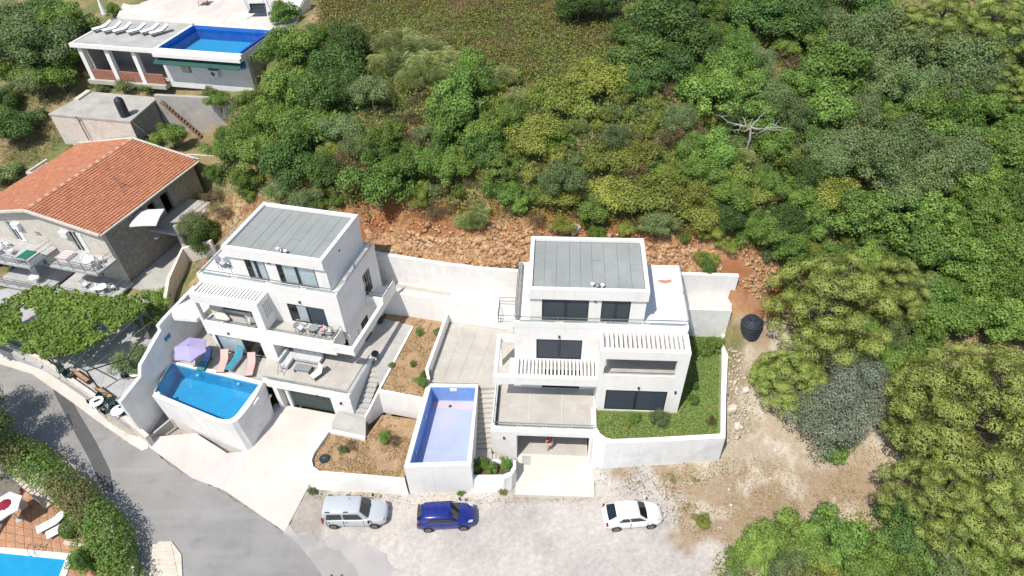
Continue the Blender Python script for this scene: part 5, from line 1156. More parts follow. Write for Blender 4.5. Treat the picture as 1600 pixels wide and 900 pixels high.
    for y in (-.35, .15): MB().bar((xf0 - .02, y - .1, belt + .015), (xf0 - .22, y + .28, belt + .15), .018).build('wiper', TRIM, t)
    # wheels
    for (xw) in (-h + .72, h - .82):
        for s in (-1, 1):
            wl = local(thing('x', None, None)); bpy.data.objects.remove(wl)
            y0, y1 = s * (w_ - .19), s * (w_ + .012)
            ty = MB().tube((xw, y0, .31), (xw, y1, .31), .31, n=20).build('wheel', TYRE, t)
            MB().tube((xw, y1 - s * .01, .31), (xw, y1 + s * .008, .31), .20, n=16).build('rim', RIM, ty)
            m = MB()
            for k in range(5): a = k * 1.2566; m.bar((xw, y1 + s * .012, .31), (xw + .18 * math.cos(a), y1 + s * .012, .31 + .18 * math.sin(a)), .045, .015)
            m.build('hubcap', surf('hub_dark', (.10, .10, .105), None, 2, .4) if 'hub_dark' not in bpy.data.materials else bpy.data.materials['hub_dark'], ty)
            m = MB(); m.loft([[(xw + (.37 if q == 0 else .345) * math.cos(a), s * (w_ + .006 + (0 if q == 0 else .004)), .31 + (.37 if q == 0 else .335) * math.sin(a)) for a in [math.pi * i / 12 for i in range(13)]] for q in (0, 1)], closed=False, caps=False); m.build('wheel_arch', TRIM, t)
    for s in (-1, 1):
        MB().quadbox([(ws + .38, s * (w_ + .02), belt + .02), (ws + .52, s * (w_ + .02), belt + .02), (ws + .52, s * (w_ + .19), belt + .02), (ws + .40, s * (w_ + .19), belt + .02)], [(ws + .38, s * (w_ + .02), belt + .15), (ws + .50, s * (w_ + .02), belt + .15), (ws + .50, s * (w_ + .18), belt + .16), (ws + .40, s * (w_ + .18), belt + .16)]).build('wing_mirror', mat if not van else TRIM, t)
        hb = w_ * .78
        m = MB(); m.face([(h - .50, s * (hb + .04), hood - .07 + .02), (h - .20, s * hb * .98, hood - .17 + .03), (h - .16, s * hb * .72, hood - .17 + .04), (h - .40, s * hb * .80, hood - .08 + .035)][::s]); m.build('headlight', LAMP, t)
        MB().box(-h + .03, -h + .16, s * (w_ * .82) - .09, s * (w_ * .82) + .09, .68, .90 + (.25 if van else 0)).build('tail_light', TAIL, t)
    MB().quadbox([(h - .12, -w_ * .62, .30), (h + .015, -w_ * .5, .32), (h + .015, w_ * .5, .32), (h - .12, w_ * .62, .30)], [(h - .12, -w_ * .66, .52), (h + .012, -w_ * .54, .50), (h + .012, w_ * .54, .50), (h - .12, w_ * .66, .52)]).build('front_bumper', TRIM if trim else mat, t)
    MB().quadbox([(-h - .03, -w_ * .78, .30), (-h + .10, -w_ * .86, .30), (-h + .10, w_ * .86, .30), (-h - .03, w_ * .78, .30)], [(-h - .03, -w_ * .78, .52), (-h + .10, -w_ * .88, .52), (-h + .10, w_ * .88, .52), (-h - .03, w_ * .78, .52)]).build('rear_bumper', TRIM if trim else mat, t)
    MB().box(h + .004, h + .02, -.26, .26, .36, .46).build('number_plate', M['plasticw'], t)
    return t
def place_car(o, a, b, z=.0):
    """rear pixel a, front pixel b at height .7"""
    p, q = at(*a, .7), at(*b, .7); o.location = ((p[0] + q[0]) / 2, (p[1] + q[1]) / 2, z); o.rotation_euler = (0, 0, math.atan2(q[1] - p[1], q[0] - p[0]))
van = car('parked_van', 'silver van with black roof rail ends parked under the front bed wall', paint('silver_paint', (.46, .49, .52)), 4.25, 1.74, 1.78, [(-1.75, -.72, -.76, -1.68), (-.60, .62, .34, -.62)], (-2.08, -1.98), .98, .62, .42, van=True)
for s in (-.62, .62):
    for a, b in ((-1.75, -1.45), (-.55, -.25)): MB().bar((a, s, 1.80), (b, s, 1.80), .05, .06).build('roof_rail_foot', TRIM, van)
MB().tube((-.2, .3, 1.79), (-.34, .3, 1.98), .012).build('aerial', TRIM, van)
MB().box(.95, 1.05, .18, .34, 1.02, 1.05).build('bonnet_badge', TRIM, van)
place_car(van, (503, 800), (609, 799))
blue = car('parked_car', 'dark blue hatchback parked beside the empty pool wall', paint('blue_paint', (.006, .016, .17), dust=.03), 3.86, 1.66, 1.50, [(-1.2, -.32, -.42, -1.02), (-.24, .72, .28, -.34)], (-1.86, -1.52), .90, .45, .28, trim=False)
place_car(blue, (650, 807), (745, 802))
MB().box(-.12, .0, -.25, .25, .8, .81).build('x', TRIM, blue); bpy.data.objects.remove(bpy.data.objects['x'])
MB().face([(.62, .3, 1.02), (.70, -.3, 1.01), (.60, -.42, 1.08), (.52, .2, 1.1)]).build('sunshade', M['greyfab'], blue)
wht = car('parked_car', 'white hatchback parked at the edge of the dirt, right of the others', paint('white_paint', (.78, .78, .78)), 3.84, 1.66, 1.47, [(-1.08, -.30, -.42, -.80), (-.24, .78, .30, -.34)], (-1.72, -1.15), .88, .48, .26, trim=False)
place_car(wht, (944, 806), (1033, 799))
dk = car('parked_car', 'dark car showing only its roof edge at the bottom of the picture', paint('dark_maroon_paint', (.03, .014, .016)), 4.1, 1.7, 1.5, [(-1.2, -.32, -.42, -1.02), (-.24, .72, .28, -.34)], (-1.86, -1.52), .90, .45, .28)
p = at(492, 905.5, 1.5); dk.location = (p[0], p[1] - .62, .0); dk.rotation_euler = (0, 0, .04)
# ---------------------------------------------------------------- red-roofed stone house on the left
RH = Fr(at2(155, 367, 7.5), -15.5, 66)
rh = thing('stone_house', 'stone house with a terracotta tiled roof and furnished balconies at the left edge', 'house', RH(-6, 0, 1.2))
ZR, ZE, XR, XL, YD = 8.9, 7.45, -6.55, -13.2, 11.85
m = MB()
fw = [(-10.5, -9.7, 4.62, 6.75), (-4.05, -3.15, 4.62, 6.85), (-7.75, -7.2, 5.5, 6.1), (-9.3, -8.4, 1.9, 4.1), (-3.6, -2.7, 1.9, 4.0)]
wall_x(m, RH, -12.75, -.45, .8, 7.1, .45, .75, fw)
m.build('front_wall', M['stonelight'], rh)
m = MB(); wall_y(m, RH, .75, 11.2, .8, 7.1, -.75, -.45, [(5.4, 6.2, 5.6, 6.6), (6.9, 7.9, 4.55, 6.6), (7.2, 8.2, 1.7, 3.8)]); wall_y(m, RH, .75, 11.2, .8, 7.1, -12.75, -12.45); m.box(-12.75, -.45, 11.2, 11.5, .8, 7.1, RH)
m.build('side_wall', M['stonewall'], rh)
m = MB()                                                          # gables under the roof slopes
for y0, y1 in ((.45, .75), (11.2, 11.5)):
    m = MB(); m.quadbox([RH(-12.75, y0, 7.1), RH(-.45, y0, 7.1), RH(-.45, y1, 7.1), RH(-12.75, y1, 7.1)], [RH(XR - .1, y0, 8.5), RH(XR + .1, y0, 8.5), RH(XR + .1, y1, 8.5), RH(XR - .1, y1, 8.5)])
    m.build('gable', M['stonelight'], rh)
MB().box(-12.4, -.8, 5.2, 5.3, .8, 7.1, RH).build('inner_wall', M['inside'], rh)
m = MB()                                                          # roof deck
for xa in (XL, .05):
    m.quadbox([RH(XR, -.05, ZR - .22), RH(xa, -.05, ZE - .20), RH(xa, YD + .05, ZE - .20), RH(XR, YD + .05, ZR - .22)][::1 if xa > XR else -1], [RH(XR, -.05, ZR - .02), RH(xa, -.05, ZE - .0), RH(xa, YD + .05, ZE - .0), RH(XR, YD + .05, ZR - .02)][::1 if xa > XR else -1])
rf = m.build('roof', M['oldconc'], rh)
def tiles(name, xa, ncourse=23, ncol=44, seed=0):
    """curved clay tiles laid in courses from the eave up, one mesh"""
    r = random.Random(seed); m = MB(); sgn = 1 if xa > XR else -1
    for c in range(ncourse):
        f0, f1 = c / ncourse, (c + 1) / ncourse
        x0, z0 = xa + (XR - xa) * f0, ZE + (ZR - ZE) * f0; x1, z1 = xa + (XR - xa) * (f1 + .01), ZE + (ZR - ZE) * (f1 + .01)
        for k in range(ncol):
            y0, y1 = .1 + (YD - .2) * k / ncol, .1 + (YD - .2) * (k + 1) / ncol; wd = (y1 - y0); h = .055; j = r.uniform(-.008, .012)
            pr = [(0, .012), (.2, h * .85), (.5, h), (.8, h * .85), (1.0, .012)]
            A = [RH(x0, y0 + wd * u, z0 + v + .085 + j) for u, v in pr]; B = [RH(x1, y0 + wd * u, z1 + v * .8 + .012) for u, v in pr]
            lo = [RH(x0, y0 + wd * u, z0 + .0) for u, v in pr]
            for i in range(4):
                m.face([A[i], A[i + 1], B[i + 1], B[i]][::sgn]); 
            m.face((lo[:1] + lo[-1:] + A[::-1])[::sgn])
    return m.build(name, M['terracotta'], rf, kind='stuff')
tiles('roof_tiles', .0, seed=1); tiles('roof_tiles', XL + .05, seed=2)
for i in range(30):                                               # pale mortared ridge
    y = .1 + i * (YD - .2) / 30; m = MB(); ww = (YD - .2) / 30
    m.loft([[RH(XR - .19, yy, ZR - .02), RH(XR - .12, yy, ZR + .09), RH(XR, yy, ZR + .13 + .02 * e), RH(XR + .12, yy, ZR + .09), RH(XR + .19, yy, ZR - .02)] for yy, e in ((y, 1), (y + ww * .97, 0))])
    m.build('ridge_tile', M['ridge'] if i % 2 else M['terracotta'], rf)
m = MB()
for xa, xb in ((.0, XR), (XL, XR)):
    for yy in (-.12, YD - .02):
        m.bar(RH(xa, yy + .07, ZE + .0), RH(xb, yy + .07, ZR + .0), .2, .20)
m.bar(RH(.08, -.05, ZE - .05), RH(.08, YD, ZE - .05), .16, .12); m.bar(RH(XL - .05, -.05, ZE - .05), RH(XL - .05, YD, ZE - .05), .16, .12)
m.build('roof_edge', M['stonelight'], rf)
m = MB(); c = RH(-2.6, 5.6, 8.1); m.bar((c[0], c[1], 8.0), (c[0], c[1], 9.1), .04); m.bar((c[0] - .5, c[1] + .2, 9.0), (c[0] + .4, c[1] - .2, 9.05), .03)
for k in range(5): m.bar((c[0] - .45 + k * .2, c[1] - .05 - k * .09, 9.02), (c[0] - .40 + k * .2, c[1] + .38 - k * .09, 9.02), .02)
m.build('aerial', M['steel'], rf)
def rh_window(x0, x1, z0, z1, shut=None):
    f = MB(); f.box(x0, x0 + .08, .5, .6, z0, z1, RH); f.box(x1 - .08, x1, .5, .6, z0, z1, RH); f.box(x0 + .08, x1 - .08, .5, .6, z1 - .08, z1, RH); f.box((x0 + x1) / 2 - .03, (x0 + x1) / 2 + .03, .5, .6, z0, z1 - .08, RH)
    o = f.build('window', M['plasticw'], rh); MB().box(x0 + .08, x1 - .08, .56, .58, z0, z1 - .08, RH).build('pane', M['darkpane'], o)
    if shut:
        for k in range(6): MB().box(x1 + .02, x1 + .08 + .4, .40, .44, z0 + .05 + k * (z1 - z0 - .1) / 6, z0 + .02 + (k + 1) * (z1 - z0 - .1) / 6, RH).build('shutter_board', M['plasticw'], o)
rh_window(*fw[0], shut=True); rh_window(*fw[1], shut=True); rh_window(*fw[2]); rh_window(*fw[3]); rh_window(*fw[4])
for x in (-9.55, -4.6):
    MB().box(x, x + .75, .12, .44, 6.3, 6.85, RH).build('air_conditioner', M['plasticw'], rh)
for (x0, x1, y0, z) in ((-12.7, -6.4, -2.3, 4.45), (-5.0, -.2, -1.7, 4.45), (-11.6, -6.2, -2.6, 1.75), (-5.7, .2, -2.4, 1.75)):
    m = MB(); m.box(x0, x1, y0, .44, z - .22, z, RH); b = m.build('balcony', M['paver'], rh)
    m = MB(); n = int((x1 - x0) / 1.2)
    for h in (.35, .7, .95): m.bar(RH(x0 + .05, y0 + .05, z + h), RH(x1 - .05, y0 + .05, z + h), .035)
    for h in (.5, .95): m.bar(RH(x1 - .05, y0 + .05, z + h), RH(x1 - .05, .4, z + h), .035)
    for i in range(n + 1): x = x0 + .05 + (x1 - x0 - .1) * i / n; m.bar(RH(x, y0 + .05, z), RH(x, y0 + .05, z + .95), .04)
    m.build('railing', M['steel'], b)
GW = 'white furniture on the balconies of the stone house'
wc = base_chair(M['plasticw'], M['plasticw']); wt = base_table(M['plasticw'], M['plasticw'], .45)
for i, (x, y, z, r, lab) in enumerate(((-2.2, -.6, 4.45, .4, 'white chair left of the table on the upper right balcony of the stone house'), (-1.0, -.35, 4.45, 2.0, 'white chair against the wall on the upper right balcony of the stone house'), (-.75, -1.1, 4.45, -2.4, 'white chair in the corner of the upper right balcony of the stone house'), (-11.6, -.8, 4.45, .6, 'white chair nearest the left picture edge on the upper balcony of the stone house'), (-10.6, -.5, 4.45, 2.6, 'white chair by the upper left window of the stone house'), (-9.4, -1.2, 4.45, 1.5, 'white chair beside the green crate on the upper balcony of the stone house'),
    (-3.2, -1.2, 1.75, .9, 'white chair left on the lower balcony of the stone house'), (-1.9, -1.5, 1.75, -.9, 'white chair in the middle of the lower balcony of the stone house'), (-.6, -.9, 1.75, 2.2, 'white chair right on the lower balcony of the stone house'), (-8.7, -1.0, 1.75, .3, 'white chair on the lower left balcony of the stone house'))):
    put('wch', wc, RH(x, y, z), r, lab, GW)
for (x, y, z, lab) in ((-1.5, -.9, 4.45, 'white round table on the upper right balcony of the stone house'), (-10.5, -1.3, 4.45, 'white round table on the upper left balcony of the stone house'), (-1.2, -1.3, 1.75, 'white round table on the lower right balcony of the stone house'), (-7.9, -1.6, 1.75, 'white round table on the lower left balcony of the stone house')):
    put('wtb', wt, RH(x, y, z), 0, lab, 'white round tables of the stone house')
cr = thing('crate', 'green slatted crate with a white frame on the upper balcony of the stone house', 'crate', RH(-7.2, -1.4, 4.45))
for i in range(6): MB().box(-7.75 + i * .19, -7.60 + i * .19, -2.0, -.9, 5.05, 5.10, RH).build('slat', surf('green_slat', (.02, .20, .13), None, 3) if i == 0 else bpy.data.materials['green_slat'], cr)
m = MB()
for a in (-7.85, -6.6): m.box(a, a + .08, -2.1, -.85, 4.45, 5.06, RH)
m.box(-7.77, -6.6, -2.1, -2.02, 4.95, 5.06, RH); m.box(-7.77, -6.6, -.93, -.85, 4.95, 5.06, RH); m.build('frame', M['plasticw'], cr)
lg = thing('lounge_bench', 'pink striped bench under the upper window of the stone house', 'bench', RH(-4.8, -.5, 4.45))
for i in range(4): MB().box(-5.0, -3.9, -1.0 + i * .26, -.84 + i * .26, 4.78, 4.82, RH).build('slat', M['pinkcloth'], lg)
MB().box(-4.95, -3.95, -.95, .1, 4.45, 4.78, RH).build('base', M['plasticw'], lg)
# porch on the shaded side with the white sun shade
po = thing('side_porch', 'grey concrete porch with one slanting white post on the shaded side of the stone house', 'porch', RH(1, 6, 1.5))
MB().box(-.44, 2.6, 4.6, 9.6, 4.25, 4.5, RH).build('deck', M['concgrey'], po)
MB().bar(RH(2.45, 4.75, 1.2), RH(2.45, 4.75, 4.25), .34).build('post', M['stonelight'], po); m = MB(); m.box(2.3, 2.62, 4.6, 4.9, 4.5, 5.4, RH); m.build('gate_pillar', M['stonelight'], po)
m = MB()
for h in (.4, .85): m.bar(RH(2.5, 4.9, 4.5 + h), RH(2.5, 9.5, 4.5 + h), .04); m.bar(RH(0, 4.7, 4.5 + h), RH(2.3, 4.7, 4.5 + h), .04)
m.build('railing', M['steel'], po)
pu = base_parasol(M['canvasw'], M['steel'], 1.6, 2.6, 4, .35); c = at(228, 336, 7.0); put('sq', pu, (c[0], c[1], 4.5), RH.ax + .3, 'white square parasol on the porch beside the stone house')
MB().lathe(RH(1.2, 5.6, 1.3), [(.3, 0), (.38, .3), (.3, .35)], 12).build('bucket', M['orange']); tag(bpy.data.objects['bucket'], 'orange tub in the shade under the concrete porch', 'tub')
wall_line('stone_garden_wall', [(*at2(262, 470, 2.6), 2.9), (*at2(268, 440, 3.0), 3.4), (*at2(292, 402, 3.2), 4.2), (*at2(330, 380, 5), 5.2)], .5, .3, M['stonelight'], 'sloping pale wall between the stone house and the left villa', 'wall')
slab('porch_floor', [RH(-.4, 0, 0)[:2], RH(3.2, 0, 0)[:2], RH(3.2, 10, 0)[:2], RH(-.4, 10, 0)[:2]], .4, 1.45, M['concgrey'])
# flat grey annex and pink awning behind the roof
an = thing('annex', 'narrow grey flat roofed annex left of the terracotta roof', 'outbuilding', at(95, 235, 6.3))
m = MB(); q = [at2(42, 270, 6.4), at2(110, 226, 6.4), at2(122, 226, 6.4), at2(60, 272, 6.4)]; m.prism(q, 2.0, 6.2); m.build('wall', M['stonelight'], an)
slab('roof', q, 6.2, 6.3, M['concgrey'], kind=None, parent=an)
m = MB(); m.bar((*q[0], 6.38), (*q[1], 6.38), .22); m.bar((*q[0], 6.38), (*q[3], 6.38), .22); m.build('parapet', M['stonelight'], an)
tg = thing('shed', 'small dark red sloping shed roof at the left of the annex', 'shed', at(60, 245, 4.5)); q = [at(38, 262, 4.0), at(62, 262, 4.6), at(88, 224, 5.4), at(62, 226, 4.8)]
m = MB(); m.quadbox([(a, b, c - .12) for a, b, c in q], q); m.build('roof', surf('dark_red_sheet', (.14, .045, .045), (.10, .03, .03), 2, .7), tg); m = MB(); m.prism([(a, b) for a, b, c in q], 2.2, 3.9); m.build('wall', M['stonewall'], tg)
aw = thing('awning', 'pale pink awning edge below the left roof eave', 'awning', at(10, 295, 5.0)); q = [at(-20, 300, 5.0), at(-20, 310, 4.8), at(28, 292, 5.0), at(24, 285, 5.3)]; m = MB(); m.quadbox([(a, b, c - .06) for a, b, c in q], q); m.build('cloth', surf('pink_awning', (.62, .42, .46), None, 2), aw)
for p_ in (q[0], q[2]): MB().bar((p_[0], p_[1], 2.0), (p_[0], p_[1], 4.8), .06).build('post', M['steel'], aw)
# ---------------------------------------------------------------- hut, board-marked wall
HZ = 10.5
HC = [at2(75, 178, HZ), at2(203, 190, HZ), at2(247, 152, HZ), at2(140, 143, HZ)]
hu = thing('hut', 'pale stone hut with a flat concrete roof, above the terracotta roof', 'hut', (*HC[0], 8)); hx = sum(p[0] for p in HC) / 4; hy = sum(p[1] for p in HC) / 4
wq = [(p[0] + (hx - p[0]) * .02, p[1] + (hy - p[1]) * .02) for p in HC]
for i in range(4):
    j = (i + 1) % 4; ii = lambda p: (p[0] + (hx - p[0]) * .08, p[1] + (hy - p[1]) * .08)
    MB().quadbox([(*wq[i], 6.6), (*wq[j], 6.6), (*ii(wq[j]), 6.6), (*ii(wq[i]), 6.6)], [(*wq[i], HZ - .18), (*wq[j], HZ - .18), (*ii(wq[j]), HZ - .18), (*ii(wq[i]), HZ - .18)]).build('wall', M['stonelight'] if i in (0, 3) else M['stonewall'], hu)
slab('roof', HC, HZ - .18, HZ, M['oldconc'], kind=None, parent=hu)
a, b = at(140, 143, HZ), at(120, 157, HZ); MB().bar((a[0], a[1], HZ + .05), (b[0], b[1], HZ + .05), .5, .25).build('roof_beam', M['palerock'], hu)
a = at(117, 183, HZ); MB().path([(a[0], a[1] - .05, HZ - .05), (a[0] + .25, a[1] - .12, 10.6), (a[0] + .3, a[1] - .12, 8.0)], .05).build('drainpipe', M['tar'], hu)
bt = thing('water_tank', 'narrow black water tank standing on the flat hut roof', 'tank', at(196, 181, HZ)); c = at(196, 181, HZ)
MB().lathe(c, [(.42, 0), (.44, .2), (.44, 1.5), (.36, 1.75), (.16, 1.85), (.16, 1.92), (.02, 1.94)], 18).build('tank_body', M['black'], bt, smooth=True)
wall_line('retaining_wall', [(*at2(240, 149, 11.0), 11.0), (*at2(360, 155, 11.0), 11.0)], 6.4, .35, M['oldconc'], 'board marked concrete retaining wall right of the stone hut', 'wall')
ld = thing('metal_stair', 'rusty open metal stair leaning against the concrete wall behind the hut', 'stair', at(285, 185, 9)); A, B = Vector(at(252, 156, 10.6)), Vector(at(316, 212, 7.3))
for s in (-.2, .2): MB().bar(A + Vector((0, s - .25, 0)), B + Vector((0, s - .25, 0)), .06).build('stringer', M['wood'], ld)
for i in range(14): p = A.lerp(B, (i + .5) / 14); MB().box(p.x - .13, p.x + .13, p.y - .47, p.y - .03, p.z, p.z + .03).build('tread', M['wood'], ld)
MB().path([at(206, 190, 10.5), at(230, 210, 9.0), at(246, 224, 8.4)], .035).build('wire', M['steel']); tag(bpy.data.objects['wire'], 'pale cable sagging from the hut roof corner to the terracotta roof', 'cable')
MB().path([at(292, 241, 8.3), at(340, 244, 8.6)], .06).build('yard_rail', M['palerock']); tag(bpy.data.objects['yard_rail'], 'white rail across the dry yard behind the terracotta roof', 'rail')
# ---------------------------------------------------------------- pool house at the top left
TL = _TL
th = thing('pool_house', 'white flat roofed pool house with open columned porch at the top left', 'house', TL(4, 0, 12.6))
m = MB(); m.box(-.1, 8.55, -.1, 5.9, 15.45, 15.8, TL); m.build('roof_slab', M['concgrey'], th)
m = MB(); m.box(-.14, 8.56, -.16, .05, 15.5, 15.86, TL); m.box(-.14, .05, .05, 5.9, 15.5, 15.86, TL); m.build('roof_rim', M['white'], th)
for x in (.25, 3.05, 5.85): MB().box(x, x + .42, .1, .5, 11.7, 15.45, TL).build('column', M['white'], th)
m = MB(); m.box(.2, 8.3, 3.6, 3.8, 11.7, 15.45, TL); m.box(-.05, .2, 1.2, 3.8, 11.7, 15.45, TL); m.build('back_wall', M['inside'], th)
m = MB(); m.box(8.3, 17.1, .6, .9, 11.7, 15.2, TL); m.box(8.3, 8.55, .9, 5.7, 11.7, 15.3, TL); m.box(16.85, 17.1, .9, 5.7, 11.7, 15.3, TL); m.build('pool_block_wall', M['white2'], th)
m = MB(); m.box(16.86 + .25, 17.35, .8, 5.6, 11.7, 15.4, TL); m.build('side_wall', M['stonewall'], th)
MB().box(0, 8.3, -.1, 3.6, 11.7, 12.1, TL).build('porch_floor', M['conc'], th)
for k in range(3):
    a, b = ((.67, 3.05), (3.47, 5.85), (6.27, 8.28))[k]; p = MB().box(a, b, .2, .36, 12.1, 12.15, TL).build('parapet', M['brick'], th)
    for r in range(6):
        n = 5
        for i in range(n):
            o = .25 * (r % 2); x0 = a + (b - a) * max(0, (i - o * .8)) / n; x1 = a + (b - a) * min(n, (i + 1 - o * .8)) / n
            MB().box(x0 + .01, x1 - .01, .18 + random.uniform(0, .015), .36, 12.15 + r * .16, 12.295 + r * .16, TL).build('brick', M['brick'], p)
m = MB(); m.box(8.5, 17.2, -.35, -.05, 15.25, 15.62, TL); m.box(8.5, 17.2, -.05, .25, 15.25, 15.9, TL); m.box(8.5, 8.75, .25, 5.7, 15.2, 15.9, TL); m.box(16.95, 17.2, .25, 5.7, 15.2, 15.86, TL); m.box(8.5, 17.2, 5.45, 5.75, 15.2, 15.9, TL); m.build('pool_rim', M['white'], th)
pl = thing('pool', 'filled raised pool with blue sides on top of the pool house', 'pool', TL(12, 3, 15))
MB().box(8.75, 16.95, .25, 5.45, 14.3, 14.5, TL).build('pool_floor', M['poolblue'], pl)
m = MB(); m.box(8.76, 8.84, .26, 5.44, 14.5, 15.88, TL); m.box(8.84, 16.86, 5.36, 5.44, 14.5, 15.88, TL); m.box(16.86, 16.94, .26, 5.44, 14.5, 15.85, TL); m.build('tiled_side', surf('deep_blue_tile', (.03, .12, .42), (.04, .17, .5), 1.5, .4), pl)
m = MB(); m.face([TL(8.84, .26, 15.55), TL(16.86, .26, 15.55), TL(16.86, 5.36, 15.55), TL(8.84, 5.36, 15.55)]); m.build('water', M['water'], pl)
m = MB(); m.bar(TL(17.05, .3, 15.95), TL(17.05, 5.6, 15.95), .22, .16); m.build('blue_cover_roll', surf('blue_cover', (.02, .06, .40), None, 3), pl)
m = MB(); m.quadbox([TL(8.4, -.55, 14.62), TL(17.0, -.55, 14.62), TL(17.0, .55, 15.1), TL(8.4, .55, 15.1)], [TL(8.4, -.55, 14.68), TL(17.0, -.55, 14.68), TL(17.0, .55, 15.18), TL(8.4, .55, 15.18)]); m.build('awning', M['greenawn'], th)
w_ = MB().box(10.2, 11.1, .52, .62, 13.4, 14.3, TL).build('window', M['stonewall'], th); MB().box(10.28, 11.02, .48, .54, 13.48, 14.22, TL).build('shutter', M['conc'], w_)
w_ = MB().box(13.0, 14.0, .52, .62, 13.25, 14.5, TL).build('window', M['black'], th); MB().box(13.2, 14.05, .22, .55, 13.3, 13.95, TL).build('air_conditioner', M['plasticw'], w_)
MB().tube(TL(13.55, .20, 13.62), TL(13.55, .19, 13.62), .22, n=16).build('fan_grille', M['tar'], w_)
slab('plaza', [TL(0, 5.9, 0)[:2], TL(8.5, 5.76, 0)[:2], TL(17.2, 5.76, 0)[:2], TL(18.2, 7.5, 0)[:2], at2(470, 0, 15.3), at2(470, -60, 16.1), at2(200, -60, 16.1), at2(190, 0, 15.3)], 12.6, 14.94, M['drive'])
m = MB(); m.box(9, 17, .9, 5.5, 12.0, 14.3, TL); m.build('inner_block', M['inside'], th)
GT = 'white loungers on the pool house roof'
l2 = base_lounger(M['black'], M['plasticw'], 28)
for i, (px_, py_) in enumerate(((161, 45), (177, 47), (193, 48), (215, 49), (236, 49), (250, 51))):
    put('wl', l2, at(px_, py_, 15.05)[:2] + (14.91,), -.9, ('first white lounger from the left on the pool house roof', 'second white lounger from the left on the pool house roof', 'third white lounger from the left on the pool house roof', 'fourth white lounger from the left on the pool house roof', 'second white lounger from the pool on the pool house roof', 'white lounger nearest the pool on the pool house roof')[i], GT)
cp = thing('closed_parasol', 'closed white parasol at the left edge of the pool house roof', 'parasol', at(168, 34, 14.9)); c = at(168, 34, 14.9)
MB().tube(c, (c[0], c[1], 17.3), .03).build('pole', M['steel'], cp); MB().lathe((c[0], c[1], 15.7), [(.22, 0), (.16, .8), (.05, 1.6), (.02, 1.65)], 10).build('canopy', M['canvasw'], cp)
sw = thing('swing_seat', 'steel framed garden swing with a dark seat at the top of the plaza', 'swing', at(410, 25, 15.1)); c = at(405, 25, 14.94)
m = MB()
for dx in (-1.1, 1.1):
    m.bar((c[0] + dx, c[1] - .7, 14.94), (c[0] + dx, c[1], 17.00), .07); m.bar((c[0] + dx, c[1] + .7, 14.94), (c[0] + dx, c[1], 17.00), .07)
m.bar((c[0] - 1.1, c[1], 17.00), (c[0] + 1.1, c[1], 17.00), .07); m.build('frame', M['plasticw'], sw)
MB().box(c[0] - .85, c[0] + .85, c[1] - .35, c[1] + .3, 15.40, 15.50).build('seat', M['black'], sw); MB().quadbox([(c[0] - .85, c[1] + .3, 15.45), (c[0] + .85, c[1] + .3, 15.45), (c[0] + .85, c[1] + .36, 15.45), (c[0] - .85, c[1] + .36, 15.45)], [(c[0] - .85, c[1] + .5, 16.00), (c[0] + .85, c[1] + .5, 16.00), (c[0] + .85, c[1] + .56, 16.00), (c[0] - .85, c[1] + .56, 16.00)]).build('backrest', M['black'], sw)
for s in (-.8, .8): MB().bar((c[0] + s, c[1], 15.50), (c[0] + s, c[1], 16.98), .025).build('hanger', M['steel'], sw)
so_ = thing('staircase', 'white stairs climbing at the right end of the plaza', 'stairs', at(455, 12, 15.2))
A, B = Vector(at(450, 20, 15.0)), Vector(at(468, -14, 16.3))
for i in range(9): p = A.lerp(B, i / 9); MB().box(p.x - .9, p.x + .9, p.y, p.y + .42, 13.6, p.z + .1).build('step', M['white'], so_)
ba = thing('bench', 'pink folding chair beside a dark stool at the top of the plaza', 'chair', at(318, 8, 14.94)); c = at(318, 8, 14.94)
MB().box(c[0] - .5, c[0] + .5, c[1] - .3, c[1] + .3, 15.35, 15.42).build('seat', M['pinkcloth'], ba); MB().quadbox([(c[0] - .5, c[1] + .3, 15.40), (c[0] + .5, c[1] + .3, 15.40), (c[0] + .5, c[1] + .36, 15.40), (c[0] - .5, c[1] + .36, 15.40)], [(c[0] - .5, c[1] + .5, 16.00), (c[0] + .5, c[1] + .5, 16.00), (c[0] + .5, c[1] + .55, 16.00), (c[0] - .5, c[1] + .55, 16.00)]).build('backrest', M['pinkcloth'], ba)
for s in (-.45, .45): MB().bar((c[0] + s, c[1] - .28, 14.94), (c[0] + s, c[1] + .3, 15.35), .04).build('leg', M['black'], ba)
ww = thing('white_house', 'corner of a white house at the top left corner of the picture', 'house', at(5, 5, 10)); c = at(0, 6, 11.5); MB().box(c[0] - 9, c[0] + 1.2, c[1], c[1] + 8, 9, 13.0).build('wall', M['white'], ww); MB().box(c[0] - 9.2, c[0] + 1.4, c[1] - .2, c[1] + 8, 13.0, 13.2).build('roof', M['conc'], ww); MB().box(c[0] - 1.4, c[0] - .4, c[1] - .03, c[1], 11, 12.2).build('window', M['darkpane'], ww)
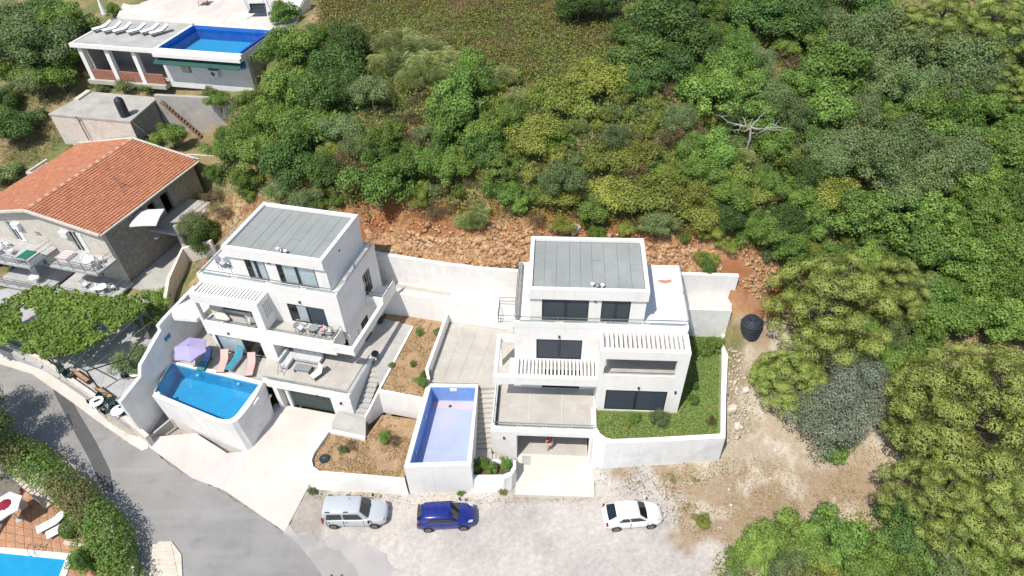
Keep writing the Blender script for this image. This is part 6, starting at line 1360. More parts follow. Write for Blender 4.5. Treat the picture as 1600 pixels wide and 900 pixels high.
# ---------------------------------------------------------------- vine-covered terrace by the road
FT = [at2(-90, 470, 1.25), at2(-60, 520, 1.25), at2(0, 545, 1.25), at2(60, 566, 1.25), at2(130, 614, 1.25), at2(190, 656, 1.25), at2(222, 676, 1.25), LV(-2.7, -7.7, 0)[:2], LV(-2.7, -1, 0)[:2], LV(-2.7, 1.6, 0)[:2], at2(262, 470, 1.25), at2(190, 455, 1.25), at2(60, 440, 1.25)]
rt = slab('restaurant_terrace', FT, .2, 1.2, M['paver'])
for (u, v) in [(i, j) for i in range(7) for j in range(6)]:
    Q = (at2(40, 470, 1.25), at2(250, 545, 1.25), at2(214, 655, 1.25), at2(10, 548, 1.25)); q = [bil(Q, u / 7 + .006, v / 6 + .006), bil(Q, (u + 1) / 7 - .006, v / 6 + .006), bil(Q, (u + 1) / 7 - .006, (v + 1) / 6 - .006), bil(Q, u / 7 + .006, (v + 1) / 6 - .006)]
    slab('paving_slab', q, 1.1, 1.215 + random.uniform(0, .008), M['paver'], kind=None, parent=rt)
kw = [(*at2(-60, 522, 1.5), 1.55), (*at2(0, 536, 1.5), 1.55), (*at2(60, 562, 1.5), 1.55), (*at2(128, 609, 1.5), 1.55), (*at2(188, 651, 1.5), 1.55), (*at2(227, 684, 1.2), 1.2)]
wall_line('roadside_wall', kw, -.2, .32, M['creamfab'] if False else M['stonelight'], 'low pale wall between the road and the vine terrace', 'wall')
spx('pavement', [(-60, 520, .1), (0, 535, .1), (60, 560, .1), (130, 608, .1), (190, 650, .1), (228, 680, .1), (232, 700, .1), (222, 704, .1), (205, 694, .1), (150, 656, .1), (115, 630, .1), (50, 584, .1), (-60, 550, .1)], -.2, .10, M['drive'])
for i in range(3):
    t_ = (.30, .55, .8)[i]; a, b = at(112 + i * 36, 583 + i * 26, 1.55), at(136 + i * 36, 600 + i * 26, 1.55); tr = thing('planter_box', ('brown planter box at the far end of the roadside wall', 'brown planter box in the middle of the roadside wall', 'brown planter box nearest the boundary wall on the roadside wall')[i], 'planter', a, group='planter boxes on the roadside wall')
    MB().bar((a[0], a[1] + .25, 1.5), (b[0], b[1] + .25, 1.5), .32, .3).build('box', surf('brown_planter', (.17, .075, .05), None, 3) if i == 0 else bpy.data.materials['brown_planter'], tr); MB().bar((a[0], a[1] + .25, 1.63), (b[0], b[1] + .25, 1.63), .26, .06).build('soil', M['soil'], tr)
dc = base_chair(M['alu'], surf('dark_green_chair', (.03, .07, .06), None, 3)); cafe = [(150, 640), (160, 646), (171, 654), (165, 632), (178, 643), (186, 652), (198, 655), (192, 640), (206, 645), (100, 590), (112, 598)]
ordn = ['first', 'second', 'third', 'fourth', 'fifth', 'sixth', 'seventh', 'eighth', 'ninth', 'tenth', 'eleventh', 'twelfth', 'thirteenth', 'fourteenth', 'fifteenth', 'sixteenth', 'seventeenth', 'eighteenth', 'nineteenth', 'twentieth']
for i, q in enumerate(sorted(cafe)):
    put('dch', dc, at(q[0], q[1] - 6, 1.22), .6 + .8 * (i % 3), f'dark chair on the vine terrace, {ordn[i]} from the left along the roadside wall', 'dark chairs on the vine terrace')
tbk = base_table(M['alu'], M['plasticw'], .5)
for i, q in enumerate(((157, 636), (190, 650), (218, 590))): put('ctb', tbk, at(*q, 1.22), 0, ('white round table among the dark chairs, left on the vine terrace', 'white round table among the dark chairs, nearest the boundary wall', 'white round table by the boundary wall beside the terrace bush')[i], 'white round tables on the vine terrace')
pt = thing('motor_scooter_cover', 'heap of black bags at the corner of the vine terrace', 'bags', at(205, 588, 1.25)); c = at(205, 588, 1.25)
for k in range(4): MB().lathe((c[0] + .35 * k - .5, c[1] + .2 * (k % 2), 1.21), [(.2, 0), (.27, .2), (.2, .42), (.05, .5)], 9).build('bag', M['black'], pt)
pt.name = 'rubbish_bags'
pgm = thing('metal_pergola', 'thin dark metal pergola frame carrying the vine over the terrace', 'pergola', at(150, 560, 1.2))
PZv = 3.7; PC = [at(10, 500, PZv), at(60, 455, PZv), at(190, 470, PZv), at(240, 500, PZv), at(200, 560, PZv), at(135, 580, PZv), at(60, 540, PZv)]
for p_ in PC: MB().bar((p_[0], p_[1], 1.2), p_, .08).build('post', M['alu'], pgm)
m = MB()
for a, b in zip(PC, PC[1:] + PC[:1]): MB().bar(a, b, .07).build('beam', M['alu'], pgm)
for k in range(9): t_ = k / 8; a = Vector(PC[6]).lerp(Vector(PC[5]), t_); b = Vector(PC[1]).lerp(Vector(PC[3]), t_); MB().bar(a, b, .025).build('wire', M['steel'], pgm)
bm_ = thing('dark_beam', 'thick dark leaning beam beside the vine near the boundary wall', 'beam', at(220, 500, 2)); MB().bar(at(212, 478, 3.8), at(232, 528, 1.3), .28).build('beam', M['tar'], bm_)
# ---------------------------------------------------------------- sunken terrace with pool at the lower left
PT = -2.0
tt = slab('tiled_terrace', [at2(-120, 700, PT), at2(0, 740, PT), at2(100, 770, PT), at2(150, 850, PT), at2(190, 960, PT), at2(-120, 1000, PT)], -2.6, PT - .01, M['redsoil'])
Q = (at2(-60, 690, PT), at2(110, 770, PT), at2(160, 930, PT), at2(-110, 930, PT)); W_ = math.dist(Q[0], Q[1])
for i in range(16):
    for j in range(16):
        q = [bil(Q, (i + a) / 16, (j + b) / 16) for a, b in ((.03, .03), (.97, .03), (.97, .97), (.03, .97))]
        slab('floor_tile', q, PT - .05, PT + random.uniform(0, .008), M['floortile'], kind=None, parent=tt)
pl = thing('pool', 'corner of a turquoise pool with white rim at the lower left corner', 'pool', at(50, 890, PT))
CO = [at2(-60, 850, PT), at2(117, 866, PT), at2(92, 930, PT), at2(-90, 930, PT)]; CI = [at2(-60, 858, PT), at2(103, 875, PT), at2(82, 930, PT), at2(-90, 928, PT)]
for i in (0, 1): j = i + 1; MB().quadbox([(*CO[i], PT), (*CO[j], PT), (*CI[j], PT), (*CI[i], PT)], [(*CO[i], PT + .07), (*CO[j], PT + .07), (*CI[j], PT + .07), (*CI[i], PT + .07)]).build('coping', M['white'], pl)
m = MB(); m.face([(*p, PT + .035) for p in CI]); m.build('water', M['water'], pl); m = MB(); m.face([(*p, PT + .015) for p in CI]); m.build('pool_floor', surf('turquoise_pool', (.06, .42, .60), (.08, .48, .66), 1, .5), pl)
lad = thing('pool_ladder', 'steel ladder at the edge of the turquoise pool', 'ladder', at(58, 862, PT))
for s in (52, 62): c = at(s, 862, PT + .08); m = MB(); m.path([(c[0], c[1] + .3, PT), (c[0], c[1] + .25, PT + .75), (c[0], c[1] - .1, PT + .8), (c[0], c[1] - .3, PT + .45), (c[0], c[1] - .32, PT - .1)], .025); m.build('handrail', M['steel'], lad)
l3 = base_lounger(M['plasticw'], M['plasticw'], 30)
put('wl3', l3, at(82, 818, PT + .2)[:2] + (PT,), 1.05 + math.pi / 1, 'white lounger on the tiled terrace, the upper of the pair', 'white loungers on the tiled terrace'); put('wl3', l3, at(97, 826, PT + .2)[:2] + (PT,), 1.05 + math.pi, 'white lounger on the tiled terrace, next to the round clipped bush', 'white loungers on the tiled terrace')
for o in bpy.data.objects:
    if o.get('group') == 'white loungers on the tiled terrace': o.rotation_euler = (0, 0, -.95)
put('par3', base_parasol(M['canvasw'], M['steel'], 1.1, 2.2, 6, .2), at(8, 790, PT + 2)[:2] + (PT,), .2, 'white parasol with a dark red middle at the left edge'); c = at(14, 784, PT + 2.3)
p3 = [o for o in bpy.data.objects if o.get('label', '').startswith('white parasol with a dark red')][0]; MB().lathe((0, 0, 2.08), [(.55, 0), (.3, .1), (.02, .16)], 10).build('red_cap', M['redcloth'], p3)
put('bch3', base_chair(M['wood'], M['creamfab']), at(42, 795, PT), 1.0, 'cream chair beside the parasol on the tiled terrace')
st = thing('staircase', 'white edged garden stairs beside the hedge at the lower left', 'stairs', at(50, 760, -1)); A, B = Vector(at(10, 715, -.15)), Vector(at(88, 782, PT + .1))
d_ = (B - A).normalized(); nrm = Vector((-d_.y, d_.x, 0)).normalized()
for i in range(14):
    p = A.lerp(B, i / 14); q = A.lerp(B, (i + 1) / 14); z_ = q.z + .1; a, b = p - nrm * .75, p + nrm * .75; c, e = q + nrm * .75, q - nrm * .75
    MB().quadbox([(v.x, v.y, -2.5) for v in (a, b, c, e)], [(v.x, v.y, z_) for v in (a, b, c, e)]).build('step', M['palerock'] if i % 1 == 0 else M['conc'], st)
m = MB(); m.path([A - nrm * .8 + Vector((0, 0, .9)), B - nrm * .8 + Vector((0, 0, .9))], .03); m.path([B - nrm * .8 + Vector((0, 0, .9)), B - nrm * .8], .03); m.build('handrail', M['steel'], st)
wall_line('garden_wall', [(*at2(196, 850, 0), .5), (*at2(208, 880, 0), .5), (*at2(200, 930, 0), .5)], -2.5, .35, M['stonelight'], 'pale stone wall end at the bottom of the hedge by the road', 'wall')
wall_line('low_planter_edge', [(*at2(100, 852, PT), PT + .2), (*at2(138, 858, PT), PT + .2)], PT - .1, .25, M['palerock'], 'white stone planter edge beside the turquoise pool', 'edging')
spx('asphalt_patch', [(72, 575), (95, 590), (120, 640), (150, 690), (172, 735), (178, 770), (160, 765), (138, 715), (108, 660), (85, 615)], -.1, .018, surf('dark_asphalt_patch', (.105, .105, .106), (.085, .085, .086), .6, .92, .15, (30, .07)))
# ---------------------------------------------------------------- vegetation
NR = np.random.default_rng(11)
def leaf_mesh(name, pos, nrm, size, tint, mat, aspect=.6, along=None):
    """one small leaf-shaped quad per point"""
    n = len(pos); r = NR
    nrm = nrm / (np.linalg.norm(nrm, axis=1, keepdims=True) + 1e-9)
    ref = r.normal(size=(n, 3)) if along is None else along
    a = np.cross(nrm, ref); a /= np.linalg.norm(a, axis=1, keepdims=True) + 1e-9; b = np.cross(nrm, a)
    s = np.asarray(size)[:, None]
    V = np.stack([pos - b * s * .5, pos + a * s * .5 * aspect + b * s * .05, pos + b * s * .5, pos - a * s * .5 * aspect + b * s * .05], 1)
    V[:, 1] += nrm * s * .10; V[:, 3] += nrm * s * .10
    me = bpy.data.meshes.new(name); me.vertices.add(n * 4); me.vertices.foreach_set('co', V.ravel()); q = np.arange(n * 4)
    me.loops.add(n * 4); me.loops.foreach_set('vertex_index', q); me.polygons.add(n); me.polygons.foreach_set('loop_start', np.arange(0, n * 4, 4)); me.update(calc_edges=True)
    c = np.ones((n, 4, 4)); c[..., :3] = np.clip(tint, 0, 1)[:, None, None]
    me.color_attributes.new('tint', 'FLOAT_COLOR', 'POINT').data.foreach_set('color', c.ravel()); me.materials.append(mat)
    return me
def dirs(n, zmin=-.3):
    z = NR.uniform(zmin, 1, n); a = NR.uniform(0, 2 * math.pi, n); r = np.sqrt(1 - z * z); return np.stack([r * np.cos(a), r * np.sin(a), z], -1)
def crown_points(R, rz, nc, cr, per, zc, lump=.35, zmin=-.35):
    """leaf positions on lumps spread through a dome; returns pos, normal, tint, lump centres"""
    d = dirs(nc, zmin); rad_ = NR.uniform(.30, .98, nc) ** .8; C = d * rad_[:, None] * np.array([R, R, rz]) * NR.uniform(.80, 1.08, (nc, 1)) * (1 + .16 * np.sin(3 * np.arctan2(d[:, 1], d[:, 0]) + R * 9))[:, None] + np.array([0, 0, zc])
    pr = cr * NR.uniform(.5, 1.35, nc); k = np.repeat(np.arange(nc), (per * (pr / cr) ** 2).astype(int)); n = len(k)
    u = dirs(n, -.55); u[:, 2] += .1; f = NR.uniform(.50, 1.06, n) + (NR.uniform(0, 1, n) > .88) * NR.uniform(0, .38, n)
    pos = C[k] + u * (pr[k] * f)[:, None] * np.array([1, 1, .85]); nr = u + NR.normal(0, .45, (n, 3)) + np.array([0, 0, .35])
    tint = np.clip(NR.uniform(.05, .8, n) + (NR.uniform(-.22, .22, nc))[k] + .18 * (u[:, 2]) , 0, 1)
    return pos, nr, tint, C
def trunk(parent, h, r, C, nb=5, lean=(0, 0)):
    m = MB(); top = (lean[0], lean[1], h); m.path([(0, 0, -.3), (lean[0] * .4, lean[1] * .4, h * .5), top], [r, r * .8, r * .55], 7)
    for i in range(min(nb, len(C))):
        c = C[i]; m.path([tuple(Vector(top) * .75), tuple(Vector(top) * .4 + Vector(c) * .6), tuple(c)], [r * .5, r * .3, r * .1], 5)
    return m.build('trunk', M['bark'], parent)
def mk_tree(name, mat, R, rz, nc, cr, per, zc, size, asp=.62, trunk_h=None, zmin=-.35):
    t = local(thing(name, None, None)); pos, nr, tint, C = crown_points(R, rz, nc, cr, per, zc, zmin=zmin)
    pos[:, 2] = np.maximum(pos[:, 2], .04)
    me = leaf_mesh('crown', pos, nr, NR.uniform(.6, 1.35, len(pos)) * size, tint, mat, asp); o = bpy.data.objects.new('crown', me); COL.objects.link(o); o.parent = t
    trunk(t, trunk_h or zc * .8, R * .05 + .03, C); return t
def mk_pine(name, mat, R, H, ntier, per, z0=1.4, sz=.105):
    """Aleppo pine: tiers of cloud-like needle pads at the branch ends, dark gaps between the tiers"""
    t = local(thing(name, None, None)); P = []; N_ = []; T_ = []; C = []
    for k in range(ntier):
        f = k / (ntier - 1); zt = z0 + (H - z0) * (.16 + .80 * f); rt = R * (1 - .92 * f ** 1.7) * (.86 + .14 * min(1, f * 4)); npd = max(1, int(round(2 * math.pi * rt / (R * .40)))); ph = NR.uniform(0, 6.28)
        for ring in ((1.0,) if f > .8 else (1.0, .58)):
            nn = max(1, int(npd * ring))
            for i in range(nn):
                a = ph + i * 2 * math.pi / nn + NR.uniform(-.28, .28); rr = rt * ring * NR.uniform(.80, 1.14); c = np.array([rr * math.cos(a), rr * math.sin(a), zt + (.35 if ring < 1 else 0) + NR.uniform(-.38, .38)]); C.append(c)
                pw = R * NR.uniform(.105, .20) * (1 if ring == 1 else .9); n = int(per * (pw / (R * .15)) ** 2); u = dirs(n, -.3); out = np.array([math.cos(a), math.sin(a), .0]); tng = np.array([-math.sin(a), math.cos(a), 0])
                g = NR.uniform(.72, 1.04, n); lump = 1 + .24 * np.sin(u[:, 0] * 6 + i + k) * np.sin(u[:, 1] * 6 + 2 * i) + .12 * np.sin(u[:, 2] * 11 + i)
                q = u * (pw * g * lump)[:, None] * np.array([1, 1, .56]); q += tng * (q @ tng)[:, None] * .55; q[:, 2] -= .22 * (q @ out)
                P.append(c + q); N_.append(u * 1.5 + NR.normal(0, .38, (n, 3)) + np.array([0, 0, .2])); T_.append(np.clip(.15 + .66 * (u[:, 2] * .5 + .5) * NR.uniform(.6, 1.3, n) + NR.uniform(-.12, .14) + NR.uniform(-.15, .2, n), 0, 1))  # needles lighter on pad tops, darker below: shading put into the tint
    P, N_, T_ = np.concatenate(P), np.concatenate(N_), np.concatenate(T_)
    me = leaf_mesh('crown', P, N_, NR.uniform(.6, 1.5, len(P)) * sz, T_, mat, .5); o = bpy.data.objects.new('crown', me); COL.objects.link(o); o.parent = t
    m = MB(); m.path([(0, 0, -.4), (.1, .05, H * .45), (0, 0, H * .86)], [R * .06, R * .045, R * .015], 8)
    for c in C[::2]: zb_ = max(.8, min(H * .8, c[2] - .9)); m.path([(.05, .02, zb_ * .85), tuple(np.array([c[0] * .55, c[1] * .55, zb_])), tuple(c - np.array([0, 0, .15]))], [R * .022, R * .014, R * .006], 5)
    m.build('trunk', M['bark'], t); return t
def mk_feather(name, mat, R, H, n, sz=.55):
    """broom: whippy stems fanning out from the base, ending in wisps at uneven heights"""
    t = local(thing(name, None, None)); ns = 60; sa = NR.uniform(0, 6.283, ns); sl = NR.uniform(.55, 1.15, ns); so_r = np.sqrt(NR.uniform(0, 1, ns)) * R * NR.uniform(.8, 1.25, ns)
    k = NR.integers(0, ns, n); e = NR.beta(2.4, 1.1, n); px_, py_ = so_r[k] * np.cos(sa[k]) * e ** 1.2, so_r[k] * np.sin(sa[k]) * e ** 1.2
    pos = np.stack([px_, py_, H * sl[k] * e * (1 - .25 * (so_r[k] / R) ** 2)], -1) + NR.normal(0, .07, (n, 3)) * (.4 + e)[:, None]
    al = np.stack([px_ / R * .8, py_ / R * .8, np.ones(n)], -1) + NR.normal(0, .22, (n, 3)); nr = np.cross(al, NR.normal(size=(n, 3))); side = np.cross(nr, al)
    me = leaf_mesh('foliage', pos, nr, NR.uniform(.5, 1.3, n) * sz, np.clip(e * .75 + NR.uniform(-.3, .25, n), 0, 1), mat, .10, along=side); o = bpy.data.objects.new('foliage', me); COL.objects.link(o); o.parent = t
    m = MB()
    for j in range(9): m.path([(0, 0, -.1), (so_r[j] * .5 * math.cos(sa[j]), so_r[j] * .5 * math.sin(sa[j]), H * .5 * sl[j])], [.03, .010], 5)
    m.build('stems', M['bark'], t); return t
KD = {}       # kind: (prototypes, their radius, height of the crown centre over radius, description, category)
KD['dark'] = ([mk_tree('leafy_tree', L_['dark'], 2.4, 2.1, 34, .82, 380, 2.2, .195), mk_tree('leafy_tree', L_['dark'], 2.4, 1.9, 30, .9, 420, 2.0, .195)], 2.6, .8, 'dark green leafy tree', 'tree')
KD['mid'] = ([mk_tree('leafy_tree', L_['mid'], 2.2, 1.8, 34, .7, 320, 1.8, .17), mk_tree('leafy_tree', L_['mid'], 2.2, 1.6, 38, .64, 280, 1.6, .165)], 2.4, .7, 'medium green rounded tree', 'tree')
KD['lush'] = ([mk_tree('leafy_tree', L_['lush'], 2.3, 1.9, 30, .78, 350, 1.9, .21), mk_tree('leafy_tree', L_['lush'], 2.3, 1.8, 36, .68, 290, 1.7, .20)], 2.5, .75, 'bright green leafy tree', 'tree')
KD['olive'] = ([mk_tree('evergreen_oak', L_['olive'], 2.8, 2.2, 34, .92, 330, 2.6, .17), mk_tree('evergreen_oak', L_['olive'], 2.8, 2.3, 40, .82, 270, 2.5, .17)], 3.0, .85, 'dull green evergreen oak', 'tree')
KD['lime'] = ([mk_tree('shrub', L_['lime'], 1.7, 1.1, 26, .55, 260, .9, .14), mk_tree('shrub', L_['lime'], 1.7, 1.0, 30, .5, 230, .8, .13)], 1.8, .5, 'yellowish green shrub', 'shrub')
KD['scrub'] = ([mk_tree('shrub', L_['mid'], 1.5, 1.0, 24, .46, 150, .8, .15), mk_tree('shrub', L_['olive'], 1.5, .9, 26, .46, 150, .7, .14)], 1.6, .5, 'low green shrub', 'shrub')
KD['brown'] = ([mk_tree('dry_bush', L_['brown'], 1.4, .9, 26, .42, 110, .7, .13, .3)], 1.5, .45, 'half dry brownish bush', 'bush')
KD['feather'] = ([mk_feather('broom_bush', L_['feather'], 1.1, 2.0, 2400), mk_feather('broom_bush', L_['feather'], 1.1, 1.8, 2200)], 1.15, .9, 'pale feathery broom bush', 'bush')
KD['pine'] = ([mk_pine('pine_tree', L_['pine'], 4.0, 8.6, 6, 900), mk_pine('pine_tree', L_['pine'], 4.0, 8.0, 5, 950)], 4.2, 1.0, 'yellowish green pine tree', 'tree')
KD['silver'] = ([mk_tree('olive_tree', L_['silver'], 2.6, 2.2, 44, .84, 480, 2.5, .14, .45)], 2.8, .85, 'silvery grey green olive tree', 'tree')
SIZE = {'lift': {'dark': 1.9, 'mid': 1.6, 'lush': 1.7, 'olive': 2.5, 'lime': .8, 'scrub': .7, 'brown': .6, 'feather': 1.2, 'pine': 5.0, 'silver': 2.5}}
trees = []          # (kind, px, py, r_px, fixed label or None)
T0 = lambda k, *q: trees.extend([(k, *a) if len(a) > 3 else (k, *a, None) for a in q])
T0('dark', (545, 72, 42), (522, 108, 44), (505, 150, 42), (458, 250, 40), (540, 128, 30), (500, 262, 32), (1040, 55, 52), (1008, 84, 40), (1080, 72, 46), (1052, 100, 38), (905, 6, 30), (945, 4, 28), (760, 220, 30), (1190, 20, 40), (1230, 30, 40), (1265, 12, 34), (1110, 395, 14))
T0('mid', (490, 55, 26), (452, 88, 42), (452, 142, 46), (400, 165, 34), (432, 192, 38), (385, 208, 38), (482, 205, 42), (352, 236, 30), (410, 240, 36), (382, 272, 28), (628, 256, 36), (600, 212, 34), (735, 132, 38), (752, 206, 34), (672, 252, 34), (704, 262, 34), (1130, 110, 46), (1160, 132, 40), (1500, 182, 44), (1562, 162, 46), (1572, 232, 44), (1522, 272, 38), (1532, 322, 44), (1585, 300, 40), (1572, 382, 44), (1440, 172, 40), (1100, 260, 36), (1140, 300, 34), (1230, 380, 34), (1190, 352, 32), (790, 290, 26), (1582, 440, 44))
T0('mid', (594, 292, 56, 'broad rounded tree at the left end of the rock bank, above the left villa'))
T0('lush', (718, 168, 48), (702, 202, 38), (1112, 152, 46), (1300, 122, 46), (1292, 172, 44), (1332, 332, 46), (1400, 332, 52), (1452, 342, 46), (1500, 402, 46), (1082, 228, 30), (1440, 390, 44), (1210, 222, 34), (1268, 345, 36), (1530, 450, 44), (928, 318, 22), (1460, 460, 40))
T0('olive', (430, 286, 28), (472, 300, 28), (560, 212, 28), (1332, 62, 52), (1392, 72, 54), (1452, 62, 50), (1502, 92, 54), (1560, 72, 48), (1382, 112, 44), (1372, 242, 54), (1422, 218, 46), (1452, 262, 46), (1322, 226, 42), (878, 272, 40), (1342, 172, 40), (1300, 240, 40), (1420, 130, 44), (1480, 130, 40), (1540, 120, 44), (1500, 240, 44), (1400, 290, 44))
T0('lime', (940, 252, 36), (1000, 242, 34), (962, 300, 38), (1002, 302, 42), (880, 304, 30), (1302, 302, 44), (1282, 286, 36), (900, 170, 40), (920, 132, 44), (882, 147, 42), (950, 126, 36), (850, 152, 32), (512, 236, 22), (1070, 300, 36), (1090, 330, 36), (1140, 270, 34), (1170, 300, 36), (880, 350, 20), (1103, 402, 20), (830, 222, 34), (850, 200, 34))
T0('feather', (610, 76, 26), (632, 72, 26), (652, 76, 28), (676, 82, 26), (620, 104, 26), (660, 110, 28), (690, 116, 24), (700, 92, 22), (598, 98, 22), (640, 128, 24), (790, 116, 18), (806, 152, 18), (905, 190, 16), (745, 335, 18), (728, 340, 18), (1160, 240, 18), (700, 140, 18))
T0('brown', (545, 250, 24), (560, 265, 22), (640, 222, 24), (1050, 215, 28), (1085, 205, 26), (1040, 140, 24), (820, 205, 22), (1230, 95, 26), (990, 270, 26), (680, 330, 18), (840, 340, 18), (1000, 345, 18), (332, 305, 20), (348, 330, 18), (310, 340, 18), (800, 320, 18))
T0('pine', (1478, 14, 56), (1560, 24, 60), (1420, 6, 42), (1590, 100, 40))
# random filling between them
WOOD = [(345, 255), (372, 190), (405, 140), (440, 80), (500, 45), (560, 60), (590, 60), (700, 70), (800, 118), (835, 125), (985, 110), (985, 50), (900, 0), (1000, -30), (1620, -30), (1620, 500), (1420, 480), (1370, 400), (1240, 420), (1215, 395), (1110, 372), (1010, 358), (830, 344), (700, 338), (640, 338), (660, 300), (560, 318), (420, 312), (350, 290)]
zones = [((1180, -60, 1700, 190), 'in the top right wood'), ((1350, 190, 1700, 520), 'in the right hand wood'), ((1105, 60, 1350, 440), 'near the bleached dead tree'), ((980, -60, 1180, 130), 'right of the clearing'), ((830, 95, 1105, 420), 'uphill of the right villa'), ((600, 40, 830, 370), 'above the red rock bank'), ((320, 20, 600, 345), 'uphill of the left villa'), ((600, -60, 980, 60), 'in the grassy clearing')]
def zone(px, py):
    for (a, b, c, d), nme in zones:
        if a <= px < c and b <= py < d: return nme
    return 'beside the stone house' if px < 400 else 'by the dirt slope'
mixes = {'in the top right wood': ['olive', 'olive', 'mid', 'lush', 'dark'], 'in the right hand wood': ['mid', 'lush', 'olive', 'lush', 'mid'], 'near the bleached dead tree': ['lush', 'mid', 'lime', 'scrub', 'dark'], 'right of the clearing': ['mid', 'dark', 'mid', 'lush'], 'uphill of the right villa': ['lime', 'scrub', 'mid', 'lime', 'olive', 'brown', 'scrub'], 'above the red rock bank': ['mid', 'scrub', 'lime', 'lush', 'brown', 'scrub'], 'uphill of the left villa': ['mid', 'dark', 'scrub', 'mid', 'olive'], 'in the grassy clearing': ['scrub']}
OPEN = [[(560, 150), (640, 135), (700, 150), (670, 205), (600, 190), (560, 200)], [(630, 290), (700, 285), (830, 320), (830, 345), (640, 338)], [(745, 95), (840, 120), (835, 175), (770, 160)], [(520, 275), (560, 300), (560, 325), (480, 318)], [(980, 60), (1010, 110), (960, 110)], [(1000, 190), (1070, 180), (1075, 235), (1010, 235)], [(930, 330), (1080, 330), (1100, 370), (1010, 358)]]
inop = lambda a, b: any(bool(inside(p_, np.array([a]), np.array([b]))[0]) for p_ in OPEN)
rr = random.Random(3); tries = 0
while len(trees) < 330 and tries < 9000:
    tries += 1; px, py = rr.uniform(330, 1615), rr.uniform(-15, 500)
    if not inside(WOOD, np.array([px]), np.array([py]))[0]: continue
    op = inop(px, py)
    if op and rr.random() < .72: continue
    zn = zone(px, py); k = rr.choice(['brown', 'scrub', 'lime']) if op else rr.choice(mixes.get(zn, ['scrub'])); r = {'olive': 40, 'dark': 34, 'mid': 30, 'lush': 34, 'lime': 24, 'scrub': 19, 'brown': 18}[k] * rr.uniform(.72, 1.1)
    if 560 < px < 1110 and py > 90: r *= .82
    if 560 < px < 1215 and py > 300: r *= .8
    if any((px - t[1]) ** 2 + ((py - t[2]) * 1.15) ** 2 < (.56 * (r + t[3])) ** 2 for t in trees): continue
    trees.append((k, px, py, r, None))
ORD = ordn + ['twenty-' + o for o in ordn[:9]] + ['thirtieth'] + ['thirty-' + o for o in ordn[:9]]
lab = {}
for i, t in enumerate(trees):
    if t[4] is None: lab.setdefault((t[0], zone(t[1], t[2])), []).append((t[1], i))
names = {}
for (k, zn), l in lab.items():
    l.sort()
    for j, (_, i) in enumerate(l):
        d = KD[k][3]; names[i] = f'{d} {zn}, {ORD[min(j, len(ORD) - 1)]} of its kind from the left' if len(l) > 1 else f'{d} {zn}, the only one of its kind there'
used_k = {}
def place_tree(k, px, py, rpx, label, zs=None, lift=None, group=None, rm=None, xy=None):
    pro, R0, hc, desc, cat = KD[k]
    g = hit(px, py, SIZE['lift'][k] if lift is None else lift) if xy is None else xy
    dep = (g[1]) * _c + (CH - g[2] - 1.5) * _s; r = rm or rpx * dep / CF; s = r / R0
    v = rr.randrange(len(pro)); wd = 1 if (group and 'pine' in group) or xy else 1; ax_ = (.95, 1.06) if k in ('pine', 'silver') or xy else (.88, 1.34); sc = (s * rr.uniform(*ax_), s * rr.uniform(*ax_), (zs or 1.0) * (s ** .85) * rr.uniform(.92, 1.1))
    if (k, v) not in used_k:
        o = pro[v]; used_k[(k, v)] = o; o.location = g; o.rotation_euler = (0, 0, rr.uniform(0, 6.28)); o.scale = sc; o['label'] = label
    else:
        o = copy_tree(used_k[(k, v)], loc=g, rz=rr.uniform(0, 6.28), scale=sc, label=label)
    o['category'] = cat
    if group: o['group'] = group
    return o
for i, t in enumerate(trees): place_tree(t[0], t[1], t[2], t[3], t[4] or names[i], group=None if t[4] else 'trees and bushes of the hillside wood')
# the big pines and olive trees right of the lawn
GP = 'large pines beside the right villa'
place_tree('pine', 1303, 464, 92, 'tall pine next to the black water tank, right of the lawn wall', lift=5.0, group=GP, zs=1.1)
place_tree('pine', 1236, 588, 62, 'low spreading pine boughs between the tank and the dirt slope', lift=2.6, group=GP, zs=.75)
place_tree('pine', 1398, 440, 56, 'green pine behind the tall pine by the water tank', lift=4, group=GP)
place_tree('mid', 1402, 548, 36, 'shaded green tree at the upper end of the dirt track', lift=1.6)
place_tree('mid', 1352, 505, 44, 'shaded green tree between the tall pine and the largest pine', lift=2)
place_tree('pine', 1530, 630, 118, 'largest pine, filling the right edge beside the dirt track', lift=6.0, group=GP, zs=1.1)
place_tree('pine', 1476, 768, 76, 'broad pine at the lower right, in front of the largest pine', lift=4.5, group=GP)
place_tree('pine', 1590, 790, 84, 'pine at the lower right corner of the picture', lift=5.5, group=GP)
place_tree('pine', 1436, 640, 44, 'pine bough clump left of the largest pine, above the dirt track', lift=3.5, group=GP, zs=.9)
place_tree('silver', 1296, 662, 66, 'silvery olive tree in the middle of the dirt slope', lift=2.2, group='olive trees on the dirt slope')
place_tree('silver', 1342, 592, 52, 'silvery olive tree shaded by the tall pine', lift=2.6, group='olive trees on the dirt slope')
place_tree('lush', 1305, 705, 26, 'bright green bush under the front of the silvery olive tree', lift=.6, zs=.7)
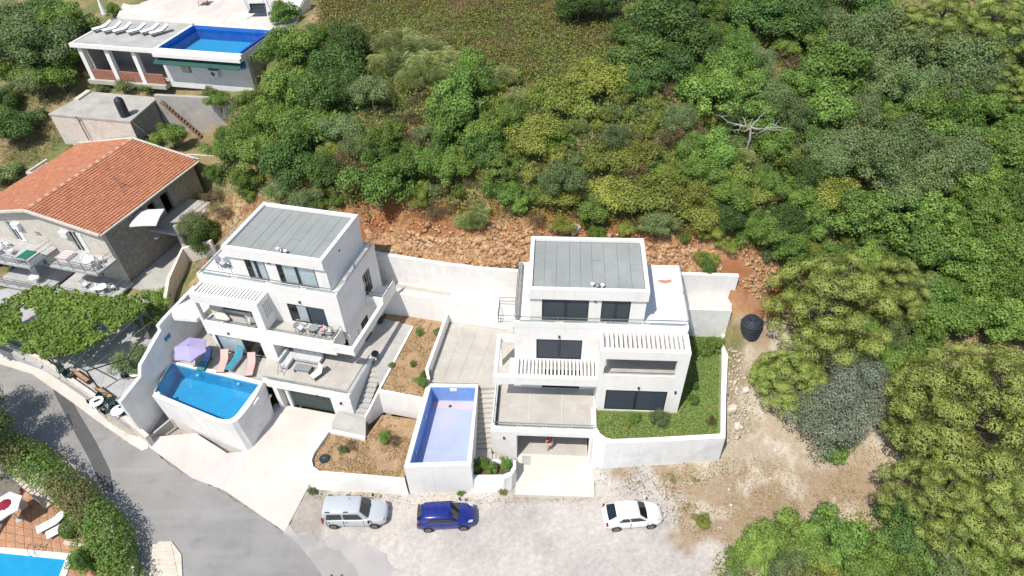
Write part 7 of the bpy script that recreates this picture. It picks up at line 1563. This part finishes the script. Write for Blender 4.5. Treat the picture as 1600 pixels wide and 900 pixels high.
for i, (k, px, py, r) in enumerate((('lush', 1180, 862, 40), ('mid', 1240, 850, 46), ('lush', 1300, 850, 52), ('mid', 1355, 872, 44), ('dark', 1410, 830, 42), ('lime', 1270, 895, 40), ('olive', 1230, 905, 40), ('mid', 1400, 890, 46), ('olive', 1470, 880, 46), ('scrub', 1150, 900, 26), ('mid', 1530, 895, 46), ('lush', 1340, 905, 40), ('scrub', 1155, 868, 22), ('mid', 1450, 905, 40))):
    place_tree(k, px, py, r, f'{KD[k][3]} in the thicket at the lower right, {ORD[i]} planted patch' if False else f"{KD[k][3]} in the lower right thicket, {['leftmost at the dirt edge', 'second along its upper edge', 'brightest, at its upper middle', 'right of the brightest one', 'under the broad pine boughs', 'lowest and yellowest', 'greyish, at the bottom edge', 'at its bottom right', 'greyish, below the broad pine', 'in its bottom left corner', 'at the bottom, far right', 'brightest at the bottom edge', 'small, at the left tip', 'bottom edge, below the broad pine'][i]}", group='bushes of the lower right thicket', lift=.9)
for i, (k, px, py, r) in enumerate((('lush', 1425, 470, 40), ('mid', 1490, 492, 40), ('lush', 1552, 492, 42), ('mid', 1604, 505, 40), ('olive', 1385, 505, 36), ('lush', 1455, 515, 34))):
    place_tree(k, px, py, r, f"{KD[k][3]} just behind the largest pine, {['leftmost of the bright ones', 'left of its top', 'above its top', 'at the right picture edge', 'nearest the tall pine', 'touching its upper left boughs'][i]}", group='trees behind the largest pine', lift=2)
for i_, (px, py) in enumerate(((1650, 40), (1690, 110), (1655, 170), (1700, 230), (1650, 290), (1700, 340), (1660, 400), (1720, 430), (1680, 480), (1740, 520), (1720, 600), (1760, 680), (1740, 770), (1700, 850), (1660, 900))):
    place_tree(rr.choice(['mid', 'olive', 'lush']), px, py, 46 + .02 * py, f'leafy tree just beyond the right picture edge, {ordn[i_]} from the top', group='trees beyond the right picture edge', lift=1.5)
# trees and shrubs on the left side
for i, (k, px, py, r, l) in enumerate((('mid', 62, 62, 44, 'medium green tree among the dull ones left of the pool house'), ('olive', 20, 85, 40, 'dull green tree at the left edge, right of the white house'), ('mid', 95, 128, 34, 'medium green tree below the pool house porch corner'), ('olive', 60, 130, 34, 'dull green tree lowest in the group left of the pool house'), ('mid', 122, 82, 28, 'small green tree touching the left pool house column'), ('dark', 75, 25, 32, 'dark green tree at the top edge left of the plaza'), ('olive', 35, 55, 52, 'large dull green tree at the left edge, below the white house corner'), ('olive', 80, 90, 50, 'large dull green tree left of the pool house columns'), ('mid', 100, 45, 40, 'medium green tree beside the pool house roof corner'), ('mid', 30, 115, 36, 'rounded tree at the left edge, below the large dull green tree'), ('dark', 14, 208, 32, 'dark round bush at the left edge, level with the hut'), ('dark', 8, 160, 24, 'dark bush at the left edge, above the round one'), ('scrub', 60, 185, 20, 'low shrub on the dry slope left of the hut'), ('scrub', 16, 275, 24, 'low shrub left of the dark red shed'), ('olive', 295, 322, 36, 'feathery dull tree beside the white square parasol'), ('dark', 318, 375, 24, 'dark shrub between the porch and the left villa'), ('olive', 300, 350, 26, 'dull green bush under the feathery tree by the porch'), ('mid', 268, 215, 24, 'leafy shrub in the yard right of the hut'), ('scrub', 240, 222, 16, 'small shrub at the shaded foot of the hut'), ('lush', 350, 212, 14, 'small bright shrub at the end of the concrete wall'), ('scrub', 200, 137, 20, 'shrub on the ledge in front of the pool house porch'), ('scrub', 160, 140, 14, 'small shrub at the left foot of the pool house'), ('scrub', 235, 140, 14, 'small shrub between the pool house and the hut roof'), ('scrub', 330, 148, 16, 'creeping shrub on top of the concrete wall'), ('lush', 445, 28, 24, 'bright shrub beside the white stairs of the plaza'), ('mid', 175, 8, 14, 'thin dark tree at the edge of the plaza'), ('lush', 250, 478, 26, 'leafy bush between the vine and the left villa'), ('mid', 232, 500, 20, 'small bush against the tall boundary wall'), ('olive', 207, 560, 28, 'sparse grey green bush on the vine terrace by the boundary wall'), ('mid', 352, 188, 18, 'leafy shrub hanging over the right end of the concrete wall'), ('mid', 335, 265, 20, 'shrub above the dry yard behind the terracotta roof'), ('dark', 10, 405, 14, 'dark bush under the upper left balcony of the stone house'))):
    lf = {'olive': 1.6, 'mid': 1.3, 'dark': 1.2, 'lush': .8, 'scrub': .4}[k]
    place_tree(k, px, py, r, l, lift=lf, group=None)
# garden plants round the villas: placed on their beds at known heights
def bed(k, px, py, z, r, label, group='shrubs in the villa beds', zs=1.0): g = at(px, py, z + r * .4); return place_tree(k, 0, 0, 0, label, xy=(g[0], g[1], z), rm=r, zs=zs, group=group)
for k, px, py, z, r, l in (('scrub', 536, 703, 1.48, .40, 'small green shrub in the lower dry bed, nearest the black cover'), ('scrub', 601, 686, 1.48, .55, 'green shrub in the lower dry bed, right of the landing'), ('mid', 660, 602, 3.22, .55, 'climbing shrub at the front right corner of the upper bed'), ('mid', 666, 588, 3.22, .45, 'leafy shrub beside the end of the dividing wall'), ('dark', 612, 476, 3.22, .6, 'dark shrub in the shade at the back of the upper bed'), ('lime', 654, 484, 3.22, .45, 'yellowish shrub against the back wall of the upper bed'), ('scrub', 640, 482, 3.22, .42, 'small shrub at the middle of the back wall of the upper bed'), ('lime', 678, 488, 3.22, .45, 'pale shrub left of the dividing wall top'), ('lime', 690, 486, 3.22, .40, 'pale shrub right in the back corner of the upper bed'), ('scrub', 655, 520, 3.22, .45, 'small shrub in the middle of the upper bed'), ('scrub', 682, 520, 3.22, .4, 'shrub against the dividing wall of the upper bed'), ('scrub', 645, 570, 3.22, .3, 'low dry shrub near the front of the upper bed'), ('scrub', 612, 572, 3.22, .3, 'tiny shrub along the kerb of the upper bed'), ('mid', 752, 728, 1.38, .62, 'leafy green shrub in the small rounded planter, next to the empty pool'), ('lush', 768, 734, 1.38, .5, 'bright shrub in the middle of the small rounded planter'), ('mid', 790, 728, 1.38, .5, 'leafy shrub at the rounded end of the small planter'),
    ('scrub', 1098, 546, 3.24, .9, 'thick green clump at the back of the lawn'), ('mid', 1115, 540, 3.24, .7, 'taller green clump in the back corner of the lawn'), ('dark', 1085, 606, 3.24, .35, 'small dark shrub at the edge of the house shadow on the lawn'), ('dark', 1082, 627, 3.24, .42, 'dark shrub right of the ground floor shutters'), ('scrub', 992, 655, 3.24, .5, 'sparse shrub in front of the ground floor shutters, left'), ('lime', 978, 664, 3.24, .3, 'tiny pale plant on the front lawn'), ('olive', 1028, 660, 3.24, .75, 'young leafy tree on the front lawn'), ('brown', 1113, 660, 3.24, .45, 'dry brown plant in the front corner of the lawn'), ('lime', 1118, 518, 3.24, .4, 'pale plant at the foot of the back lawn wall'), ('scrub', 488, 768, .0, .4, 'weed clump at the corner of the lower bed wall'), ('lime', 785, 768, .0, .38, 'yellowish weed tuft at the foot of the small planter'), ('scrub', 720, 772, .0, .3, 'weed tuft under the empty pool wall'), ('scrub', 1086, 752, .1, .35, 'weed tuft on the gravel under the lawn wall'), ('lime', 1098, 815, .1, .6, 'dry green tuft right of the white car'), ('scrub', 1050, 750, .1, .4, 'weed on the dirt in front of the lawn wall corner')):
    bed(k, px, py, z, r, l)
for px, py, l in ((547, 698, 'dry purple twig bush beside the small green shrub'), (615, 690, 'dry twig bush right of the green shrub in the lower bed')): bed('brown', px, py, 1.48, .5, l)
bs = thing('clipped_bush', 'round clipped bush with yellow flowers beside the white loungers', 'bush', at(109, 828, PT)); OFF[bs.name] = (0, 0, 0); c = at(109, 826, PT + .6); bs.location = (c[0], c[1], PT)
u = dirs(2600, -.6); me = leaf_mesh('foliage', u * .68 * NR.uniform(.85, 1.02, (2600, 1)) + np.array([0, 0, .62]), u + NR.normal(0, .5, u.shape), np.full(2600, .11), NR.uniform(0, 1, 2600), L_['mid']); o = bpy.data.objects.new('foliage', me); COL.objects.link(o); o.parent = bs
u = dirs(120, 0); me = leaf_mesh('flowers', u * .16 + np.array([.55, .25, .75]), u, np.full(120, .09), np.full(120, .5), M['yellow'], 1.0); o = bpy.data.objects.new('flowers', me); COL.objects.link(o); o.parent = bs
# hedge along the road at the lower left
hd = thing('hedge', 'tall mixed hedge curving along the road at the lower left', 'hedge', at(100, 760, 0)); OFF[hd.name] = tuple(hd.location)
HP = [at(-40, 680, 1.2), at(20, 704, 1.2), at(70, 735, 1.2), at(115, 772, 1.2), at(150, 808, 1.2), at(172, 840, 1.0), at(185, 872, .8), at(190, 920, .8)]
n = 17000; seg = NR.integers(0, len(HP) - 1, n); tt = NR.uniform(0, 1, n); A = np.array(HP)[seg]; B = np.array(HP)[seg + 1]; ctr = A + (B - A) * tt[:, None]
u = dirs(n, -.9); wv = .82 + .3 * vnoise(ctr[:, 0], ctr[:, 1], 1.1, 2); pos = ctr + u * np.array([1.35, 1.35, 1.75]) * (wv * NR.uniform(.72, 1.05, n))[:, None]; pos[:, 2] = np.maximum(pos[:, 2], -1.8)
me = leaf_mesh('foliage', pos - np.array(hd.location), u + NR.normal(0, .5, u.shape) + np.array([0, 0, .3]), NR.uniform(.10, .24, n), np.clip(NR.uniform(0, .8, n) + .3 * (vnoise(pos[:, 0], pos[:, 1], .9, 7) - .4), 0, 1), L_['mid']); o = bpy.data.objects.new('foliage', me); COL.objects.link(o); o.parent = hd
k = (vnoise(pos[:, 0], pos[:, 1], .45, 31) > .66) & (u[:, 2] > .1); me = leaf_mesh('dry_foliage', (pos - np.array(hd.location) + np.array([0, 0, .05]))[k], (u + NR.normal(0, .5, u.shape))[k], NR.uniform(.10, .20, k.sum()), NR.uniform(0, 1, k.sum()), L_['brown']); o = bpy.data.objects.new('dry_foliage', me); COL.objects.link(o); o.parent = hd
m = MB()
for a in HP[::1]: m.path([(a[0], a[1], -2.2), (a[0] + .1, a[1], .8)], [.08, .04], 5)
m.build('stems', M['bark'], hd)
place_tree('mid', 140, 885, 30, 'low leafy bush beside the turquoise pool corner', xy=(*at2(140, 885, PT), PT), rm=1.1); place_tree('dark', 160, 880, 20, 'narrow dark cypress at the bottom end of the hedge', xy=(*at2(168, 905, PT), PT), rm=.55, zs=3.2)
for q, r in (((2, 722), 2.7), ((-28, 672), 2.5)): place_tree('olive', 0, 0, 0, f"tree just outside the left edge shading the road, the {'nearer' if r > 2.5 else 'farther'}", xy=(*at2(*q, 0), -1.0), rm=r, zs=1.7)
# grape vine over the terrace
vn = thing('grapevine', 'leafy green grapevine covering the terrace pergola in front of the stone house', 'vine', at(130, 510, 1.2)); OFF[vn.name] = tuple(vn.location)
VP = [at2(-60, 505, PZv), at2(20, 468, PZv), at2(60, 448, PZv), at2(120, 455, PZv), at2(185, 466, PZv), at2(215, 462, PZv), at2(222, 490, PZv), at2(190, 505, PZv), at2(165, 525, PZv), at2(120, 550, PZv), at2(70, 560, PZv), at2(20, 535, PZv), at2(-60, 540, PZv)]
xs, ys = [p[0] for p in VP], [p[1] for p in VP]; X, Y = NR.uniform(min(xs), max(xs), 30000), NR.uniform(min(ys), max(ys), 30000); dd = segdist(VP, X, Y) * np.where(inside(VP, X, Y), 1, -1) + (fbm(X, Y, .8, 3) - .5) * 1.8
k = (dd > 0) & (fbm(X, Y, .7, 17) > .25); X, Y = X[k][:15000], Y[k][:15000]; n = len(X); Z = PZv + .1 + (fbm(X, Y, .9, 5) - .45) * .6 + NR.uniform(-.25, .15, n)
me = leaf_mesh('foliage', np.stack([X, Y, Z], -1) - np.array(vn.location), NR.normal(0, .55, (n, 3)) + np.array([0, -.1, 1.0]), NR.uniform(.14, .30, n), np.clip(NR.uniform(.1, .9, n) + (fbm(X, Y, .5, 9) - .5) * .7, 0, 1), L_['vine'], .85); o = bpy.data.objects.new('foliage', me); COL.objects.link(o); o.parent = vn
m = MB()
for a in (PC[0], PC[2], PC[6]): m.path([(a[0] + .15, a[1], 1.2), (a[0] + .2, a[1] + .1, 2.6), (a[0] + .4, a[1] + .3, PZv)], [.06, .05, .03], 6)
m.build('stem', M['bark'], vn)
# bleached dead tree on the slope
dt = thing('dead_tree', 'bleached dead tree with bare twisting branches in the wood', 'tree', hit(1172, 208, 2.2)); dt.location.z += .9; g = dt.location; r2 = random.Random(4); m = MB(); OFF[dt.name] = tuple(g)
MB().path([(g[0], g[1], g[2] - 1.6), (g[0] + .1, g[1], g[2] + .8), (g[0], g[1] + .2, g[2] + 1.8)], [.11, .09, .06], 7).build('trunk', M['deadwood'], dt)
for i in range(9):
    a = i * .7 + r2.uniform(-.2, .2); L = r2.uniform(1.6, 3.0); p = Vector((g[0], g[1] + .2, g[2] + 1.2 + .07 * i)); pts = [tuple(p)]; rs = [.05]
    for s in range(5): a += r2.uniform(-.4, .4); p = p + Vector((math.cos(a) * L / 5, math.sin(a) * L / 5, r2.uniform(-.05, .35))); pts.append(tuple(p)); rs.append(.045 * (1 - s / 5.4))
    b = MB(); b.path(pts, rs, 5)
    for s in (2, 3, 4): q = Vector(pts[s]); b.path([tuple(q), tuple(q + Vector((r2.uniform(-.7, .7), r2.uniform(-.7, .7), r2.uniform(0, .5))))], [.022, .008], 4)
    b.build('branch', M['deadwood'], dt)
# ground cover: undergrowth, bracken in the clearing, dry grass, lawn blades
def cover(name, poly, n, seed, mats, size, h=.35, asp=.5, up=.6, thr=None):
    px, py = scatter_px(n, poly, seed); P = pix_to_ground(px, py); P = P[(P[:, 2] > -.5)]
    if thr: P = P[fbm(P[:, 0], P[:, 1], thr[0], thr[2] if len(thr) > 2 else 6) > thr[1]]
    k = NR.integers(0, len(mats), len(P)) if len(mats) == 1 else np.where(fbm(P[:, 0], P[:, 1], .28, 41) + NR.uniform(-.12, .12, len(P)) > .5, 0, 1)
    for i, mt in enumerate(mats):
        q = P[k == i]; n_ = len(q)
        if not n_: continue
        rep = 5; q = np.repeat(q, rep, 0) + NR.normal(0, 1, (n_ * rep, 3)) * np.array([.28, .28, 0]); q[:, 2] = gfast(q[:, 0], q[:, 1]) + NR.uniform(.02, h, len(q))
        me = leaf_mesh(name, q, NR.normal(0, .7, q.shape) + np.array([0, 0, up]), NR.uniform(.6, 1.4, len(q)) * size, NR.uniform(0, 1, len(q)), mt, asp); o = bpy.data.objects.new(name, me); COL.objects.link(o); o['kind'] = 'stuff'
cover('undergrowth', WOOD, 15000, 21, [L_['scrubby'], L_['lime']], .20, .6)
cover('undergrowth', WOOD, 12000, 29, [L_['mid'], L_['scrubby']], .22, 1.5, thr=(.35, .40))
FIELD = [(495, -10), (890, -10), (990, 60), (990, 115), (835, 128), (800, 120), (700, 75), (590, 62), (500, 48)]
cover('bracken', FIELD, 7000, 22, [L_['rust'], L_['scrubby']], .19, .35)
cover('dry_grass', FIELD, 7500, 38, [L_['straw']], .19, .38, .3, .25, thr=(.25, .42, 12))
cover('bracken', FIELD, 5500, 26, [L_['lime']], .18, .5, thr=(.3, .42))
cover('dry_grass', [(330, 290), (420, 305), (560, 322), (640, 335), (830, 340), (1010, 355), (1120, 372), (1230, 400), (1120, 385), (1010, 366), (830, 352), (700, 350), (565, 340), (420, 316), (345, 380), (300, 440), (320, 330)], 1500, 23, [L_['straw']], .30, .3, .16, .1)
cover('dry_grass', [(1130, 720), (1230, 690), (1300, 745), (1420, 640), (1440, 760), (1330, 800), (1170, 830), (1060, 800), (1015, 745)], 1500, 24, [L_['straw']], .16, .14, .18, .3, thr=(.5, .45))
cover('dry_grass', [(0, 150), (120, 140), (80, 170), (95, 230), (40, 260), (0, 330)], 900, 25, [L_['straw'], L_['olive']], .26, .25, .2, .1)
cover('undergrowth', [(1120, 870), (1170, 835), (1330, 805), (1430, 800), (1610, 850), (1610, 905), (1120, 905)], 1300, 27, [L_['mid'], L_['lime']], .18, .4)
cover('undergrowth', [(1380, 480), (1610, 480), (1610, 880), (1450, 880), (1400, 720), (1450, 640)], 900, 28, [L_['olive']], .18, .3)
for i, p_ in enumerate(OPEN): cover('dry_grass', p_, 420, 50 + i, [L_['straw'], L_['scrubby']], .22, .4, .25, .2)
def blades(name, poly, fr, z, n, mat, size, h, thr=None):
    xs, ys = [p[0] for p in poly], [p[1] for p in poly]; X, Y = NR.uniform(min(xs), max(xs), n * 3), NR.uniform(min(ys), max(ys), n * 3); k = inside(poly, X, Y) & (segdist(poly, X, Y) > .08)
    if thr: k &= fbm(X, Y, thr[0], 5) > thr[1]
    X, Y = X[k][:n], Y[k][:n]; n = len(X); W_ = np.array([fr(a, b, z) for a, b in zip(X, Y)]); W_[:, 2] += NR.uniform(0, h, n)
    me = leaf_mesh(name, W_, NR.normal(0, .6, (n, 3)) + np.array([0, 0, .35]), NR.uniform(.6, 1.4, n) * size, np.clip(NR.uniform(0, .7, n) + (fbm(W_[:, 0], W_[:, 1], .6, 8) - .4) * .9, 0, 1), mat, .22); o = bpy.data.objects.new(name, me); COL.objects.link(o); o['kind'] = 'stuff'
blades('lawn_grass', lawn, RV, 3.24, 21000, L_['grass'], .12, .07)
blades('dry_straw', lb, WF, 1.48, 3500, L_['straw'], .13, .05, (1.2, .42)); blades('dry_straw', ub, WF, 3.22, 3000, L_['straw'], .13, .05, (1.2, .42))

# weeds in the joints: along the pool wall foot, the roadside, the bed wall and the gravel edges
WT = [L_['scrubby'], L_['straw']]
cover('weeds', [(268, 658), (330, 690), (392, 708), (390, 712), (325, 696), (264, 663)], 22, 31, WT, .10, .12)
cover('weeds', [(312, 690), (318, 705), (322, 730), (317, 730), (312, 708), (307, 692)], 16, 32, WT, .07, .06)
cover('weeds', [(40, 575), (120, 628), (205, 692), (226, 704), (222, 709), (200, 700), (112, 634), (36, 583)], 60, 33, WT, .10, .12)
cover('weeds', [(488, 769), (640, 777), (760, 779), (930, 778), (930, 784), (760, 786), (640, 784), (490, 778)], 70, 34, WT, .10, .12)
cover('weeds', [(930, 742), (1060, 735), (1125, 718), (1140, 735), (1060, 775), (960, 765)], 190, 35, WT, .12, .15, thr=(.7, .42))
cover('weeds', [(1040, 770), (1130, 800), (1140, 850), (1060, 830), (1030, 800)], 130, 36, WT, .12, .16, thr=(.7, .42))
cover('weeds', [(1128, 530), (1160, 540), (1180, 640), (1150, 700), (1130, 690), (1145, 600)], 110, 37, WT, .12, .16, thr=(.7, .45))
